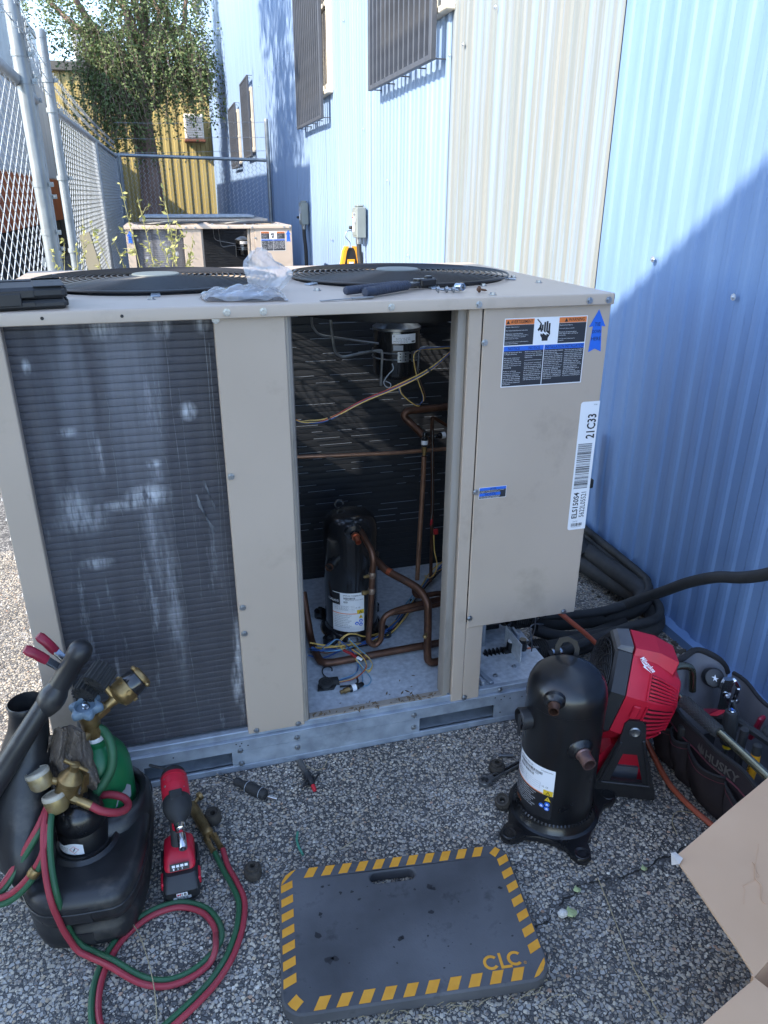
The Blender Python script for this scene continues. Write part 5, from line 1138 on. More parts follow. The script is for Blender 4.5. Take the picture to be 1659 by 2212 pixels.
tag(up(lt, 'leaf_litter', mat('dry_litter', lin('5d4c3a'), lin('7d6a52'), 90, .9)), kind='stuff')

# ---- valves under the control box
mb = MB(); mb.prism([(.80, 1.80), (.832, 1.70), (.945, 1.694), (.985, 1.74), (.985, 1.9), (.80, 1.9)], (0, 0, .1155), (1, 0, 0), (0, 1, 0), (0, 0, 1), .004); mb.box(.80, .808, 1.72, 1.82, .12, .135); mb.box(.965, .969, 1.80, 1.92, .12, .19, .001); vt = up(mb, 'valve_plate', M_pan)
mb = MB()
for p in ((.862, 1.76, .12), (.94, 1.79, .12)): hexscrew(mb, p, (0, 0, 1), .006)
mb.build('screw', M_screw, vt)
mb = MB(); mb.bar((.815, 1.80, .125), (.835, 1.72, .125), .016, .012, bev=.003); hexscrew(mb, (.818, 1.79, .131), (0, 0, 1), .006); mb.build('strap_bracket', M_galv, vt)
mb = MB(); mb.box(.777, .99, 2.02, 2.026, .115, .36); up(mb, 'back_plate', M_blackw)
mb = MB(); mb.box(.85, .90, 1.93, 1.99, .115, .25, .002); up(mb, 'valve_bracket', M_galv); mb = MB(); mb.box(.99, 1.0, 1.88, 1.93, .115, .175, .001); up(mb, 'valve_bracket', M_galv)
def valve(c, s=1.0):
    c = V3(c); mb = MB(); mb.tube([c + Vector((-.14, -.0, .008)), c + Vector((-.06, 0, .003)), c], .0095 * s, 12)
    for k in range(5): mb.lathe([(.012, -.004), (.019, 0), (.012, .004)], c + Vector((-.13 + .014 * k, 0, .008)), (1, 0, 0), 14)
    mb.cyl(c + Vector((-.07, 0, .004)), c + Vector((-.02, 0, .002)), .020 * s, 16); mb.cyl(c + Vector((-.045, 0, .01)), c + Vector((-.045, -.004, .048)), .0145, 8); mb.cyl(c + Vector((0, 0, -.022)), c + Vector((0, 0, .034)), .0145, 8); mb.cyl(c + Vector((0, 0, .034)), c + Vector((0, 0, .046)), .0125, 8); mb.cyl(c + Vector((-.01, 0, 0)), c + Vector((.06, 0, 0)), .0085, 10); mb.cyl(c, c + Vector((0.004, -.03, -.008)), .010, 8)
    v = up(mb, 'service_valve', M_blackw); mb = MB(); mb.cyl(c + Vector((-.045, -.004, .048)), c + Vector((-.045, -.004, .0505)), .0115, 16); mb.build('cap_sticker', M_wirewht, v)
    mb = MB(); mb.cyl(c + Vector((.018, -.0005, 0)), c + Vector((.03, -.0005, 0)), .0090, 10); mb.build('bare_copper', M_copperb, v)
    return v
valve((1.012, 1.88, .108)); valve((1.0, 2.0, .165), .9)
pipe('capillary_tube', [(1.061, 1.9, 0.37), (1.062, 1.9, 0.216), (1.062, 1.9, 0.17), (1.044, 1.89, 0.135), (1.03, 1.885, .12), (1.035, 1.86, .10), (1.04, 1.87, .14), (1.045, 1.9, .175), (1.07, 1.92, .178), (1.11, 1.93, .165)], .0022, M_steel, n=6)
# ---- unit copies behind
ru = dup(U, (.09, 5.61, -.03), only=lambda o: o.name in REAR_OK, label='second beige condensing unit behind the plastic bag, two blue arrows on its front')
ru.location.z = -.02
tu = dup(U, (.17, 7.92, -.02), only=lambda o: o.name in REAR_OK and o.name.split('.')[0] not in ('arrow_sticker',), label='third condensing unit farthest back whose grey lid just shows over the second')
for o_ in children(U):
    if o_.name == FRONT_ARROW:
        for g_ in children(o_): bpy.data.objects.remove(g_)
        bpy.data.objects.remove(o_)
mb = MB(); mb.box(-.2, 1.09, 9.65, 10.5, 1.275, 1.30, .004); mb.build('cover_sheet', M_galv, tu)
# ================================================================== FOREGROUND
from mathutils.geometry import tessellate_polygon
def single(mb, name, mats, label, cat, group=None, smooth=35, **k):
    return tag(mb.build(name, mats, None, smooth=smooth, **k), label, cat, group)
def rrect(x0, y0, x1, y1, r, n=6):
    out = []
    for cx, cy, a in ((x1 - r, y0 + r, -PI / 2), (x1 - r, y1 - r, 0), (x0 + r, y1 - r, PI / 2), (x0 + r, y0 + r, PI)):
        out += [(cx + r * math.cos(a + PI / 2 * i / n), cy + r * math.sin(a + PI / 2 * i / n)) for i in range(n + 1)]
    return out
# ---- kneeling mat
km = thing('kneeling_mat', (.36, 1.1, 0), 'black foam kneeling mat with a yellow striped border lying on the asphalt', 'kneeling mat')
MU = Vector((.992, -.124, 0)).normalized(); MW = Vector((.124, .992, 0)).normalized(); MO = Vector((.065, .948, .004)); ML, MH, MT = .553, .347, .030
def mp_mat(u, v, d): return MO + MU * u + MW * v + Vector((0, 0, MT + d))
out = rrect(0, 0, ML, MH, .045, 7); hole = rrect(.212, .278, .318, .309, .0145, 5)
tri = tessellate_polygon([[Vector((p[0], p[1], 0)) for p in out], [Vector((p[0], p[1], 0)) for p in hole]])
mb = MB(); allp = out + hole; nO = len(out); c_ = .004
def inset(pts, d, sgn=1):
    n = len(pts); o = []
    for i in range(n):
        a, b = Vector(pts[i - 1]), Vector(pts[(i + 1) % n]); t = (b - a).normalized(); nn = Vector((-t.y, t.x)); o.append((pts[i][0] + nn.x * d, pts[i][1] + nn.y * d))
    return o
top = inset(out, c_) + inset(hole, -c_)
mb.add([mp_mat(u, v, 0) for u, v in top], [tuple(t) for t in tri])
for P_, T_ in ((out, inset(out, c_)), (hole, inset(hole, -c_))):
    n = len(P_); mb.add([mp_mat(*p, 0) for p in T_] + [mp_mat(*p, -c_) for p in P_] + [mp_mat(*p, -MT) for p in P_], [q for i in range(n) for q in ((i, (i + 1) % n, (i + 1) % n + n, i + n), (i + n, (i + 1) % n + n, (i + 1) % n + 2 * n, i + 2 * n))])
M_mat = mat('grey_black_foam', lin('38383a'), lin('636366'), 4, .78, bump=.3, bscale=220, dirt=lin('1c1c1f'), dirt_scale=16, dirt_amt=.85, dirt_lo=.59, spec=.3, bump_dist=.0015)
M_matp = mat('worn_yellow_print', lin('cf8c22'), lin('da9a30'), 40, .7, bump=.25, bscale=260, dirt=lin('7a6a45'), dirt_scale=30, dirt_amt=.5, dirt_lo=.6, bump_dist=.0015)
mb.build('foam_pad', M_mat, km)
st = MB(); bw_ = .0265; e_ = .005
def stripe(poly): put_poly(st, mp_mat, poly, .0006)
n_ = 11
for k in range(n_):
    u = .058 + k * .0405
    stripe([(u, MH - e_ - bw_), (u + .0215, MH - e_ - bw_), (u + .0355, MH - e_), (u + .014, MH - e_)])
for k in range(10):
    u = .062 + k * .0445; stripe([(u, e_), (u + .0235, e_), (u + .0375, e_ + bw_), (u + .014, e_ + bw_)])
for k in range(7):
    v = .056 + k * .0375; stripe([(e_, v), (e_ + bw_, v + .012), (e_ + bw_, v + .032), (e_, v + .020)])
    stripe([(ML - e_ - bw_, v), (ML - e_, v + .012), (ML - e_, v + .032), (ML - e_ - bw_, v + .020)])
stripe([(.0055, MH - .045), (.0075, MH - .034), (.016, MH - .019), (.03, MH - .0085), (.041, MH - .0055), (.033, MH - .014), (.012, MH - .038)])
stripe([(ML - .0055, .045), (ML - .0075, .033), (ML - .017, .019), (ML - .03, .0085), (ML - .041, .0055), (ML - .033, .016), (ML - .016, .035)])
stripe([(.012, .026), (.019, .017), (.028, .0095), (.044, .026), (.035, .036), (.03, .043)])
stripe([(ML - .045, MH - .026), (ML - .034, MH - .040), (ML - .016, MH - .020), (ML - .026, MH - .010)])
st.build('border_stripes', M_matp, km, fix=False, smooth=0)
rs_ = np.random.default_rng(21); mb = MB()
for (u, v, r) in [(.10, .285, .004), (.115, .288, .003), (.14, .262, .005), (.165, .262, .004), (.345, .25, .008), (.352, .243, .006), (.31, .247, .004), (.255, .132, .006), (.262, .134, .005), (.09, .215, .005), (.335, .185, .007), (.10, .105, .009), (.115, .107, .007), (.08, .165, .007), (.505, .222, .004), (.18, .24, .004)] + [(rs_.uniform(.05, .5), rs_.uniform(.05, .3), rs_.uniform(.001, .0025)) for _ in range(26)]:
    put_poly(mb, mp_mat, [(u + r * (1 + .35 * rs_.normal()) * math.cos(a), v + r * .8 * (1 + .35 * rs_.normal()) * math.sin(a)) for a in [2 * PI * i / 10 for i in range(10)]], .0004)
mb.build('oil_spots', mat('oil_spot', lin('1d1d20'), None, 30, .6), km, fix=False, smooth=0)['kind'] = 'stuff'
mb = MB()
def arcC(cx, cy, ro, ri, a0, a1):
    n = 14; A = [(cx + ro * math.cos(a0 + (a1 - a0) * i / n), cy + ro * .95 * math.sin(a0 + (a1 - a0) * i / n)) for i in range(n + 1)]; B = [(cx + ri * math.cos(a0 + (a1 - a0) * i / n), cy + ri * .95 * math.sin(a0 + (a1 - a0) * i / n)) for i in range(n + 1)]
    mb.add([mp_mat(*p, .0006) for p in A + B], [(i, i + 1, i + n + 2, i + n + 1) for i in range(n)])
arcC(.434, .050, .0170, .0105, .70, 2 * PI - .70); arcC(.486, .052, .0170, .0105, .70, 2 * PI - .85)
for q in ([(.452, .068), (.458, .068), (.458, .0395), (.452, .0335)], [(.452, .0335), (.458, .0395), (.476, .0395), (.476, .0335)]): put_poly(mb, mp_mat, q, .0009)
put_text(mb, mp_mat, 'R', .5035, .0385, .0022, .003); mb.tube([mp_mat(.5046 + .0028 * math.cos(a), .040 + .0028 * math.sin(a), .0006) for a in [2 * PI * i / 14 for i in range(14)]], .0003, 4, closed=True)
mb.build('logo_print', M_matp, km, fix=False, smooth=0)

# ---- loose compressor
lc = (.838, 1.312)
LCp = thing('old_compressor', (*lc, 0), 'removed black scroll compressor standing on the asphalt in front of the red fan', 'compressor')
lr = .0965
mb = scroll_comp(LCp, lc, lr, .462, .034, M_blackw); body = mb.build('shell', M_blackw, LCp)
poly = []
feet = (200, 268, 358, 84)
for a in feet:
    t = math.radians(a); u = Vector((math.cos(t), math.sin(t))); w = Vector((-u.y, u.x))
    for (p, q) in ((.108, -.055), (.135, -.030), (.158, -.026), (.176, -.018), (.182, 0), (.176, .018), (.158, .026), (.135, .030), (.108, .055)): poly.append((lc[0] + u.x * p + w.x * q, lc[1] + u.y * p + w.y * q))
mb = MB(); z0 = .007
rings = []
for (s, z) in ((.99, z0), (1.0, z0 + .004), (1.0, z0 + .012), (.985, z0 + .016)): rings.append([(lc[0] + (p[0] - lc[0]) * s, lc[1] + (p[1] - lc[1]) * s, z) for p in poly])
mb.loft(rings); bp_ = mb.build('base_plate', M_blackw, LCp)
mb = MB(); mb.lathe([(.118, .022), (.108, .026), (.103, .034), (.0985, .046), (.0975, .05)], (*lc, 0), (0, 0, 1), 48); mb.build('base_skirt', M_blackw, bp_)
for a in feet:
    t = math.radians(a); u = Vector((math.cos(t), math.sin(t), 0)); c = Vector((*lc, 0)) + u * .160
    mb = MB(); mb.lathe([(.011, .0235), (.017, .0245), (.0185, .0235), (.019, .018), (.021, .006), (.011, .006), (.011, .0235)], c, (0, 0, 1), 22); mb.build('foot_eyelet', M_blackw, bp_)
    mb = MB(); mb.lathe([(.0105, .020), (.004, .021), (.004, .018), (0, .018)], c, (0, 0, 1), 14); mb.build('foot_bush', M_dusty_rubber, bp_)
mb = MB()
for k in range(64):
    a = 2 * PI * k / 64; u = Vector((math.cos(a), math.sin(a), 0)); mb.bar(Vector((*lc, .047)) + u * .0965, Vector((*lc, .049)) + u * .0985, .004, .007)
mb.build('weld_beads', M_blackw, body, smooth=0)['kind'] = 'stuff'
def stub(p, d, r, L, mt):
    p = V3(p); d = Vector(d).normalized(); mb = MB(); mb.lathe([(r * 2.1, -.012), (r * 2.0, -.002), (r * 1.5, .004), (r * 1.3, .010)], p, d, 20); b = mb.build('port_boss', M_blackw, LCp)
    mb = MB(); mb.lathe([(r * 1.12, .004), (r * 1.15, .012), (r, .015), (r, L), (r * .84, L), (r * .84, .01)], p, d, 18); mb.build('pipe_stub', mt, b)
stub((.765, 1.243, .420), (-.45, -.75, -.12), .0125, .030, M_copper); stub((.835, 1.216, .285), (-.05, -1, -.1), .0165, .045, mat('heat_stained_copper', lin('6d5a5c'), lin('8d6a5c'), 50, .4, .7))
# terminal ring on the left
d = Vector((-1, .05, 0)).normalized(); mb = MB(); mb.lathe([(.027, 0), (.028, .024), (.025, .028), (.025, .004), (0, .004)], Vector((*lc, .325)) + d * .093, d, 28); tr_ = mb.build('terminal_box', M_plastic, LCp)
mb = MB(); mb.box(lc[0] - .125, lc[0] - .121, lc[1] - .012, lc[1] + .004, .285, .345, .002); mb.build('latch_tab', M_plastic, tr_)
mb = MB()
for a in (.4, 2.5, 4.6): mb.cyl(Vector((*lc, .325)) + d * .097 + Vector((0, .012 * math.cos(a), .012 * math.sin(a))), Vector((*lc, .325)) + d * .112 + Vector((0, .012 * math.cos(a), .012 * math.sin(a))), .003, 8)
mb.build('terminal_pins', M_steel, tr_)['kind'] = 'stuff'
mb = MB(); c = Vector((.865, 1.375, .455)); hook = [(.030, -.01), (.030, .014), (.022, .034), (.0, .042), (-.022, .034), (-.030, .014), (-.030, -.01), (-.018, -.01), (-.018, .012), (-.012, .024), (0, .029), (.012, .024), (.018, .012), (.018, -.01)]
mb.prism(hook, c, Vector((.85, -.5, 0)), Vector((.1, .18, 1)).normalized(), Vector((.5, .85, 0)), .004); mb.build('lifting_eye', M_blackw, LCp)
comp_label(LCp, Round((*lc, .064), lr, math.radians(-213)), .150, .155, 'ZP103KCE-TFD-130', '22EJ9947N', True)
# ---- rubber grommets beside the work
def grommet(x, y, r, h, label, tilt=(0, 0, 1), step=False):
    d = Vector(tilt).normalized(); o = Vector((x, y, .003 + (r * math.sqrt(max(0, 1 - d.z ** 2))))); mb = MB()
    pr = [(r * .28, h * .2), (r * .95, .0), (r, .003), (r * 1.0, h * .62), (r * .93, h * .75)]
    pr += ([(r * .68, h * .76), (r * .66, h), (r * .6, h * 1.04), (r * .3, h * 1.04), (r * .28, h * .2)] if step else [(r * .85, h), (r * .68, h * 1.02), (r * .62, h * .86), (r * .34, h * .84), (r * .32, h * .4), (r * .28, h * .2)])
    mb.lathe(pr, o, d, 28); single(mb, 'rubber_grommet', M_dusty_rubber, label, 'grommet', 'rubber mounting grommets on the asphalt')
grommet(-.031, 1.52, .0215, .030, 'dusty rubber grommet beside the brass torch handle'); grommet(.05, 1.322, .0215, .030, 'stepped rubber grommet between the green hose and the kneeling mat', step=True)
grommet(.757, 1.492, .0225, .028, 'stepped rubber grommet behind the wrench', step=True); grommet(.717, 1.362, .0205, .032, 'brown worn grommet tipped over beside the old compressor foot', (-.25, -.3, .8))
# ---- wrench, bolt, scraps
mb = MB(); a = Vector((.704, 1.452, .010)); b = Vector((.86, 1.502, .012)); dv = (b - a).normalized(); sv = Vector((-dv.y, dv.x, 0))
mb.prism([(-.0085, .016), (.0085, .016), (.0075, .06), (.009, .165), (-.009, .165), (-.0075, .06)], a - Vector((0, 0, .004)), sv, dv, (0, 0, 1), .008); mb.lathe([(.0105, -.006), (.017, -.006), (.0185, -.003), (.0185, .004), (.017, .007), (.0105, .007), (.0095, 0), (.0105, -.006)], a, (0, 0, 1), 24)
w_ = thing('ratchet_wrench', tuple(a), 'steel combination wrench reaching under the old compressor', 'wrench'); mb.build('shank', M_steel, w_)
mb = MB(); mp = Flat(a + Vector((0, 0, .0042)), dv, -sv * -1, (0, 0, 1)); put_rect(mb, mp, .03, -.0042, .13, .0042, .0003); mb.build('recessed_panel', M_chrome, w_, fix=False)
mb = MB(); put_text(mb, mp, 'VANADIUM', .04, -.0025, .05, .005, .0006); mb.build('lettering', M_ink, w_, fix=False, smooth=0)
mb = MB(); hexscrew(mb, (.790, 1.538, .008), (-1, .3, 0), .006); mb.cyl((.79, 1.538, .008), (.825, 1.528, .008), .0045, 10); single(mb, 'hex_bolt', M_steel, 'small steel bolt lying beyond the stepped grommet near the old compressor', 'bolt')
mb = MB(); mb.tube(cr([(.174, 1.418, .007), (.168, 1.395, .008), (.169, 1.37, .007), (.175, 1.345, .006)], 6), .0032, 8); single(mb, 'wire_scrap', mat('green_wire', lin('3c7d66'), lin('4d8f78'), 30, .5), 'short scrap of green wire on the asphalt above the mat', 'wire')
# ---- screwdriver
sd = thing('screwdriver', (.05, 1.62, 0), 'black handled screwdriver with silver end lying beside the base rail', 'screwdriver')
a = Vector((.035, 1.634, .017)); b = Vector((.112, 1.556, .017)); dv = (b - a).normalized()
mb = MB(); mb.lathe([(.006, 0), (.011, .004), (.0125, .012), (.010, .022), (.0125, .034), (.0155, .05), (.0155, .09), (.014, .104), (.0105, .109), (0, .110)], a, dv, 20); hd = mb.build('handle', M_rubber, sd)
for s in (.046, .092): mb = MB(); mb.lathe([(.0152, s - .001), (.0162, s), (.0152, s + .001)], a, dv, 20); mb.build('grip_line', M_greyp, hd)
mb = MB(); mb.cyl(a, (-.022, 1.697, .006), .0035, 10, .0028); mb.build('shaft', M_chrome, sd)
mb = MB(); mb.cyl((.118, 1.556, .009), (.140, 1.541, .009), .0065, 14); mb.build('bit_holder', M_chrome, sd)
# ---- deburring tool
db = thing('deburring_tool', (.235, 1.6, 0), 'small winged black plastic tool with a red tip near the base rail', 'hand tool')
mb = MB(); mb.lathe([(.0075, 0), (.0095, .004), (.0085, .05), (.008, .065)], (.221, 1.668, .011), (.010, -.055, .001), 14); mb.build('clear_tube', mat('smoky_plastic', lin('44413f'), lin('57534f'), 20, .3), db)
mb = MB(); mb.lathe([(.0095, 0), (.0125, .006), (.0125, .03), (.009, .042), (.006, .05)], (.2315, 1.612, .013), (.010, -.055, .001), 14); hb = mb.build('barrel', M_plastic, db)
for s in (1, -1):
    mb = MB()
    for k in range(4): mb.tube(cr([(.236, 1.592, .013 + .002 * k), (.236 + s * .014, 1.588 + s * .012 - .003 * k, .016 + .003 * k), (.236 + s * .028, 1.584 + s * .022 - .004 * k, .012 + .003 * k), (.236 + s * .018, 1.578 + s * .008, .012 + .002 * k), (.238, 1.575, .013)], 5), .0022, 6)
    mb.build('wing', M_plastic, hb)
mb = MB(); mb.lathe([(.0062, 0), (.006, .014), (.0045, .019), (0, .02)], (.2405, 1.562, .013), (.006, -.055, -.006), 12); mb.build('red_tip', M_redp, db)

# ---- impact driver
dr = thing('impact_driver', (-.115, 1.37, 0), 'red and black cordless impact driver standing on its battery beside the torch kit', 'impact driver')
dr.rotation_euler = (0, 0, 0)
def ringz(cx, cy, hx, hy, z, r=.012, n=4): return [(cx + p[0], cy + p[1], z) for p in rrect(-hx, -hy, hx, hy, min(r, hx * .9, hy * .9), n)]
bc = (-.114, 1.355)
mb = MB(); mb.loft([ringz(*bc, .037, .060, .004), ringz(*bc, .040, .063, .009), ringz(*bc, .041, .063, .034), ringz(bc[0], bc[1] + .008, .039, .055, .052), ringz(bc[0], bc[1] + .012, .035, .050, .060)]); bat = mb.build('battery', M_plastic, dr)
mb = MB(); mb.loft([ringz(bc[0], bc[1] + .018, .0345, .045, .058), ringz(bc[0], bc[1] + .020, .036, .045, .066), ringz(bc[0], bc[1] + .026, .033, .038, .080), ringz(bc[0], bc[1] + .034, .022, .026, .090)]); ft = mb.build('red_foot', M_red, dr)
for s in (1, -1):
    mb = MB(); mb.box(bc[0] + s * .041 - .004, bc[0] + s * .041 + .004, bc[1] - .045, bc[1] - .008, .026, .048, .003); mb.build('release_button', M_red, bat)
    mb = MB(); mb.box(bc[0] + s * .0405 - .003, bc[0] + s * .0405 + .003, bc[1] + .0, bc[1] + .05, .01, .056, .002); mb.build('side_cheek', M_plastic, bat)
sl = Flat((bc[0] - .027, bc[1] - .0535, .0405), (1, 0, 0), Vector((0, .88, .47)).normalized(), Vector((0, -.47, .88)).normalized())
mb = MB(); put_rect(mb, sl, .006, .004, .048, .038, .001); lb = mb.build('battery_label', M_navyprint, bat, fix=False)
mb = MB(); put_text(mb, sl, 'LITHIUM', .022, .007, .022, .006, .0016, bold=.02); mb.build('lettering', M_wirewht, lb, fix=False, smooth=0)
mb = MB(); put_text(mb, sl, 'RED', .010, .007, .011, .006, .0016, bold=.02); put_poly(mb, sl, [(.010, .034), (.02, .027), (.019, .031), (.026, .028), (.014, .036)], .0016); mb.build('lettering', M_redp, lb, fix=False, smooth=0)
mb = MB()
for k in range(4): put_rect(mb, sl, .013 + .0065 * k, .0165, .018 + .0065 * k, .020 + .0018 * k, .0016)
put_poly(mb, sl, [(.040 + .003 * math.cos(t), .029 + .003 * math.sin(t)) for t in [2 * PI * i / 12 for i in range(12)]], .0016); mb.build('fuel_gauge', M_greyp, lb, fix=False, smooth=0)
fr_ = Flat((bc[0] - .03, bc[1] - .0632, .008), (1, 0, 0), (0, 0, 1), (0, -1, 0))
mb = MB(); put_rect(mb, fr_, .018, .014, .042, .024, .0008); lb = mb.build('model_plate', M_wirewht, bat, fix=False); mb = MB(); put_text(mb, fr_, 'M', .0195, .0155, .008, .007, .0012, bold=.03); mb.build('lettering', M_redp, lb, fix=False, smooth=0); mb = MB(); put_text(mb, fr_, '18', .029, .0155, .0115, .007, .0012, bold=.03); mb.build('lettering', M_ink, lb, fix=False, smooth=0)
mb = MB(); put_rect(mb, fr_, .010, .004, .050, .013, .0008); lb = mb.build('capacity_band', M_greyp, bat, fix=False); mb = MB(); put_text(mb, fr_, 'XC6.0', .017, .0055, .026, .006, .0012, bold=.02); mb.build('lettering', M_ink, lb, fix=False, smooth=0)
md = Flat((bc[0] - .020, bc[1] - .0255, .0655), (1, 0, 0), Vector((0, .45, .9)).normalized(), Vector((0, -.9, .45)).normalized())
mb = MB(); put_rect(mb, md, -.002, -.002, .042, .015, .0045); pd = mb.build('mode_panel', M_ink, ft, fix=False)
mb = MB()
for k in range(4):
    put_rect(mb, md, .003 + .0095 * k, .006, .010 + .0095 * k, .0115, .005)
    if k < 3: put_text(mb, md, '123'[k], .005 + .0095 * k, .0, .003, .0045, .005)
mb.build('mode_keys', M_wirewht, pd, fix=False, smooth=0)
mb = MB(); mb.loft([[(p[0] + dx, p[1] + dy, z) for p in rrect(-hx, -hy, hx, hy, hx * .8, 4)] for hx, hy, dx, dy, z in ((.017, .022, bc[0], 1.388, .083), (.0155, .020, bc[0], 1.402, .11), (.016, .021, bc[0] + .001, 1.414, .145), (.019, .028, bc[0] + .002, 1.425, .168))]); mb.build('grip', M_rubber, dr)
mb = MB(); mb.box(bc[0] - .008, bc[0] + .010, 1.372, 1.392, .132, .158, .006); mb.build('trigger', M_red, dr)
A = Vector((-.1125, 1.500, .200)); Bn = Vector((-.1035, 1.372, .172)); dv = (Bn - A).normalized(); Lh = (Bn - A).length
mb = MB(); mb.lathe([(0, -.010), (.014, -.010), (.022, -.006), (.0275, .002), (.0295, .012)], A, dv, 24); mb.build('rear_cap', M_rubber, dr)
mb = MB(); mb.lathe([(.0295, .0122), (.0315, .016), (.0325, .035), (.0322, .072), (.030, .082)], A, dv, 28); hs = mb.build('motor_housing', M_red, dr)
mb = MB(); mb.lathe([(.0305, .076), (.0335, .082), (.0335, .100), (.029, .116), (.021, .128), (.015, .134), (.013, .145), (.0, .145)], A, dv, 28); mb.build('nose_cone', M_rubber, dr)
mb = MB(); mb.bar(A + dv * .075 + Vector((0, -.003, .031)), A + dv * .10 + Vector((0, -.003, .030)), .03, .006, bev=.002); mb.build('rubber_tab', M_rubber, hs)
for (t, sx) in ((.03, -.02), (.05, -.021), (.06, .02)): mb = MB(); c = A + dv * t + Vector((sx, -.008, .022)); mb.lathe([(0, .002), (.003, .001), (.0035, -.002)], c, (sx * 20, -.5, 1), 10); mb.build('case_screw', M_steel, hs)
mb = MB()
for k in range(2):
    t = .03 + .022 * k; mb.tube([A + dv * t + Vector((.033 * math.sin(a), 0, .033 * math.cos(a))) for a in np.linspace(-.9, .9, 9)], .0009, 4)
mb.build('housing_ribs', M_red, hs)
mb = MB(); mb.lathe([(.0115, .143), (.0125, .146), (.0125, .158), (.010, .160), (.0065, .162), (0, .162)], A, dv, 20); mb.build('chuck', M_chrome, dr)
mb = MB(); mb.lathe([(.0045, .16), (.0045, .170)], A, dv, 12); mb.build('bit_sleeve', M_redp, dr)
mb = MB(); mb.lathe([(.006, .168), (.0095, .171), (.0098, .176), (.0098, .205), (.0092, .207), (.0062, .207), (.0058, .198), (0, .198)], A, dv, 20); mb.build('socket', M_chrome, dr)
mb = MB(); mb.tube([A + Vector((-.018, .012, .006)), A + Vector((-.055, .028, .012))], .0032, 8); mb.build('belt_clip', M_plastic, dr)

# ---- brass torch handle with its twin hose
th = thing('cutting_torch', (-.06, 1.5, 0), 'ribbed brass torch handle lying beside the impact driver with twin hoses attached', 'torch')
a = Vector((-.082, 1.570, .020)); b = Vector((-.0455, 1.462, .018)); dv = (b - a).normalized()
mb = MB(); mb.lathe([(.006, -.01), (.0115, -.004), (.0125, .004), (.0125, .098), (.014, .102), (.0145, .112), (.011, .118)], a, dv, 18)
bd = mb.build('handle_body', M_brass, th)
for k in range(9):
    t = 2 * PI * k / 9; u, w, _ = frame(dv); r_ = (u * math.cos(t) + w * math.sin(t)) * .0125
    mb = MB(); mb.bar(a + r_ + dv * .008, a + r_ + dv * .094, .003, .0022, up=r_); mb.build('grip_rib', M_brass, bd)
sv = Vector((-dv.y, dv.x, 0)) * -1
for s, nm in ((1, 'red'), (-1, 'green')):
    mb = MB(); c = b + sv * (.010 * -s); mb.tube([b + dv * -.004, c + dv * .012], .006, 10); mb.hexp(c + dv * .010, c + dv * .026, .0085); mb.cyl(c + dv * .026, c + dv * .05, .0068, 12); mb.lathe([(.0075, .05), (.0075, .056)], c, dv, 12); mb.build('hose_fitting', M_brass, th)
mb = MB(); mb.tube([a + dv * .004, a + Vector((.018, .018, .004))], .005, 8); mb.lathe([(.007, 0), (.0115, .002), (.0115, .011), (.008, .013)], a + Vector((.016, .019, .004)), (1, .6, .1), 14); mb.build('valve_knob', M_brass, th)
hose = thing('twin_hose', (-.2, 1.2, 0), 'red and green twin gas hose looped on the asphalt from torch handle to tanks', 'hose')
hp = [(-.024, 1.402, .018), (-.012, 1.352, .012), (.004, 1.305, .0095), (.016, 1.251, .0095), (.008, 1.195, .0095), (-.008, 1.150, .0095), (-.03, 1.110, .0095), (-.069, 1.066, .0095), (-.139, 1.015, .0095), (-.20, .985, .0095), (-.255, .995, .0095), (-.283, 1.045, .0095), (-.291, 1.10, .0095), (-.283, 1.160, .010), (-.253, 1.222, .0095), (-.204, 1.265, .0095), (-.153, 1.281, .0095), (-.109, 1.276, .0095), (-.066, 1.248, .0095), (-.043, 1.204, .0095), (-.043, 1.165, .0095), (-.062, 1.128, .0095), (-.105, 1.103, .0095), (-.155, 1.099, .0095), (-.204, 1.12, .011), (-.262, 1.165, .022), (-.303, 1.203, .013), (-.331, 1.217, .03), (-.349, 1.222, .094), (-.359, 1.233, .176), (-.367, 1.28, .229), (-.367, 1.33, .268), (-.363, 1.38, .282), (-.36, 1.43, .27)]
P = [Vector(p) for p in cr(hp, 7)]
def offs(P, d):
    out = []
    for i, p in enumerate(P):
        t = (P[min(i + 1, len(P) - 1)] - P[max(i - 1, 0)]); t.z = 0
        if t.length < 1e-4: t = Vector((0, 1, 0))
        t.normalize(); q = i / 7; k = min(max((q - 8.6) / 1.4, 0), 1) - min(max((q - 19.6) / 1.6, 0), 1); ph = PI * k; out.append(p + Vector((-t.y, t.x, 0)) * (d * math.cos(ph)) + Vector((0, 0, abs(d) * math.sin(ph) * (1.6 if d > 0 else -.2))))
    # the ends separate to their own fittings
    for i in range(7): out[i] = out[i] + Vector((-dv.y, dv.x, 0)) * (d * .55 * (1 - i / 7))
    return out
for d_, m_, nm in ((.0066, M_hosered, 'red_hose'), (-.0066, M_hosegrn, 'green_hose')):
    mb = MB(); mb.tube(offs(P, d_), .0066, 10); mb.build(nm, m_, hose)
cb = [[(-.362, 1.385, .288), (-.386, 1.34, .257), (-.427, 1.318, .204), (-.462, 1.295, .165), (-.49, 1.285, .150), (-.53, 1.285, .155), (-.555, 1.30, .19), (-.54, 1.30, .24), (-.50, 1.285, .27)], [(-.366, 1.33, .262), (-.374, 1.29, .235), (-.393, 1.278, .204), (-.424, 1.27, .172), (-.452, 1.268, .154), (-.48, 1.27, .150), (-.52, 1.28, .165), (-.55, 1.29, .21), (-.53, 1.285, .26)]]
for c in cb:
    Pq = [Vector(p) for p in cr(c, 7)]
    for d_, m_, nm in ((.0066, M_hosered, 'red_hose'), (-.0066, M_hosegrn, 'green_hose')):
        mb = MB(); mb.tube([p + Vector((0, -d_ * .5, -d_ * .8)) * -1 for p in Pq], .0068, 10); mb.build(nm, m_, hose)
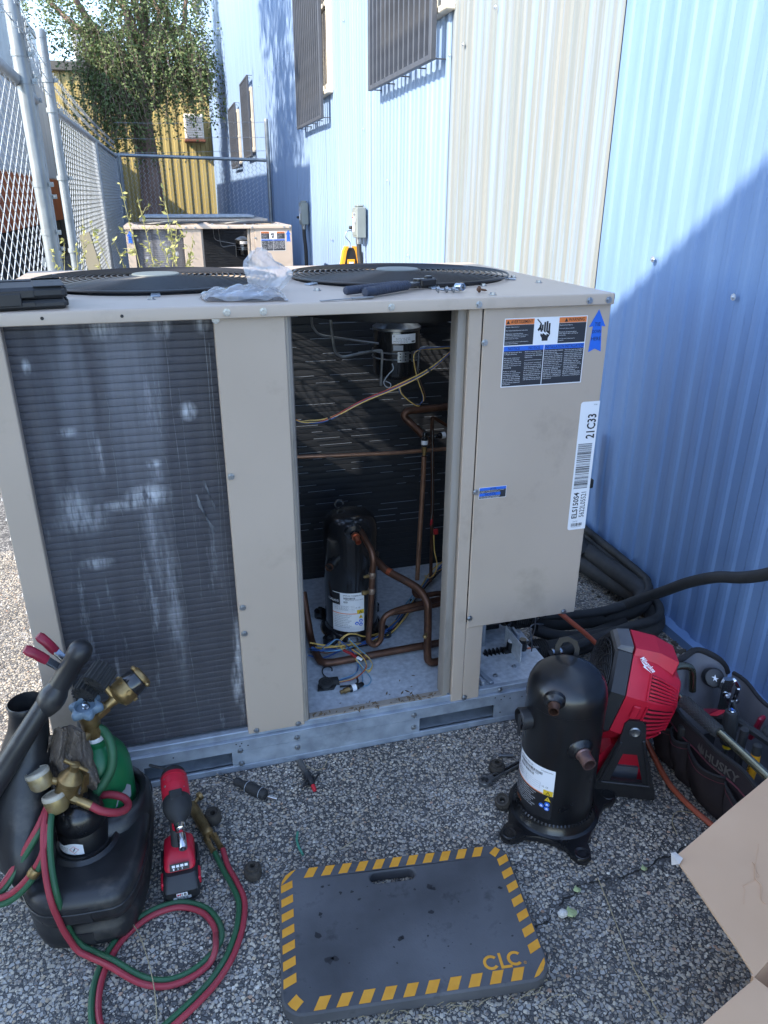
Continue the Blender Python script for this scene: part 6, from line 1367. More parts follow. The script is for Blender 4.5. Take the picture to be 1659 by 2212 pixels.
mb = MB(); mb.lathe([(.0115, -.009), (.0125, -.007), (.0125, .007), (.0115, .009)], (-.397, 1.277, .200), (-.6, -.2, -.65), 16); mb.build('brass_ferrule', M_brass, hose)

# ---- torch kit: moulded carrier
ca = thing('tank_carrier', (-.32, 1.42, 0), 'scuffed black moulded plastic tank carrier with a slanting pipe handle', 'tank carrier')
foot = [(-.452, 1.40), (-.430, 1.30), (-.395, 1.245), (-.345, 1.228), (-.285, 1.222), (-.235, 1.225), (-.205, 1.27), (-.185, 1.36), (-.178, 1.47), (-.182, 1.57), (-.23, 1.60), (-.32, 1.61), (-.41, 1.59), (-.448, 1.50)]
fc = Vector((-.315, 1.42))
def ring(s, z, dz=0): 
    P_ = [((fc.x + (p[0] - fc.x) * s), (fc.y + (p[1] - fc.y) * s), z) for p in foot]; return cr(P_, 3, True)
mb = MB(); mb.loft([ring(.93, .004), ring(.98, .012), ring(1.0, .03), ring(.985, .058), ring(.955, .066), ring(.955, .076), ring(1.01, .085), ring(1.035, .105), ring(1.03, .135), ring(.99, .15), ring(.90, .158), ring(.7, .15), ring(.0, .15)], cap=False); tray = mb.build('base_tray', M_molded, ca, smooth=50)
for (x0, y0, x1, y1) in ((-.425, 1.288, -.392, 1.240), (-.352, 1.224, -.290, 1.217), (-.250, 1.218, -.214, 1.255), (-.197, 1.30, -.178, 1.40)):
    a_, b_ = Vector((x0, y0, 0)), Vector((x1, y1, 0)); mb = MB(); n_2 = Vector(((b_ - a_).y, -(b_ - a_).x, 0)).normalized()
    for z in (.093,): mb.prism([(0, 0), ((b_ - a_).length, 0), ((b_ - a_).length - .008, .042), (.008, .042)], a_ + n_2 * -.004 + Vector((0, 0, z)), (b_ - a_).normalized(), (0, 0, 1), n_2, .0065)
    mb.build('raised_panel', M_molded, tray, smooth=30)
    mb = MB(); mb.prism([(0, 0), ((b_ - a_).length * .9, 0), ((b_ - a_).length * .85, .034), (.006, .034)], a_ + n_2 * -.012 + Vector((0, 0, .018)), (b_ - a_).normalized(), (0, 0, 1), n_2, .0075); mb.build('raised_panel', M_molded, tray, smooth=30)
mb = MB(); rp_ = [Vector(p) for p in ring(1.037, .121)]; mb.tube(rp_, .0022, 6, closed=True); mb.build('mould_seam', M_molded, tray)
# rear basin around the oxygen bottle
def oval(cx, cy, rx, ry, z, n=28, a=0): return [(cx + rx * math.cos(2 * PI * i / n), cy + ry * math.sin(2 * PI * i / n), z) for i in range(n)]
mb = MB(); mb.loft([oval(-.262, 1.49, .095, .115, .10), oval(-.262, 1.49, .095, .112, .14), oval(-.262, 1.495, .092, .10, .170), oval(-.264, 1.50, .086, .092, .182), oval(-.266, 1.505, .078, .082, .180), oval(-.268, 1.51, .073, .074, .165), oval(-.268, 1.51, .070, .07, .12)], cap=False); mb.build('rear_basin', M_molded, ca, smooth=60)
mb = MB(); mb.loft([oval(-.315, 1.395, .082, .085, .145), oval(-.315, 1.395, .070, .073, .158), oval(-.315, 1.398, .060, .062, .150), oval(-.315, 1.40, .056, .057, .12)], cap=False); mb.build('front_collar', M_molded, ca, smooth=60)
# upright sleeve with rod tube
rings = []
for (cx, cy, rx, ry, z) in ((-.415, 1.345, .040, .05, .10), (-.425, 1.36, .055, .07, .17), (-.43, 1.40, .062, .075, .23), (-.428, 1.435, .062, .068, .29), (-.415, 1.47, .052, .058, .36), (-.403, 1.492, .043, .045, .41), (-.400, 1.50, .0375, .038, .448), (-.400, 1.50, .0385, .039, .452), (-.400, 1.50, .0375, .038, .456), (-.400, 1.50, .0385, .039, .470), (-.400, 1.50, .036, .0365, .4725), (-.400, 1.50, .035, .0355, .465), (-.400, 1.50, .034, .0345, .38), (-.40, 1.50, .001, .001, .38)):
    q = oval(cx, cy, rx, ry, z); rings.append([(p[0] + .004 * math.sin(5 * i + z * 30) * (z < .4), p[1], p[2]) for i, p in enumerate(q)])
mb = MB(); mb.loft(rings, cap=False); mb.build('rod_sleeve', M_molded, ca, smooth=60)
mb = MB(); hpts = cr([(-.56, 1.36, .23), (-.51, 1.38, .295), (-.453, 1.40, .364), (-.396, 1.42, .437), (-.352, 1.44, .492), (-.333, 1.447, .515)], 5); mb.tube(hpts, [.030 - .011 * (i / (len(hpts) - 1)) ** .7 for i in range(len(hpts))], 18); mb.build('handle_tube', M_molded, ca, smooth=60)
d = Vector((.055, .016, .075)).normalized(); o = Vector((-.333, 1.446, .507))
mb = MB(); mb.lathe([(.018, -.036), (.023, -.026), (.0275, -.012), (.029, .002), (.027, .016), (.023, .026), (.022, .032)], o, d, 26); mb.build('handle_knuckle', M_molded, ca, smooth=60)
mb = MB(); mb.lathe([(.0215, .028), (.0225, .034), (.022, .098), (.0245, .104), (.0252, .112), (.0248, .124), (.021, .134), (.013, .141), (0, .143)], o, d, 26); mb.build('handle_grip', M_molded, ca, smooth=60)
mb = MB(); mb.lathe([(.0, 0), (.010, .0), (.011, .004), (.011, .018), (0, .018)], (-.372, 1.505, .43), (.3, -.4, 1), 12); mb.ell((-.378, 1.50, .455), .008, .008, .010, 10, 6); mb.ell((-.386, 1.498, .442), .007, .006, .008, 10, 6)
tag(mb.build('brazing_tip', M_chrome, None), 'shiny metal brazing tip standing inside the carrier tube', 'torch tip')
# spring clamp on the handle
sc_ = thing('spring_clamp', (-.31, 1.46, .55), 'steel spring clamp with two red vinyl handles gripping the carrier pipe', 'clamp')
for (tip, mid, end, yy) in (((-.363, 1.452, .632), (-.332, 1.458, .598), (-.302, 1.465, .560), 0), ((-.345, 1.50, .632), (-.320, 1.50, .592), (-.292, 1.49, .556), 1)):
    t, m_, e = Vector(tip), Vector(mid), Vector(end); mb = MB(); mb.bar(m_, e, .017, .008, up=(.6, -.5, .5), bev=.002); j = mb.build('jaw_arm', M_chrome, sc_)
    mb = MB(); dd = (t - m_).normalized(); u = Vector((.45, -.6, .45)); u = (u - dd * u.dot(dd)).normalized(); w = dd.cross(u)
    mb.loft([[m_ + dd * s + (w * math.cos(a) * hw + u * math.sin(a) * hh) + u * off for a in [2 * PI * i / 12 for i in range(12)]] for s, hw, hh, off in ((-.004, .0105, .006, 0), (.012, .0115, .0075, .001), (.028, .011, .0065, .003), (.042, .0115, .006, .001), (.050, .0085, .0045, -.001))]); mb.build('vinyl_grip', M_redd, j)
mb = MB(); mb.bar((-.312, 1.455, .565), (-.292, 1.492, .562), .012, .012, bev=.003); mb.build('pivot', M_steel, sc_)
# oxygen bottle
ox = thing('oxygen_bottle', (-.272, 1.51, .1), 'green oxygen bottle with brass valve, grey handwheel and black ribbed gauge boots', 'gas bottle')
mb = MB(); mb.lathe([(.055, .055), (.067, .065), (.068, .08), (.068, .235), (.0665, .258), (.060, .285), (.048, .306), (.034, .319), (.029, .323), (.029, .334), (.026, .336), (0, .336)], (-.272, 1.51, 0), (0, 0, 1), 44); ob_ = mb.build('bottle', M_green, ox, smooth=50)
mb = MB(); mb.lathe([(.021, .334), (.0225, .338), (.022, .347), (.019, .352)], (-.274, 1.508, 0), (0, 0, 1), 20); mb.build('thread_tape', M_wirewht, ox)
vx, vy = -.276, 1.502
mb = MB(); mb.lathe([(.017, .348), (.020, .356), (.019, .37), (.021, .378), (.0215, .392), (.024, .398), (.024, .414), (.019, .418)], (vx, vy, 0), (0, 0, 1), 24); vb = mb.build('valve_body', M_brass, ox)
mb = MB(); mb.cyl((vx, vy, .366), (vx - .022, vy - .026, .360), .0125, 14); mb.hexp((vx - .017, vy - .020, .361), (vx - .031, vy - .037, .356), .0125); mb.build('relief_plug', M_brass, vb)
mb = MB(); mb.prism([(-.009, 0), (.009, 0), (.012, .016), (.004, .024), (-.009, .018)], (vx + .008, vy - .02, .356), (.9, -.3, 0), (.1, 0, 1), (.3, .9, 0), .016); mb.build('valve_lug', M_brass, vb)
mb = MB(); hw = [((.034 + .0055 * math.cos(6 * a)) * math.cos(a), (.034 + .0055 * math.cos(6 * a)) * math.sin(a)) for a in [2 * PI * i / 60 for i in range(60)]]
tn = Vector((-.06, -.16, 1)).normalized(); u, w, _ = frame(tn); o = Vector((vx - .002, vy - .002, .421))
def hwr(s, h): return [o + (u * p[0] + w * p[1]) * s + tn * h for p in hw]
def cir(r, h): return [o + (u * math.cos(a) + w * math.sin(a)) * r + tn * h for a in [2 * PI * i / 60 for i in range(60)]]
mb.loft([cir(.012, 0), hwr(.82, .0), hwr(.97, .004), hwr(1, .010), hwr(.98, .017), hwr(.86, .021), cir(.024, .021), cir(.021, .017), cir(.0205, .012), cir(.006, .012)], cap=True); hwl = mb.build('handwheel', M_greycap, ox, smooth=50)
mb = MB(); mb.lathe([(.0095, .012), (.0095, .0145), (.0068, .015), (.0068, .022), (.004, .0235), (0, .0235)], o, tn, 6); mb.build('wheel_nut', M_chrome, hwl)
# regulator off to the right
a = Vector((vx + .012, vy, .402)); b = Vector((-.160, 1.545, .458)); dv2 = (b - a).normalized()
mb = MB(); mb.hexp(a, a + dv2 * .032, .0145); mb.lathe([(.011, .03), (.011, .045), (.013, .05), (.013, .06)], a, dv2, 18); mb.build('inlet_nut', M_brass, ox)
mb = MB(); mb.lathe([(.013, .055), (.026, .062), (.0305, .068), (.0315, .074), (.0315, .096), (.029, .098)], a, dv2, 30); rg2 = mb.build('regulator_body', M_brass, ox)
mb = MB(); mb.lathe([(.0305, .097), (.0312, .10), (.0295, .120), (.0285, .124)], a, dv2, 30); mb.build('black_band', M_blackp, rg2)
mb = MB(); mb.lathe([(.0235, .123), (.0265, .126), (.0265, .133), (.024, .137), (.013, .139), (0, .139)], a, dv2, 24)
u, w, _ = frame(dv2)
for k in range(3):
    t = 2 * PI * k / 3 + .6; r_ = u * math.cos(t) + w * math.sin(t); mb.bar(a + dv2 * .129 + r_ * .02, a + dv2 * .129 + r_ * .034, .013, .010, up=dv2, bev=.003)
mb.build('adjusting_key', M_brass, rg2)
for k in range(6):
    t = 2 * PI * k / 6; r_ = u * math.cos(t) + w * math.sin(t); mb = MB(); mb.hexp(a + dv2 * .088 + r_ * .029, a + dv2 * .088 + r_ * .0355, .0055); mb.build('cap_bolt', M_brass, rg2)
mb = MB(); put = Round
for k in range(16):
    t = 2 * PI * k / 16; r_ = u * math.cos(t) + w * math.sin(t); mb.bar(a + dv2 * .063 + r_ * .0245, a + dv2 * .0655 + r_ * .0285, .003, .003, up=dv2)
mb.build('raised_lettering', M_brass, rg2)['kind'] = 'stuff'
def boot(c, d, r, L, nm='gauge_boot'):
    c = V3(c); d = Vector(d).normalized(); u, w, _ = frame(d); mb = MB(); n = 16
    def gr(s, h): return [c + d * h + (u * math.cos(2 * PI * i / (4 * n)) + w * math.sin(2 * PI * i / (4 * n))) * (r * s * (1.0 if i % 4 in (0, 1) else .84)) for i in range(4 * n)]
    mb.loft([gr(.55, 0), gr(1, .0), gr(1, L), gr(.95, L + .002), gr(.45, L + .002), gr(.42, L - .004)]); g_ = mb.build(nm, M_rubber, ox, smooth=0)
    mb = MB()
    for k in range(n):
        t = 2 * PI * (k + .12) / n; q = u * math.cos(t) + w * math.sin(t); mb.bar(c + q * r * .42, c + q * r * .98, .0025, .003, up=d)
    mb.build('boot_spokes', M_rubber, g_, smooth=0)['kind'] = 'stuff'
boot((-.256, 1.505, .486), (.55, .75, .36), .029, .046); boot((-.284, 1.515, .452), (.4, .85, .2), .028, .042)
mb = MB(); mb.tube([(-.236, 1.53, .46), (-.225, 1.525, .44), (-.215, 1.52, .43)], .008, 10); mb.build('gauge_stem', M_brass, ox)
mb = MB(); mb.tube(cr([(-.262, 1.497, .372), (-.250, 1.49, .366), (-.238, 1.472, .352), (-.234, 1.455, .327), (-.240, 1.442, .295), (-.258, 1.432, .268), (-.275, 1.428, .25), (-.29, 1.43, .22)], 6), .0105, 12); mb.build('oxygen_hose', M_hosegrn, ox)
mb = MB(); mpx = Round((-.272, 1.51, .175), .0685, -1.2); put_poly(mb, mpx, [(0, 0), (.045, .0), (.05, .03), (.038, .045), (.03, .035), (.012, .03)], .0008); lbx = mb.build('torn_label', M_greyp, ox, fix=False)
# acetylene bottle
at = thing('acetylene_bottle', (-.315, 1.40, .12), 'small black acetylene bottle with brass regulator in the front of the carrier', 'gas bottle')
mb = MB(); mb.lathe([(.045, .115), (.0535, .122), (.054, .13), (.054, .195), (.0525, .197), (.0525, .200), (.054, .203), (.0535, .220), (.049, .238), (.040, .252), (.030, .259), (.024, .261), (.023, .268), (.018, .270), (0, .270)], (-.315, 1.40, 0), (0, 0, 1), 40); mb.build('bottle', M_blackw, at, smooth=50)
mb = MB()
for k in range(30):
    if k % 7 == 6: continue
    t = 2 * PI * k / 30; mb.box(-.0012, .0012, -.002, .002, 0, .0012, 0, Matrix.Translation((-.315 + .0425 * math.cos(t), 1.40 + .0425 * math.sin(t), .2492)) @ Matrix.Rotation(t, 4, 'Z') @ Matrix.Rotation(.7, 4, 'Y'))
mb.build('stamped_marks', M_blackw, at, smooth=0)['kind'] = 'stuff'
mpa = Round((-.315, 1.40, .152), .0542, math.radians(-178)); WW = .088
mb = MB(); put_poly_pts = [(0, .045), (.0, .010), (.03, .0), (WW - .006, .002), (WW, .012), (WW - .006, .026), (WW - .022, .034), (WW - .045, .020), (.02, .025), (.008, .03)]
lb = MB(); n_ = 12
for i in range(n_):
    u0, u1 = WW * i / n_, WW * (i + 1) / n_
    def top(u): return .043 - 1.0 * u if u < .018 else (.024 if u < .045 else .024 + .0105 * math.sin(PI * (u - .045) / .05))
    lb.add([mpa(u0, .002, .0006), mpa(u1, .002, .0006), mpa(u1, max(.008, top(u1)), .0006), mpa(u0, max(.008, top(u0)), .0006)], [(0, 1, 2, 3)])
lbo = lb.build('paper_label', M_wirewht, at, fix=False)
mb = MB(); put_rect(mb, mpa, 0, .012, .022, .024, .001, 4); mb.tube([mpa(*p, .001) for p in ((.058, .017), (.068, .027), (.078, .017), (.068, .007))], .0005, 4, closed=True); mb.build('red_print', M_redp, lbo, fix=False, smooth=0)
mb = MB()
for k in range(5): put_text(mb, mpa, ('DANGER FLAMMABLE GAS', 'ACETYLENE DISSOLVED', 'KEEP AWAY FROM HEAT', 'STORE UPRIGHT ONLY', 'READ SAFETY SHEET')[k], .024 - .001 * k, .019 - .0036 * k, .031, .0022, .001)
put_poly(mb, mpa, [(.065, .013), (.0675, .0125), (.072, .022), (.070, .0225)], .001); mb.build('fine_print', M_ink, lbo, fix=False, smooth=0)
rx = Vector((-.320, 1.398, 0))
mb = MB(); mb.lathe([(.014, .268), (.0155, .272), (.0155, .288), (.011, .290), (.011, .30)], (-.315, 1.40, 0), (0, 0, 1), 6); mb.cyl((-.315, 1.40, .286), (-.33, 1.395, .30), .010, 12); mb.build('bottle_valve', M_brass, at)
rd = Vector((.42, -.05, 1)).normalized(); ro = Vector((-.333, 1.392, .292))
mb = MB(); mb.lathe([(.018, 0), (.024, .003), (.024, .030), (.0265, .033), (.0268, .044), (.024, .047), (.015, .064), (.0105, .068), (.0105, .082), (.006, .084)], ro, rd, 28); rb_ = mb.build('regulator_body', M_brass, at)
tb = ro + rd * .080; td = Vector((.9, -.1, -.75)).normalized()
mb = MB(); mb.cyl(tb - td * .026, tb + td * .030, .0048, 12); mb.build('tee_screw', M_brass, rb_)
def gauge(c, d):
    d = Vector(d).normalized(); mb = MB(); mb.lathe([(.006, -.022), (.02, -.018), (.0245, -.010), (.025, .014)], c, d, 30); g_ = mb.build('gauge', mat('pale_brass', lin('9a8558'), lin('b8a577'), 30, .38, .7, dirt=lin('d6cdb5'), dirt_scale=14, dirt_amt=.6), at)
    mb = MB(); mb.lathe([(.0255, .0135), (.026, .016), (.025, .022), (.0215, .0235), (.021, .020), (0, .020)], c, d, 30); mb.build('gauge_face', mat('scuffed_lens', lin('a39a88'), lin('bdb5a4'), 40, .4), g_)
gauge((-.378, 1.398, .335), (-.28, .30, 1)); gauge((-.350, 1.372, .287), (-.2, .32, 1))
mb = MB(); mb.tube([(-.372, 1.398, .336), (-.345, 1.395, .325)], .008, 10); mb.tube([(-.345, 1.378, .297), (-.333, 1.39, .305)], .008, 10); mb.build('gauge_stem', M_brass, at)
a = Vector((-.335, 1.385, .295)); b = Vector((-.284, 1.368, .266)); d3 = (b - a).normalized(); mb = MB(); mb.cyl(a, a + d3 * .02, .0075, 12); mb.hexp(a + d3 * .016, a + d3 * .03, .0105); mb.cyl(a + d3 * .03, a + d3 * .034, .0088, 12); mb.cyl(a + d3 * .034, b + d3 * .002, .0098, 14); mb.build('hose_fitting', M_brass, at)
mb = MB(); mb.tube(cr([b, (-.262, 1.362, .250), (-.235, 1.368, .232), (-.216, 1.388, .218), (-.213, 1.410, .215), (-.225, 1.425, .221), (-.25, 1.436, .225), (-.275, 1.442, .222), (-.30, 1.45, .20)], 7), .0088, 12); mb.build('red_hose', M_hosered, at)
mb = MB(); mb.hexp((-.302, 1.42, .285), (-.296, 1.425, .312), .0145); mb.lathe([(.011, 0), (.013, .005), (.011, .022)], (-.306, 1.417, .262), (.1, .1, 1), 16); mb.build('spare_fitting', M_brass, at)
mb = MB(); mb.add([(-.270, 1.415, .172), (-.255, 1.42, .170), (-.262, 1.418, .115), (-.283, 1.405, .112), (-.2695, 1.4135, .172), (-.2545, 1.4185, .170), (-.2615, 1.4165, .115), (-.2825, 1.4035, .112)], [(0, 1, 2, 3), (7, 6, 5, 4), (0, 4, 5, 1), (1, 5, 6, 2), (2, 6, 7, 3), (3, 7, 4, 0)]); tgo = mb.build('blue_tag', M_bluep, at, smooth=0)
mb = MB(); mb.add([(-.271, 1.411, .158), (-.262, 1.4135, .155), (-.263, 1.414, .128), (-.277, 1.406, .124)], [(0, 1, 2, 3)]); mb.build('torn_print', M_wirewht, tgo, fix=False, smooth=0)
# rag
rag = MB()
def rg(u, v):
    base = Vector((-.325 + .045 * (u - .5) * 2 * (.75 + .4 * math.sin(v * 2.4)), 1.462 - .035 * v - .02 * math.cos((u - .5) * 3), .400 - .15 * v + .03 * math.sin(u * PI)))
    fold = .013 * math.sin(u * 15 + 2.5 * math.sin(v * 4)) + .005 * math.sin(v * 15 + u * 9) + .003 * math.sin(u * 41 + v * 19) + .0012 * RNG.normal(); return base + Vector((.3 * fold, -fold, .4 * fold))
rag.grid(rg, 60, 48)
rag.grid(lambda u, v: rg(u, v) + Vector((.006 * math.sin(u * 9), .014, -.008)), 40, 32)
single(rag, 'shop_rag', M_rag, 'crumpled grey brown rag stuffed between the green bottle and the carrier tube', 'rag', smooth=80, fix=False)
# ---- red jobsite fan
fan = thing('jobsite_fan', (1.10, 1.42, 0), 'red and black jobsite fan on a black stand behind the old compressor', 'fan')
EX = Vector((.91, -.41, 0)).normalized(); EY = Vector((.41, .91, 0)).normalized()       # rearward, far side
ti = math.radians(14)
AX = (EX * math.cos(ti) - Vector((0, 0, 1)) * math.sin(ti)).normalized(); UP = AX.cross(EY) * -1
if UP.z < 0: UP = -UP
FCN = Vector((1.098, 1.425, .262))
def fp(x, y, z): return FCN + AX * x + EY * y + UP * z
def octo(x, r, rz=None, c=.42, dz=0):
    rz = rz or r; k = c
    return [fp(x, p[0] * r, p[1] * rz + dz) for p in ((-k, -1), (k, -1), (1, -k), (1, k), (k, 1), (-k, 1), (-1, k), (-1, -k))]
mb = MB(); mb.loft([octo(-.088, .105, .118), octo(-.092, .118, .131), octo(-.085, .126, .139), octo(-.050, .128, .141), octo(-.046, .124, .137), octo(-.046, .09, .10), octo(-.088, .105, .118)], cap=False); mb.build('front_bezel', M_plastic, fan, smooth=20)
mb = MB(); mb.loft([octo(-.045, .125, .138), octo(-.02, .126, .139), octo(.03, .120, .132), octo(.075, .100, .112), octo(.105, .078, .09), octo(.112, .066, .078)]); rh = mb.build('rear_housing', M_red, fan, smooth=20)
# front grille: rings and swept vanes
mb = MB(); mb.loft([octo(-.06, .10, .11), octo(-.058, .001, .001)], cap=False); mb.build('dark_well', M_ink, fan, smooth=0)
for k in range(9):
    r = .02 + .0112 * k; mb = MB(); mb.tube([fp(-.092 - .010 * (1 - r / .12), r * math.cos(a), r * 1.1 * math.sin(a)) for a in [2 * PI * i / 40 for i in range(40)]], .0016, 5, closed=True); mb.build('grille_ring', M_plastic, fan)
for k in range(20):
    t0 = 2 * PI * k / 20; mb = MB(); mb.tube([fp(-.094 - .008 * (1 - r / .12), r * math.cos(t0 + r * 9), r * 1.1 * math.sin(t0 + r * 9)) for r in np.linspace(.016, .112, 9)], .0019, 5); mb.build('grille_vane', M_plastic, fan)
mb = MB(); mb.lathe([(0, 0), (.018, 0), (.02, .004), (.018, .008)], fp(-.106, 0, 0), AX, 20); mb.build('grille_hub', M_red, fan)
for k in range(5):
    t0 = 2 * PI * k / 5
    mb = MB(); mb.grid(lambda u, v: fp(-.072 + .018 * (u - .5), (.015 + .08 * v) * math.cos(t0 + u * 1.1), (.015 + .08 * v) * math.sin(t0 + u * 1.1)), 5, 3); mb.build('fan_blade', M_plastic, fan)
# raised top hood
def pln(pts): return [fp(*p) for p in pts]
mb = MB(); mb.loft([pln([(-.044, -.055, .139), (-.044, .052, .139), (-.044, .046, .156), (-.044, -.046, .156)]), pln([(.02, -.055, .133), (.02, .052, .133), (.02, .044, .160), (.02, -.042, .160)]), pln([(.070, -.050, .113), (.07, .048, .113), (.075, .040, .148), (.075, -.040, .148)]), pln([(.078, -.046, .10), (.078, .045, .10), (.085, .03, .10), (.085, -.03, .10)])]); mb.build('handle_hood', M_red, rh, smooth=15)
mb = MB(); mb.loft([pln([(-.05, -.05, .141), (-.05, .05, .141), (-.05, .045, .157), (-.05, -.045, .157)]), pln([(-.088, -.045, .139), (-.088, .045, .139), (-.082, .04, .150), (-.082, -.04, .150)])]); mb.build('bezel_top', mat('grey_worn_plastic', lin('45464a'), lin('5b5c60'), 20, .45), fan, smooth=15)
# side vents: louvres on the near shoulder (upper) and the near side below it (lower)
def vent(A0, A1, n, x0, x1):
    "A0, A1: (y, z) edge points of the facet at its full size; louvres run from x0 to x1 between them"
    sc = lambda x: 1.0 if x < -.02 else (.126 - .006 * min(1, (x + .02) / .05) - .02 * max(0, min(1, (x - .03) / .045)) - .022 * max(0, min(1, (x - .075) / .03))) / .126
    def q(x, f, out): 
        y = A0[0] + (A1[0] - A0[0]) * f; z = A0[1] + (A1[1] - A0[1]) * f; s = sc(x); ny, nz = A1[1] - A0[1], A0[0] - A1[0]; L = math.hypot(ny, nz); ny, nz = ny / L, nz / L
        if ny > 0: ny, nz = -ny, -nz
        return fp(x, y * s + ny * out, z * s + nz * out)
    mb = MB(); xs = [x0 + (x1 - x0) * i / 6 for i in range(7)]; vs = []
    for x in xs: vs += [q(x, 0, .0022), q(x, 1, .0022)]
    mb.add(vs, [(2 * i, 2 * i + 1, 2 * i + 3, 2 * i + 2) for i in range(6)]); mb.build('vent_shade_sheet', mat('vent_shade_red', lin('2e0a10'), None, 10, .6), rh, smooth=0, fix=False)  # dark red sheet, the shade between the louvres put into its colour
    for k in range(n):
        f = (k + .5) / n; mb = MB(); nn = (q(x0, f, 1) - q(x0, f, 0)).normalized(); mb.tube([q(x, f, .0042) for x in xs], .0034, 8); mb.build('vent_louvre', M_red, rh)
    mb = MB()
    for x in (x0 - .003, x1 + .003): mb.tube([q(x, -.05, .003), q(x, 1.05, .003)], .0032, 6)
    mb.build('vent_frame', M_red, rh)['kind'] = 'stuff'
vent((-.075, .112), (-.122, .062), 7, .012, .098)
vent((-.126, .040), (-.126, -.050), 6, .020, .098)
vent((-.122, -.066), (-.072, -.122), 5, .015, .09)
mb = MB(); mb.box(-.012, .008, -.004, .004, -.02, .02, .003, Matrix.Translation(fp(-.006, -.128, .02)) @ Matrix(((AX.x, EY.x, UP.x, 0), (AX.y, EY.y, UP.y, 0), (AX.z, EY.z, UP.z, 0), (0, 0, 0, 1)))); mb.build('side_latch', M_red, rh)
# script on the upper near facet
nrm = (UP * .78 - EY * .62).normalized(); wd = nrm.cross(AX).normalized()
if wd.z < 0: wd = -wd
fu = (UP * .62 + EY * .78).normalized(); mpm = Flat(fp(-.034, -.066, .136), (AX * .80 - fu * .60).normalized(), (fu * .80 + AX * .60).normalized(), nrm)
q = math.radians(25)
U2 = (Vector(AX) * math.cos(0) ).normalized()
mb = MB(); put_text(mb, mpm, 'Milwaukee', .000, .003, .046, .013, .005, bold=.012, skew=.003); put_poly(mb, mpm, [(.003, .0015), (.026, .0028), (.022, -.001), (.047, .0005), (.019, -.006), (.021, -.0015)], .005); mb.build('script_logo', M_wirewht, rh, fix=False, smooth=0)
# near and far stand legs: A-frames of black plastic
def aframe(y, nm):
    O = Vector((1.098, 1.425, 0)) + EY * y
    def q(x, z, t): return O + EX * x + Vector((0, 0, z)) + EY * t
    s = 1 if y > 0 else -1
    out = [(-.085, .004), (-.085, .018), (-.030, .19), (-.024, .245), (-.014, .258), (.018, .258), (.030, .248), (.036, .19), (.082, .03), (.084, .004)]
    hole = [(-.040, .058), (-.016, .150), (.020, .150), (.046, .058)]
    tri = tessellate_polygon([[Vector((p[0], p[1], 0)) for p in out], [Vector((p[0], p[1], 0)) for p in hole]]); al = out + hole; n = len(out); mb = MB()
    A = [q(p[0], p[1], 0) for p in al]; B = [q(p[0], p[1], .014 * s) for p in al]; m_ = len(al)
    fs = [tuple(t) for t in tri] + [tuple(i + m_ for i in t) for t in tri]
    for a0, a1 in ((0, n), (n, m_)):
        L_ = a1 - a0
        for i in range(L_): fs.append((a0 + i, a0 + (i + 1) % L_, a0 + (i + 1) % L_ + m_, a0 + i + m_))
    mb.add(A + B, fs); l_ = mb.build(nm, M_plastic, fan, smooth=20)
    mb = MB()
    for a, b in (((-.07, .05), (.066, .05)), ((-.066, .045), (-.026, .19)), ((.062, .055), (.03, .2))): mb.bar(q(a[0], a[1], .016 * s), q(b[0], b[1], .016 * s), .008, .006, up=EY, bev=.002)
    mb.build('leg_ridges', M_plastic, l_)['kind'] = 'stuff'
    mb = MB(); mb.lathe([(.014, 0), (.015, .003), (.012, .005), (.005, .002), (0, .002)], q(.004, .225, .014 * s), EY * s, 20); mb.build('pivot_screw', M_steel, l_)
aframe(-.118, 'stand_leg'); aframe(.118, 'stand_leg')
O = Vector((1.098, 1.425, 0))
mb = MB()
for x in (-.078, .074): mb.bar(O + EX * x + EY * -.13 + Vector((0, 0, .012)), O + EX * x + EY * .13 + Vector((0, 0, .012)), .02, .016, bev=.003)
mb.build('foot_bars', M_plastic, fan)['kind'] = 'stuff'
# red control foot between the legs with its battery
def fb(x, y, z): return O + EX * x + EY * y + Vector((0, 0, z))
mb = MB(); mb.loft([[fb(x, y, z) for x, y in ((-.07 * s, -.085), (.065 * s, -.085), (.065 * s, .085), (-.07 * s, .085))] for s, z in ((1.0, .02), (1.08, .03), (1.0, .09), (.8, .115), (.55, .14))]); cf = mb.build('control_foot', M_red, fan, smooth=20)
mb = MB(); mb.loft([[fb(x, y, z) for x, y in ((-.03, -.092), (.04, -.092), (.034, -.08), (-.026, -.08))] for z in (.02, .075)]); mb.build('battery_cover', mat('grey_plastic', lin('4f535b'), lin('5d6169'), 10, .5), cf)
mb = MB(); mb.lathe([(.019, -.004), (.0205, 0), (.019, .016), (.015, .019), (0, .019)], fb(-.072, -.045, .085), (-EX - EY * .6 + Vector((0, 0, .3))).normalized(), 22); mb.build('speed_dial', M_plastic, cf)

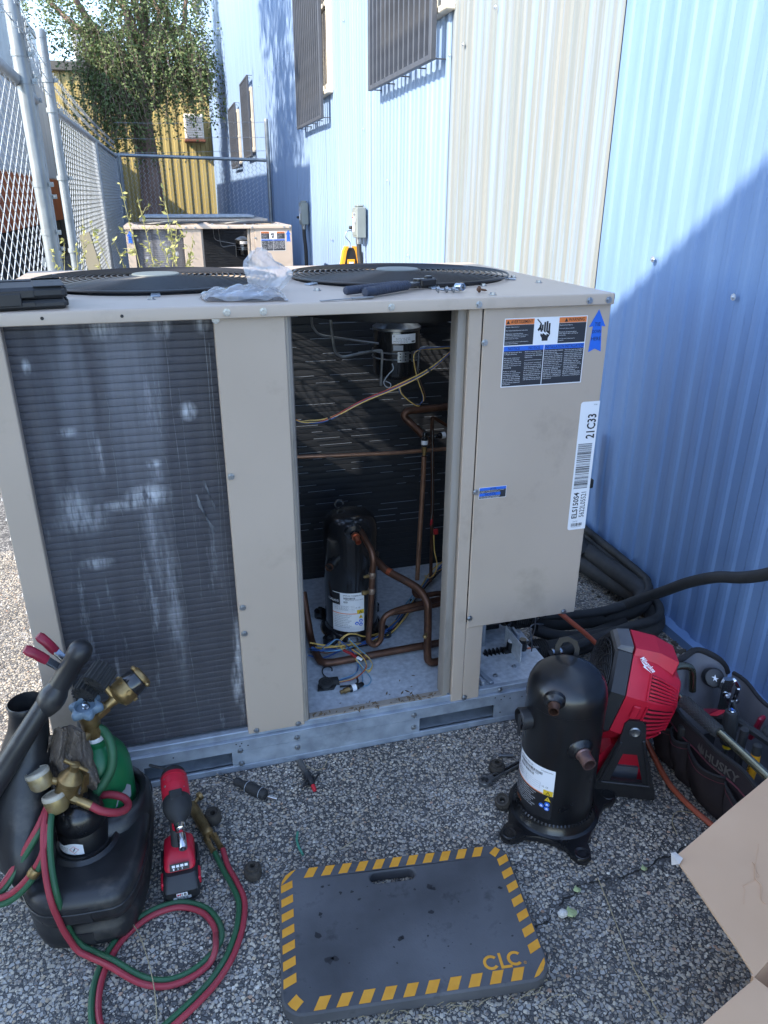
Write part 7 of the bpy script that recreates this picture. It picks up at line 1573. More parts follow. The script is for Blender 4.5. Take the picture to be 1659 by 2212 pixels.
# ---- tote full of tools
tb_ = thing('tool_tote', (1.35, 1.15, 0), 'dark canvas tool tote with outside pockets and a steel tube handle by the blue wall', 'tool bag')
M_canvas = mat('dark_brown_canvas', lin('2a2527'), lin('3a3234'), 14, .9, bump=.4, bscale=420, dirt=lin('1d1a1c'), dirt_scale=7, dirt_amt=.6, bump_dist=.001, spec=.2)
M_lining = mat('grey_lining', lin('6c6d74'), lin('7e7f86'), 12, .85, bump=.15, bscale=60, spec=.2); M_trim = mat('black_webbing', lin('19181a'), lin('222124'), 60, .8, bump=.3, bscale=500)
M_pipe = mat('maroon_piping', lin('5a2530'), None, 40, .8)
YN, YF_ = .62, 1.455
def wob(y, k=0): return .006 * math.sin(y * 19 + k) + .004 * math.sin(y * 41 + 2 * k)
def side(xb, xt, h, sgn, th):
    def f(u, v): y = YN + (YF_ - YN) * u; return (xb + (xt - xb) * v + sgn * .012 * math.sin(PI * v) + wob(y) * v, y + .01 * math.sin(v * 3) * 0, .004 + h * v + .004 * math.sin(y * 23) * v)
    mb = MB(); mb.grid(f, 36, 8); mb.grid(lambda u, v: tuple(Vector(f(u, v)) + Vector((th, 0, 0))), 36, 8); return mb, f
mb, fN = side(1.247, 1.213, .212, -1, .007); mb.build('near_side', M_canvas, tb_, smooth=70)
mb, fF = side(1.468, 1.474, .215, 1, -.007); mb.build('far_side', M_lining, tb_, smooth=70)
for f_, dx in ((fN, .003), (fF, -.003)):
    mb = MB(); mb.tube([tuple(Vector(f_(i / 36, 1)) + Vector((dx, 0, .002))) for i in range(37)], .006, 8); mb.build('rim_binding', M_trim, tb_)
mb = MB(); mb.tube([tuple(Vector(fN(i / 36, .78)) + Vector((-.003, 0, 0))) for i in range(37)], .0022, 6); mb.build('piping', M_pipe, tb_)
mb = MB(); mb.box(1.25, 1.467, YN, YF_, .003, .012); mb.build('bottom', M_trim, tb_)
mb = MB(); mb.box(1.335, 1.341, YN, 1.33, .012, .165, .002); mb.build('divider', M_lining, tb_)
# arched end flap
def endf(u, v):
    x = 1.235 + (1.475 - 1.235) * u; h = .205 + .085 * max(0, math.sin(PI * u)) ** .7
    return (x, YF_ + .012 + .02 * v * math.sin(PI * u) + .006 * math.sin(u * 14), .004 + h * v)
mb = MB(); mb.grid(endf, 24, 10); mb.build('end_flap', M_lining, tb_, smooth=70)
mb = MB(); mb.grid(lambda u, v: tuple(Vector(endf(u, v)) + Vector((0, .009, 0))), 24, 10); mb.build('end_outer', M_canvas, tb_, smooth=70)
mb = MB(); mb.tube([tuple(Vector(endf(i / 24, 1)) + Vector((0, .004, .002))) for i in range(25)], .009, 8); mb.build('end_binding', M_trim, tb_)
mb = MB(); mb.grid(lambda u, v: (1.228 + .035 * u + .01 * v, 1.40 + .055 * u, .10 + .155 * v + .01 * math.sin(u * 5)), 6, 8); mb.tube(cr([(1.235, 1.42, .26), (1.245, 1.43, .2), (1.26, 1.425, .15), (1.255, 1.40, .19)], 5), .006, 8); mb.build('corner_strap', M_trim, tb_, smooth=70)
# pockets on the near side
for (ya, yb_, zt) in ((1.355, 1.445, .15), (1.285, 1.352, .165), (1.145, 1.282, .165), (.985, 1.142, .155), (.80, .98, .155)):
    def pk(u, v, ya=ya, yb_=yb_, zt=zt):
        y = ya + (yb_ - ya) * u; b = math.sin(PI * u) ** .5 * (.010 + .012 * v); s_ = v * zt / .212; base = Vector(fN((y - YN) / (YF_ - YN), s_)); return base + Vector((-.004 - b + .002 * math.sin(9 * v + 7 * u), 0, -.006 * math.sin(PI * u) * v))
    mb = MB(); mb.grid(pk, 14, 10); mb.grid(lambda u, v: pk(u, v) + Vector((.004, 0, 0)), 14, 10); po = mb.build('pocket', M_canvas, tb_, smooth=70)
    mb = MB(); mb.tube([pk(i / 14, 1) for i in range(15)], .0038, 6); mb.build('pocket_hem', M_trim, po)
    mb = MB(); mb.tube([pk(i / 14, .88) + Vector((-.001, 0, 0)) for i in range(15)], .0009, 4); mb.build('stitch_line', M_pipe, po)
mpt = lambda u, v, d: Vector(fN((1.215 - u - YN) / (YF_ - YN), .80 + v / .212)) + Vector((-.004 - d, 0, 0))
mb = MB(); put_text(mb, mpt, 'HUSKY', .0, .004, .105, .026, .001, bold=.03); put_text(mb, mpt, 'TOOL BAGS', .0, -.006, .06, .006, .001)
put_poly(mb, mpt, [(-.035, .012), (-.03, .030), (-.024, .016), (-.019, .034), (-.012, .015), (-.008, .03), (-.006, .008), (-.02, .002)], .001)
mb.build('faded_print', mat('faded_grey_print', lin('4d4845'), None, 30, .8), tb_, fix=False, smooth=0)
# tube handle with rubber grip
hp_ = cr([(1.34, 1.452, .19), (1.325, 1.452, .26), (1.30, 1.45, .283), (1.265, 1.449, .288), (1.228, 1.438, .29), (1.203, 1.415, .29), (1.188, 1.378, .29), (1.186, 1.30, .29), (1.194, 1.175, .29), (1.198, 1.02, .29), (1.20, .72, .29)], 6)
mb = MB(); mb.tube(hp_, .0105, 16); hd_ = mb.build('tube_handle', mat('zinc_tube', lin('8d8870'), lin('a9a48c'), 12, .22, .95), tb_, smooth=60)
gp = [Vector((1.1865, 1.312, .29)), Vector((1.1935, 1.178, .29))]; gd = (gp[1] - gp[0]).normalized(); gl = (gp[1] - gp[0]).length
mb = MB(); mb.lathe([(.0108, 0), (.0155, .001), (.0165, .006), (.0165, gl - .006), (.0155, gl - .001), (.0108, gl)], gp[0], gd, 20); gr_ = mb.build('rubber_grip', M_rubber, hd_)
mb = MB(); u_, w_2, _ = frame(gd)
for i in range(22):
    for j in range(13):
        t = 2 * PI * (j + .5 * (i % 2)) / 13; r_ = u_ * math.cos(t) + w_2 * math.sin(t); c = gp[0] + gd * (.008 + (gl - .016) * i / 21) + r_ * .0162; mb.lathe([(.0022, 0), (.0016, .0016), (0, .0019)], c, r_, 5)
mb.build('grip_studs', M_rubber, gr_, smooth=0)['kind'] = 'stuff'
# tools in the tote
cap = MB(); d = Vector((-.35, -.75, .5)).normalized(); c = Vector((1.395, 1.44, .232)); cap.lathe([(.024, -.03), (.0275, -.026), (.0285, .004), (.026, .010), (.022, .0115), (0, .0115)], c, d, 28)
cp_ = tag(cap.build('capped_tube', M_plastic, None), 'round black cap with a scratched white mark sticking up in the tote', 'capped tube')
ORG[cp_.name] = tuple(cp_.location)
u2, w2, _ = frame(d); mpc = Flat(c, u2, w2, d); mb = MB(); put_poly(mb, mpc, [(-.008, -.006), (-.002, .002), (-.006, .008), (.001, .005), (.006, .010), (.004, .002), (.010, .001), (.002, -.003), (.004, -.010), (-.002, -.004)], .0125); mb.build('white_mark', M_wirewht, cp_, fix=False, smooth=0)
vg = thing('locking_pliers', (1.41, 1.40, .1), 'shiny locking pliers with jaws up beside the round black cap', 'pliers')
mb = MB(); mb.loft([[(x, y, z) for x, y in ((1.385 + a, 1.395), (1.412 + a, 1.385), (1.418 + a, 1.40), (1.392 + a, 1.41))] for a, z in ((0, .12), (.002, .19), (.0, .232), (.006, .255))]); mb.cyl((1.40, 1.386, .205), (1.40, 1.38, .205), .008, 12); mb.build('body', M_chrome, vg)
mb = MB(); mb.bar((1.425, 1.385, .13), (1.43, 1.38, .235), .016, .012, bev=.003); mb.bar((1.43, 1.38, .235), (1.412, 1.385, .262), .014, .012, bev=.003); mb.cyl((1.43, 1.372, .19), (1.43, 1.388, .19), .006, 10); mb.build('lever', M_chrome, vg)
mb = MB(); mb.tube(cr([(1.41, 1.37, .20), (1.42, 1.36, .17), (1.43, 1.362, .14), (1.436, 1.36, .1)], 5), .006, 8); mb.build('linkage', M_steel, vg)
lm = thing('laser_meter', (1.345, 1.345, .08), 'red and black boxy meter lying in the tote near the handle grip', 'meter')
Mx = Matrix.Translation((1.335, 1.335, .185)) @ Matrix.Rotation(.25, 4, 'Z') @ Matrix.Rotation(-.55, 4, 'X')
mb = MB(); mb.box(-.026, .026, -.055, .05, -.016, .012, .005, Mx); mb.build('case', M_plastic, lm)
mb = MB(); mb.box(-.0235, .0235, -.022, .008, .0122, .0142, .001, Mx); mb.build('red_panel', mat('bright_red_plastic', lin('cc2b3c'), None, 20, .4), lm)
mb = MB(); mb.loft([[tuple(Mx @ Vector(p)) for p in ((-.024, .012, z), (.024, .012, z), (.02, .058, z), (-.005, .075, z))] for z in (.008, .016)]); mb.build('red_hood', M_redd, lm)
mb = MB(); mb.box(-.012, .008, -.036, -.031, .0122, .0135, 0, Mx); mb.box(-.006, .012, -.049, -.043, .0122, .0135, 0, Mx); mb.build('buttons', M_redd, lm)
rs = thing('ratchet_screwdriver', (1.315, 1.265, .1), 'black ribbed screwdriver handle with a blue emblem end standing in the tote', 'screwdriver')
mb = MB(); o = Vector((1.312, 1.262, .16)); d = Vector((.03, .12, 1)).normalized(); u, w, _ = frame(d)
def rbr(r, h, n=48, a=.06): return [o + d * h + (u * math.cos(2 * PI * i / n) + w * math.sin(2 * PI * i / n)) * (r * (1 - a * (i % 4 == 0))) for i in range(n)]
mb.loft([rbr(.016, 0), rbr(.019, .006), rbr(.0195, .05), rbr(.0185, .082), rbr(.0175, .09, a=0), rbr(.0165, .096, a=0), rbr(.011, .1, a=0)]); mb.build('handle', M_rubber, rs, smooth=25)
mb = MB(); mb.lathe([(.0105, .0995), (.0095, .102), (0, .1028)], o, d, 20); eb = mb.build('end_cap', M_chrome, rs); mpe = Flat(o + d * .1028, u, w, d); mb = MB(); put_poly(mb, mpe, [(-.008, -.002), (-.003, .002), (.0, -.001), (.007, .003), (.008, .001), (.001, -.004), (-.003, -.001)], .0004); mb.build('blue_emblem', M_bluep, eb, fix=False)
mb = MB(); mb.cyl(o - d * .06, o, .006, 10); mb.build('shaft', M_steel, rs); mb = MB(); mb.cyl(o - d * .012, o, .011, 12); mb.build('collar', M_yellowp, rs)
pr_ = thing('pliers', (1.29, 1.16, .05), 'black and yellow handled pliers standing in the tote with lettering on the grip', 'pliers')
mb = MB(); Pb = cr([(1.300, 1.196, .09), (1.298, 1.200, .14), (1.300, 1.206, .20), (1.303, 1.209, .245), (1.303, 1.209, .252)], 5); mb.tube(Pb, [.0105] * (len(Pb) - 3) + [.0095, .007, .003], 12); mb.build('black_grip', M_rubber, pr_)
Py = cr([(1.300, 1.162, .085), (1.299, 1.158, .13), (1.300, 1.155, .18), (1.301, 1.157, .215)], 5); mb = MB(); mb.tube(Py, [.0115] * len(Py), 14); yg = mb.build('yellow_grip', M_amber, pr_)
mb = MB(); Pe = cr([(1.301, 1.157, .2155), (1.302, 1.159, .235), (1.303, 1.160, .246)], 5); mb.tube(Pe, [.0112] * (len(Pe) - 3) + [.010, .007, .003], 14); mb.build('grip_end', M_rubber, pr_)
mpk = Flat((1.2885, 1.1645, .115), (0, -1, 0), (0, 0, 1), (-1, 0, 0)); mb = MB(); put_text(mb, mpk, 'KLEIN TOOLS', .002, .0, .009, .075, .001, rot=90, bold=.02); mb.build('lettering', M_ink, yg, fix=False, smooth=0)
mb = MB(); mb.bar((1.30, 1.196, .1), (1.30, 1.18, .03), .014, .012, bev=.003); mb.bar((1.30, 1.16, .09), (1.30, 1.178, .03), .014, .012, bev=.003); mb.build('jaw_stems', M_amber, pr_)['kind'] = 'stuff'
mb = MB(); o = Vector((1.222, 1.318, .13)); d = Vector((-.1, .05, 1)).normalized(); u, w, _ = frame(d); mb.loft([rbr(.013, 0, 36), rbr(.0155, .02, 36), rbr(.0155, .055, 36), rbr(.014, .062, 36), rbr(.008, .066, 36)]); single(mb, 'nut_driver', M_rubber, 'fluted black tool handle standing in an outside pocket of the tote', 'screwdriver', smooth=25)
mb = MB(); mb.lathe([(.009, .0), (.012, .012), (.0165, .03), (.018, .046), (.013, .058), (0, .062)], (1.212, 1.395, .125), (-.15, .1, 1), 20); single(mb, 'rubber_mallet_end', M_greycap, 'grey rounded tool end sticking out of the pocket next to the fan', 'tool')
mb = MB(); mb.bar((1.36, 1.30, .2), (1.43, 1.05, .19), .02, .02, bev=.005); mb.ell((1.405, 1.22, .205), .022, .024, .016, 14, 8); single(mb, 'wire_cutters', M_rubber, 'dark tool handles lying along the inside of the tote by the far side', 'cutters')
mb = MB(); mb.grid(lambda u, v: (1.36 + .09 * v, 1.17 - .16 * u, .19 + .012 * math.sin(u * 9 + v * 7) + .02 * v), 10, 6); single(mb, 'green_bag', mat('dark_green_film', lin('1f4a40'), lin('2d6a58'), 12, .25), 'crumpled dark green plastic packet at the front of the tote', 'packet', smooth=80)
mb = MB(); mb.bar((1.43, 1.30, .12), (1.435, 1.285, .205), .026, .012, bev=.004); single(mb, 'red_scraper', M_redd, 'dark red plastic handle in the tote below the locking pliers', 'tool')
mb = MB(); mb.grid(lambda u, v: (1.207 + .004 * math.sin(u * 4), 1.035 - .05 * u, .145 + .035 * v), 4, 3); single(mb, 'blue_tape', M_bluep, 'small blue tape patch on the tote beside the cardboard', 'tape')

# ---- line set, hoses and cord
li = thing('insulated_line_set', (1.4, 2.05, 0), 'black foam insulated refrigerant lines bending along the foot of the blue wall', 'pipes')
mb = MB(); mb.tube(cr([(1.055, 1.90, .078), (1.10, 1.905, .073), (1.20, 1.93, .055), (1.364, 1.955, .05), (1.52, 1.955, .05), (1.60, 1.985, .05), (1.640, 2.05, .055), (1.645, 2.14, .07), (1.63, 2.25, .06), (1.60, 2.45, .055), (1.58, 2.7, .055), (1.57, 3.4, .055)], 8), .036, 16); mb.build('large_line', M_insul, li)
mb = MB(); mb.tube(cr([(1.04, 2.02, .155), (1.10, 2.03, .14), (1.20, 2.06, .085), (1.43, 2.06, .065), (1.56, 2.06, .085), (1.625, 2.10, .105), (1.63, 2.2, .115), (1.62, 2.45, .105), (1.62, 2.8, .10), (1.62, 3.4, .1)], 8), .034, 16); mb.build('large_line', M_insul, li)
mb = MB(); mb.tube(cr([(1.10, 1.865, .085), (1.15, 1.87, .085), (1.30, 1.91, .085), (1.45, 1.93, .10), (1.56, 1.94, .105), (1.62, 1.99, .10), (1.655, 2.08, .10), (1.66, 2.3, .12), (1.655, 3.3, .14)], 8), .016, 12); sm = mb.build('small_line', M_rubber, li)
mb = MB(); mb.tube(cr([(1.09, 1.985, .165), (1.14, 1.985, .163), (1.30, 2.0, .135), (1.45, 2.02, .125), (1.58, 2.05, .13), (1.65, 2.12, .14), (1.665, 2.3, .15), (1.66, 3.3, .16)], 8), .016, 12); sm2 = mb.build('small_line', M_rubber, li)
mb = MB(); mb.tube(cr([(1.12, 2.0, .10), (1.2, 1.985, .07), (1.30, 1.985, .05), (1.40, 2.0, .05), (1.5, 2.03, .055)], 8), .022, 12); mb.build('drooping_line', M_insul, li)
for c, d, pa in (((1.115, 1.866, .086), (1, .05, 0), sm), ((1.105, 1.985, .165), (1, .05, 0), sm2)):
    for k in range(3): mb = MB(); mb.lathe([(.0165, 0), (.0175, .001), (.0175, .008), (.0165, .009)], Vector(c) + Vector(d) * .0135 * k, d, 18); mb.build('clear_collar', M_chrome, pa)
for c, r in (((1.075, 1.902, .077), .040), ((1.07, 2.025, .148), .038)):
    mb = MB()
    for k in range(9): mb.lathe([(r, -.004), (r + .004, 0), (r, .004)], Vector(c) + Vector((.008 * (k - 4), 0, 0)), (1, .05, -.05), 18)
    mb.build('ribbed_sleeve', M_rubber, li)
mb = MB(); mb.tube(cr([(1.41, 2.03, .11), (1.49, 2.03, .125), (1.535, 1.97, .185), (1.55, 1.90, .245), (1.555, 1.80, .33), (1.57, 1.70, .40), (1.575, 1.60, .45), (1.57, 1.50, .515), (1.56, 1.40, .60), (1.56, 1.2, .78)], 8), .0185, 14); single(mb, 'black_hose', M_rubber, 'black rubber hose rising from the line set across the blue wall to the right', 'hose')
mb = MB(); mb.tube(cr([(1.60, 2.50, .10), (1.585, 2.55, .16), (1.60, 2.6, .3), (1.62, 2.62, .6)], 6), .032, 12); mb.box(1.60, 1.66, 2.585, 2.64, .36, .40, .004); single(mb, 'wall_conduit', M_insul, 'dark conduit rising behind the unit at the foot of the wall', 'conduit')
mb = MB(); mb.tube(cr([(1.03, 1.86, .36), (1.05, 1.79, .33), (1.10, 1.755, .285), (1.175, 1.745, .215), (1.24, 1.72, .14), (1.27, 1.66, .06), (1.28, 1.60, .015), (1.27, 1.54, .010), (1.237, 1.482, .010), (1.211, 1.392, .010), (1.193, 1.311, .010), (1.193, 1.248, .010), (1.200, 1.196, .010), (1.209, 1.150, .010), (1.22, 1.05, .010), (1.2, .9, .01)], 7), .0078, 10); single(mb, 'extension_cord', M_cord, 'orange extension cord running from under the unit behind the fan to the cardboard', 'cord')
mb = MB(); mb.tube(cr([(1.33, 2.24, .006), (1.38, 2.2, .02), (1.45, 2.14, .012), (1.56, 2.10, .012), (1.60, 2.09, .006)], 6), .002, 6); single(mb, 'loose_wire', M_straw, 'thin loose wire on the gravel behind the line set', 'wire')
mb = MB(); mb.tube(cr([(1.37, 1.76, .006), (1.43, 1.70, .008), (1.49, 1.62, .006)], 5), .006, 6); single(mb, 'dark_stick', M_rubber, 'short dark rubber strip on the asphalt behind the red fan', 'rubber strip')
dl = MB()
for i in range(230):
    y = RNG.uniform(1.15, 2.9); x = 1.655 - abs(RNG.normal()) * .045; s_ = RNG.uniform(.004, .013); dl.ell((x, y, s_ * .4), s_, s_ * RNG.uniform(.6, 1), s_ * .6, 5, 3)
tag(dl.build('wall_debris', mat('dirt_debris', lin('3a342e'), lin('5a5248'), 60, .95), None, smooth=0, fix=False), 'dark crumbs of dirt along the foot of the blue wall', 'debris', kind='stuff')

# ---- cardboard box, lower right
bx = thing('cardboard_box', (1.05, .55, 0), 'open cardboard box with its flaps folded out at the lower right corner', 'cardboard box')
HZ = .32; Cc = Vector((.812, .620, 0)); h1 = Vector((.852 - .812, .635 - .620, 0)).normalized(); h2 = Vector((.28, -.96, 0)).normalized()
h1 = Vector((.93, .36, 0)).normalized(); h2 = Vector((.36, -.93, 0)).normalized(); BL, BWd = .46, .36
def slab(p0, e1, e2, n_, t=.004, nm='flap', wavy=.0, lab=None):
    mb = MB(); p0 = V3(p0); e1 = V3(e1); e2 = V3(e2); n_ = V3(n_).normalized()
    f = lambda u, v: p0 + e1 * u + e2 * v + n_ * (wavy * (math.sin(5 * u + 2) * math.sin(4 * v) + .35 * math.sin(13 * u + 9 * v)))
    mb.grid(f, 12, 10); mb.grid(lambda u, v: f(u, v) - n_ * t, 12, 10)
    ed = [(i / 12, 0) for i in range(13)] + [(1, j / 10) for j in range(1, 11)] + [(i / 12, 1) for i in range(11, -1, -1)] + [(0, j / 10) for j in range(9, 0, -1)]
    vs = [f(*q) for q in ed] + [f(*q) - n_ * t for q in ed]; k = len(ed); mb.add(vs, [(i, (i + 1) % k, (i + 1) % k + k, i + k) for i in range(k)])
    return mb.build(nm, M_card, bx, smooth=50, label=lab)
Z = Vector((0, 0, 1)); Ct = Cc + Z * HZ
slab(Cc + Z * .002, h1 * BL, Z * (HZ - .002), -h2 * -1, nm='box_side'); slab(Cc + Z * .002, h2 * BWd, Z * (HZ - .002), h1, nm='box_side'); slab(Cc + h2 * BWd + Z * .002, h1 * BL, Z * (HZ - .002), h2, nm='box_side'); slab(Cc + h1 * BL + Z * .002, h2 * BWd, Z * (HZ - .002), h1, nm='box_side'); slab(Cc + Z * .006, h1 * BL, h2 * BWd, Z, nm='box_bottom')
fl1 = slab(Ct + h1 * .002, h1 * BL, Vector((.025, .247, -.004)), Z, nm='flap', wavy=.0022)
fl2 = slab(Ct + h2 * .002, h2 * BWd, Vector((-.25, -.075, .0)), Z, nm='flap', wavy=.002)
mb = MB(); mb.tube([Ct + h1 * (.002 + BL * u) + Vector((.025, .247, -.004)) * v + Z * (.0022 * (math.sin(5 * u + 2) * math.sin(4 * v) + .35 * math.sin(13 * u + 9 * v)) + .0002) for u, v in [(.16 + .3 * t + .02 * math.sin(t * 17), .38 + .22 * t + .05 * math.sin(t * 9)) for t in np.linspace(0, 1, 16)]], .0007, 4); mb.tube([Ct + h1 * (.002 + BL * u) + Vector((.025, .247, -.004)) * v + Z * .0012 for u, v in [(.34 - .09 * t + .012 * math.sin(t * 13), .55 - .28 * t) for t in np.linspace(0, 1, 12)]], .001, 4); mb.build('crease', M_card, fl1)['kind'] = 'stuff'
mb = MB(); c = Ct + Vector((.025, .247, 0)); mb.add([c + Vector((-.004, .006, .001)), c + Vector((.006, .006, .001)), c + Vector((.010, -.012, .002)), c + Vector((-.003, -.02, -.001)), c + Vector((-.010, -.008, -.014))], [(0, 1, 2), (0, 2, 3), (0, 3, 4)]); mb.build('torn_corner', mat('torn_paper', lin('b5aca4'), None, 60, .9), fl1, smooth=0)

# ---- things lying on the lid
lz = 1.2845
tcase = thing('tool_case', (-.33, 1.80, lz), 'black plastic tool case with ribbed corners on the left end of the lid', 'case')
Mc = Matrix.Translation((-.215, 1.722, lz)) @ Matrix.Rotation(math.radians(96), 4, 'Z')
Mc = Matrix(((-.985, -.17, 0, -.207), (-.17, .985, 0, 1.708), (0, 0, 1, lz + .001), (0, 0, 0, 1)))
# local x runs left along the front, y runs back
M_case = mat('dull_black_case', (0.018, 0.019, 0.021), (0.03, 0.031, 0.034), 30, .55, bump=.2, bscale=350, dirt=lin('6a645c'), dirt_scale=9, dirt_amt=.3, dirt_lo=.58)
mb = MB(); mb.box(.0, .42, .0, .165, .0, .0185, .006, Mc); lo_ = mb.build('lower_shell', M_case, tcase)
mb = MB(); mb.box(.0, .42, .0, .165, .0205, .044, .007, Mc); hi_ = mb.build('upper_shell', M_case, tcase)
for pa, z0, z1 in ((lo_, .003, .017), (hi_, .022, .041)):
    for k in range(4):
        mb = MB(); mb.box(-.004, .002, .016 + .036 * k, .036 + .036 * k, z0, z1, .002, Mc); mb.build('end_rib', M_case, pa)
    mb = MB(); mb.box(.06, .42, -.0025, .002, z0 + .002, z1 - .002, .001, Mc); mb.build('front_recess', M_plastic, pa)
mb = MB(); mb.box(.085, .135, -.005, .0, .008, .034, .002, Mc); mb.build('latch', M_plastic, tcase)
mb = MB(); mb.box(.0, .06, .0, .165, .0442, .0462, .001, Mc); mb.box(.0, .42, .13, .165, .0442, .0462, .001, Mc); mb.build('lid_step', M_case, hi_)['kind'] = 'stuff'
# plastic bag
M_film = bpy.data.materials.new('clear_film'); M_film.use_nodes = True; t_ = M_film.node_tree; t_.nodes.clear()
o_ = t_.nodes.new('ShaderNodeOutputMaterial'); tr1 = t_.nodes.new('ShaderNodeBsdfTransparent'); gl_ = t_.nodes.new('ShaderNodeBsdfGlossy'); df_ = t_.nodes.new('ShaderNodeBsdfDiffuse'); tl_ = t_.nodes.new('ShaderNodeBsdfTranslucent')
gl_.inputs['Roughness'].default_value = .12; df_.inputs[0].default_value = (.78, .8, .84, 1); tl_.inputs[0].default_value = (.78, .8, .84, 1)
m1 = t_.nodes.new('ShaderNodeMixShader'); m1.inputs[0].default_value = .5; m2 = t_.nodes.new('ShaderNodeMixShader'); m2.inputs[0].default_value = .34; m3 = t_.nodes.new('ShaderNodeMixShader'); fz = t_.nodes.new('ShaderNodeFresnel'); fz.inputs[0].default_value = 1.45
t_.links.new(df_.outputs[0], m1.inputs[1]); t_.links.new(tl_.outputs[0], m1.inputs[2]); t_.links.new(tr1.outputs[0], m2.inputs[1]); t_.links.new(m1.outputs[0], m2.inputs[2]); t_.links.new(fz.outputs[0], m3.inputs[0]); t_.links.new(m2.outputs[0], m3.inputs[1]); t_.links.new(gl_.outputs[0], m3.inputs[2]); t_.links.new(m3.outputs[0], o_.inputs[0])
pb = thing('plastic_bag', (.2, 1.83, lz), 'clear crinkled plastic bag half standing on the lid between the two fans', 'plastic bag')
def crk(u, v, s=1.0): return s * (.006 * math.sin(9 * u + 3 * v) * math.cos(7 * v + u) + .003 * math.sin(17 * u - 13 * v) + .0008 * math.sin(37 * v + 23 * u))
mb = MB()
def flatbag(u, v, side): 
    x = .072 + .185 * u; y = 1.735 + .135 * v - .03 * u; e = math.sin(PI * u) ** .5 * math.sin(PI * v) ** .5; return (x + crk(v, u, .8), y + crk(u, v), lz + .002 + (side * .022 * e) + abs(crk(u, v, 1.1)) * side)
mb.grid(lambda u, v: flatbag(u, v, 0), 24, 16); mb.grid(lambda u, v: flatbag(u, v, 1), 34, 24); mb.build('lying_part', M_film, pb, smooth=40, fix=False)
mb = MB()
def upbag(u, v, s):
    w = (.085 + .030 * math.sin(PI * min(1, v * 1.1))) * (1 if v < .75 else 1 - .9 * (v - .75)); x = .185 + .085 * u * 1.0 + (u - .5) * (w - .085) + .016 * v + .01 * math.sin(v * 5); z = lz + .003 + .100 * v * (1 - .22 * (u - .35) ** 2 * 4 * v)
    return (x + crk(v, u, .5), 1.90 + .02 * v + s * (.022 * math.sin(PI * u) * (1 - .6 * v) + .002) + crk(u, v, 1.3), z + crk(u * 2, v, .5))
mb.grid(lambda u, v: upbag(u, v, -1), 26, 26); mb.grid(lambda u, v: upbag(u, v, 1), 26, 26); mb.build('standing_part', M_film, pb, smooth=40, fix=False)
mb = MB(); mb.ell((.165, 1.785, lz + .008), .07, .03, .006, 18, 8); mb.build('enclosed_pack', mat('pale_packet', lin('a9adb5'), lin('c3c6cc'), 30, .5), pb)
# crimping pliers
pl_ = thing('crimping_pliers', (.54, 1.80, lz), 'dark pliers with two ribbed navy handles lying on the lid', 'pliers')
M_navy = mat('navy_grip', lin('232a3a'), lin('2f374a'), 20, .6, bump=.1, bscale=200)
for a, b, rad in (((.405, 1.772, lz + .012), (.565, 1.860, lz + .013), .0105), ((.440, 1.722, lz + .0125), (.575, 1.822, lz + .016), .0118)):
    a, b = V3(a), V3(b); d_ = (b - a).normalized(); L_ = (b - a).length; pr2 = [(0, -.003), (rad * .8, -.002), (rad, .003)]
    for k in range(15): h = .03 + (L_ - .035) * k / 15; pr2 += [(rad, h), (rad * .9, h + .002), (rad * .9, h + .0035), (rad, h + .0045)]
    pr2 += [(rad * .85, L_), (0, L_)]
    mb = MB(); mb.lathe(pr2, a, d_, 14); mb.build('handle_grip', M_navy, pl_)
mb = MB(); mb.bar((.568, 1.858, lz + .012), (.622, 1.868, lz + .013), .014, .012, bev=.003); mb.bar((.575, 1.822, lz + .015), (.622, 1.866, lz + .015), .015, .012, bev=.003); mb.cyl((.612, 1.862, lz + .004), (.612, 1.862, lz + .026), .011, 14); mb.build('pivot_arms', M_blackw, pl_)
mb = MB(); mb.bar((.615, 1.862, lz + .016), (.665, 1.880, lz + .016), .024, .02, bev=.004); mb.bar((.635, 1.868, lz + .028), (.655, 1.876, lz + .028), .012, .008, bev=.002); mb.build('jaw', M_blackw, pl_)
mb = MB(); mb.bar((.325, 1.683, lz + .002), (.405, 1.70, lz + .0035), .010, .0016, bev=.0004); mb.bar((.40, 1.699, lz + .0035), (.455, 1.708, lz + .004), .013, .004, bev=.001); single(mb, 'thin_blade', M_steel, 'thin steel blade lying flat at the front edge of the lid', 'blade')
def lyscrew(p, ang, label, mt=M_screw):
    d_ = Vector((math.cos(ang), math.sin(ang), .0)); p = V3(p) + Vector((0, 0, .0075)); mb = MB(); hexscrew(mb, p, -d_, .0062); mb.lathe([(.0028, 0)] + [q for k in range(6) for q in ((.0032, .003 * k + .001), (.0022, .003 * k + .0025))] + [(.001, .021), (0, .022)], p, d_ - Vector((0, 0, .18)), 8); single(mb, 'loose_screw', mt, label, 'screw', 'loose screws on the lid')
lyscrew((.643, 1.787, lz), .1, 'loose hex screw farthest left in the row beside the socket on the lid'); lyscrew((.662, 1.778, lz), .2, 'loose hex screw in the middle of the row beside the socket on the lid'); lyscrew((.679, 1.774, lz), .15, 'loose hex screw touching the small socket on the lid')
lyscrew((.742, 1.762, lz), .1, 'rusty brown loose screw lying alone on the lid', mat('rusty_steel', lin('5d4334'), lin('7a5a45'), 80, .7, .4))
d_ = Vector((.35, -.9, .1)).normalized(); mb = MB(); mb.lathe([(.006, 0), (.0095, .001), (.0098, .022), (.0088, .024), (.0062, .024), (.0055, .012), (0, .012)], (.692, 1.792, lz + .011), d_, 20); single(mb, 'socket', M_chrome, 'small chrome socket lying at the end of the loose screws on the lid', 'socket')

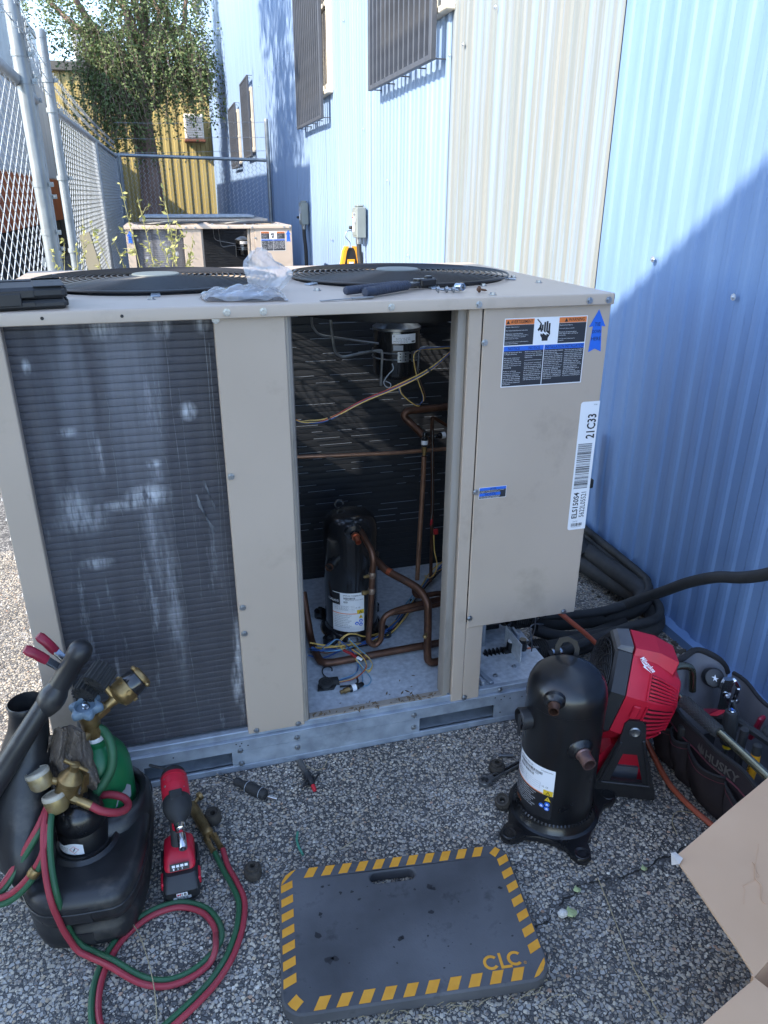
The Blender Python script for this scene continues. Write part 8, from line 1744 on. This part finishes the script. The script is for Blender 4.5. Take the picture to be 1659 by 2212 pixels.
# ---- weeds and litter
M_weed = leaf_mat('yellow_green_weed', lin('9a9c56'), lin('b7b478')); M_wstem = mat('weed_stem', lin('8d8a58'), lin('a8a06a'), 40, .7)
def weed(base, stems, label, seed):
    rg = np.random.default_rng(seed); w = thing('tall_weed', base, label, 'weed', 'dry weeds by the left fence'); st = MB(); P_ = []; D_ = []
    for (tip, n) in stems:
        pts = cr([base, tuple(np.array(base) * .45 + np.array(tip) * .55 + np.array([rg.normal() * .03, rg.normal() * .03, .12])), tip], 8); k = len(pts); st.tube(pts, [.0035 * (1 - .75 * i / k) for i in range(k)], 5)
        for j in range(n):
            i = int(rg.uniform(.35, .97) * (k - 1)); p = np.array(pts[i]); d0 = np.array([rg.normal(), rg.normal() * .6, .55 + rg.random() * .5]); d0 /= np.linalg.norm(d0); L = rg.uniform(.05, .17) * (1.2 - i / k); q = p + d0 * L
            st.tube([tuple(p), tuple(p + d0 * L * .5 + np.array([0, 0, .01])), tuple(q)], [.0016, .0012, .0007], 4)
            for m_ in range(int(L / .011)): P_.append(p + d0 * L * rg.random()); D_.append(rg.normal(size=3) + d0 * 1.5)
        for m_ in range(14): P_.append(np.array(pts[-1]) + (np.array(pts[-2]) - np.array(pts[-1])) * rg.random() * 3); D_.append(rg.normal(size=3))
    st.build('stem', M_wstem, w, smooth=60); leaves_mesh('leaves', np.array(P_), np.array(D_), .022, M_weed, w)
weed((.08, 3.25, 0), [((-.14, 3.3, 1.55), 16), ((-.08, 3.28, 1.50), 14), ((.02, 3.32, 1.53), 12), ((.06, 3.2, 1.42), 12), ((-.02, 3.25, 1.38), 14), ((.12, 3.3, 1.36), 10), ((-.19, 3.3, 1.34), 12), ((-.27, 3.3, 1.41), 10), ((.03, 3.3, 1.30), 12), ((-.06, 3.3, 1.33), 14), ((.09, 3.22, 1.30), 10)], 'tall yellow green weed growing between the two nearer units', 5)
weed((-.40, 3.7, 0), [((-.42, 3.7, 1.33), 8), ((-.33, 3.72, 1.42), 8), ((-.38, 3.75, 1.30), 9), ((-.28, 3.7, 1.26), 8), ((-.47, 3.6, 1.30), 6)], 'small thin weed beside the fence posts left of the taller weed', 8)
mb = MB(); mb.prism([(0, 0), (.10, 0), (.075, .30), (.0, .28)], (-.42, 4.7, 1.02), (.8, -.3, 0), (-.12, .05, 1), (.35, .9, 0), .012); mb.bar((-.37, 4.72, .004), (-.37, 4.72, 1.03), .03, .02); single(mb, 'leaning_board', mat('tan_board', lin('6e6a5c'), None, 4, .8), 'pale tan board leaning beside the fence post', 'board', smooth=0)
def straw(pts, label, r=.0011):
    mb = MB(); mb.tube(cr(pts, 6), r, 5); single(mb, 'dry_stem', M_straw, label, 'dry stem', 'dry stems on the asphalt')
straw([(-.264, 1.372, .10), (-.245, 1.31, .06), (-.225, 1.255, .028), (-.203, 1.205, .024), (-.180, 1.115, .024), (-.172, 1.05, .012), (-.172, .99, .008)], 'long dry stem crossing the looped hose by the tank carrier')
straw([(.84, 1.088, .01), (.827, 1.02, .009), (.812, .95, .009), (.795, .87, .009), (.79, .76, .008)], 'long thin dry stem between the mat and the cardboard')
straw([(.30, 1.655, .008), (.285, 1.63, .008), (.262, 1.622, .009), (.23, 1.66, .008)], 'short pale stem beside the winged tool')
straw([(.267, 1.335, .008), (.29, 1.342, .012), (.315, 1.356, .009)], 'short bent stem just above the mat')
straw([(1.106, 1.153, .008), (1.118, 1.19, .01), (1.15, 1.215, .01), (1.185, 1.205, .008)], 'curled thin stem beside the orange cord')
ds = MB()
for i in range(40):
    x = RNG.uniform(.2, .62); y = .955 - .124 * (x - .065) * 1 + RNG.normal() * .012 - .02; a_ = RNG.uniform(-.9, .9); L = RNG.uniform(.012, .04); ds.tube([(x, y, .008), (x + L * .5 * math.cos(a_), y + L * .5 * math.sin(a_), .012), (x + L * math.cos(a_), y + L * math.sin(a_), .007)], .0007, 4)
tag(ds.build('dry_grass_bits', M_straw, None, smooth=0, fix=False), 'bits of dry grass along the near edge of the mat', 'dry grass', kind='stuff')
for (x, y, s_, lab) in ((.732, 1.022, .016, 'pale green leaf lying by the asphalt crack'), (.776, 1.072, .010, 'tiny yellow green leaf in the crack near the old compressor'), (.962, 1.082, .009, 'small dry leaf at the right end of the crack')):
    mb = MB(); mb.grid(lambda u, v: (x + s_ * (u - .5) * 2 * math.sin(PI * min(.98, v + .05)), y + s_ * (v - .5) * 1.6, .010 + .003 * math.sin(u * 4) + .003 * v), 4, 6); single(mb, 'fallen_leaf', leaf_mat('pale_green_leaf', lin('a3b27d'), lin('b7bf90')), lab, 'leaf', 'fallen leaves by the crack', smooth=70)
mb = MB(); mb.ell((.713, 1.024, .010), .013, .010, .010, 7, 5); single(mb, 'pale_stone', mat('pale_stone', lin('b9b4ac'), lin('cbc6be'), 50, .8, bump=.3), 'pale loose stone beside the green leaf', 'stone', smooth=0)
bpy.context.view_layer.update()
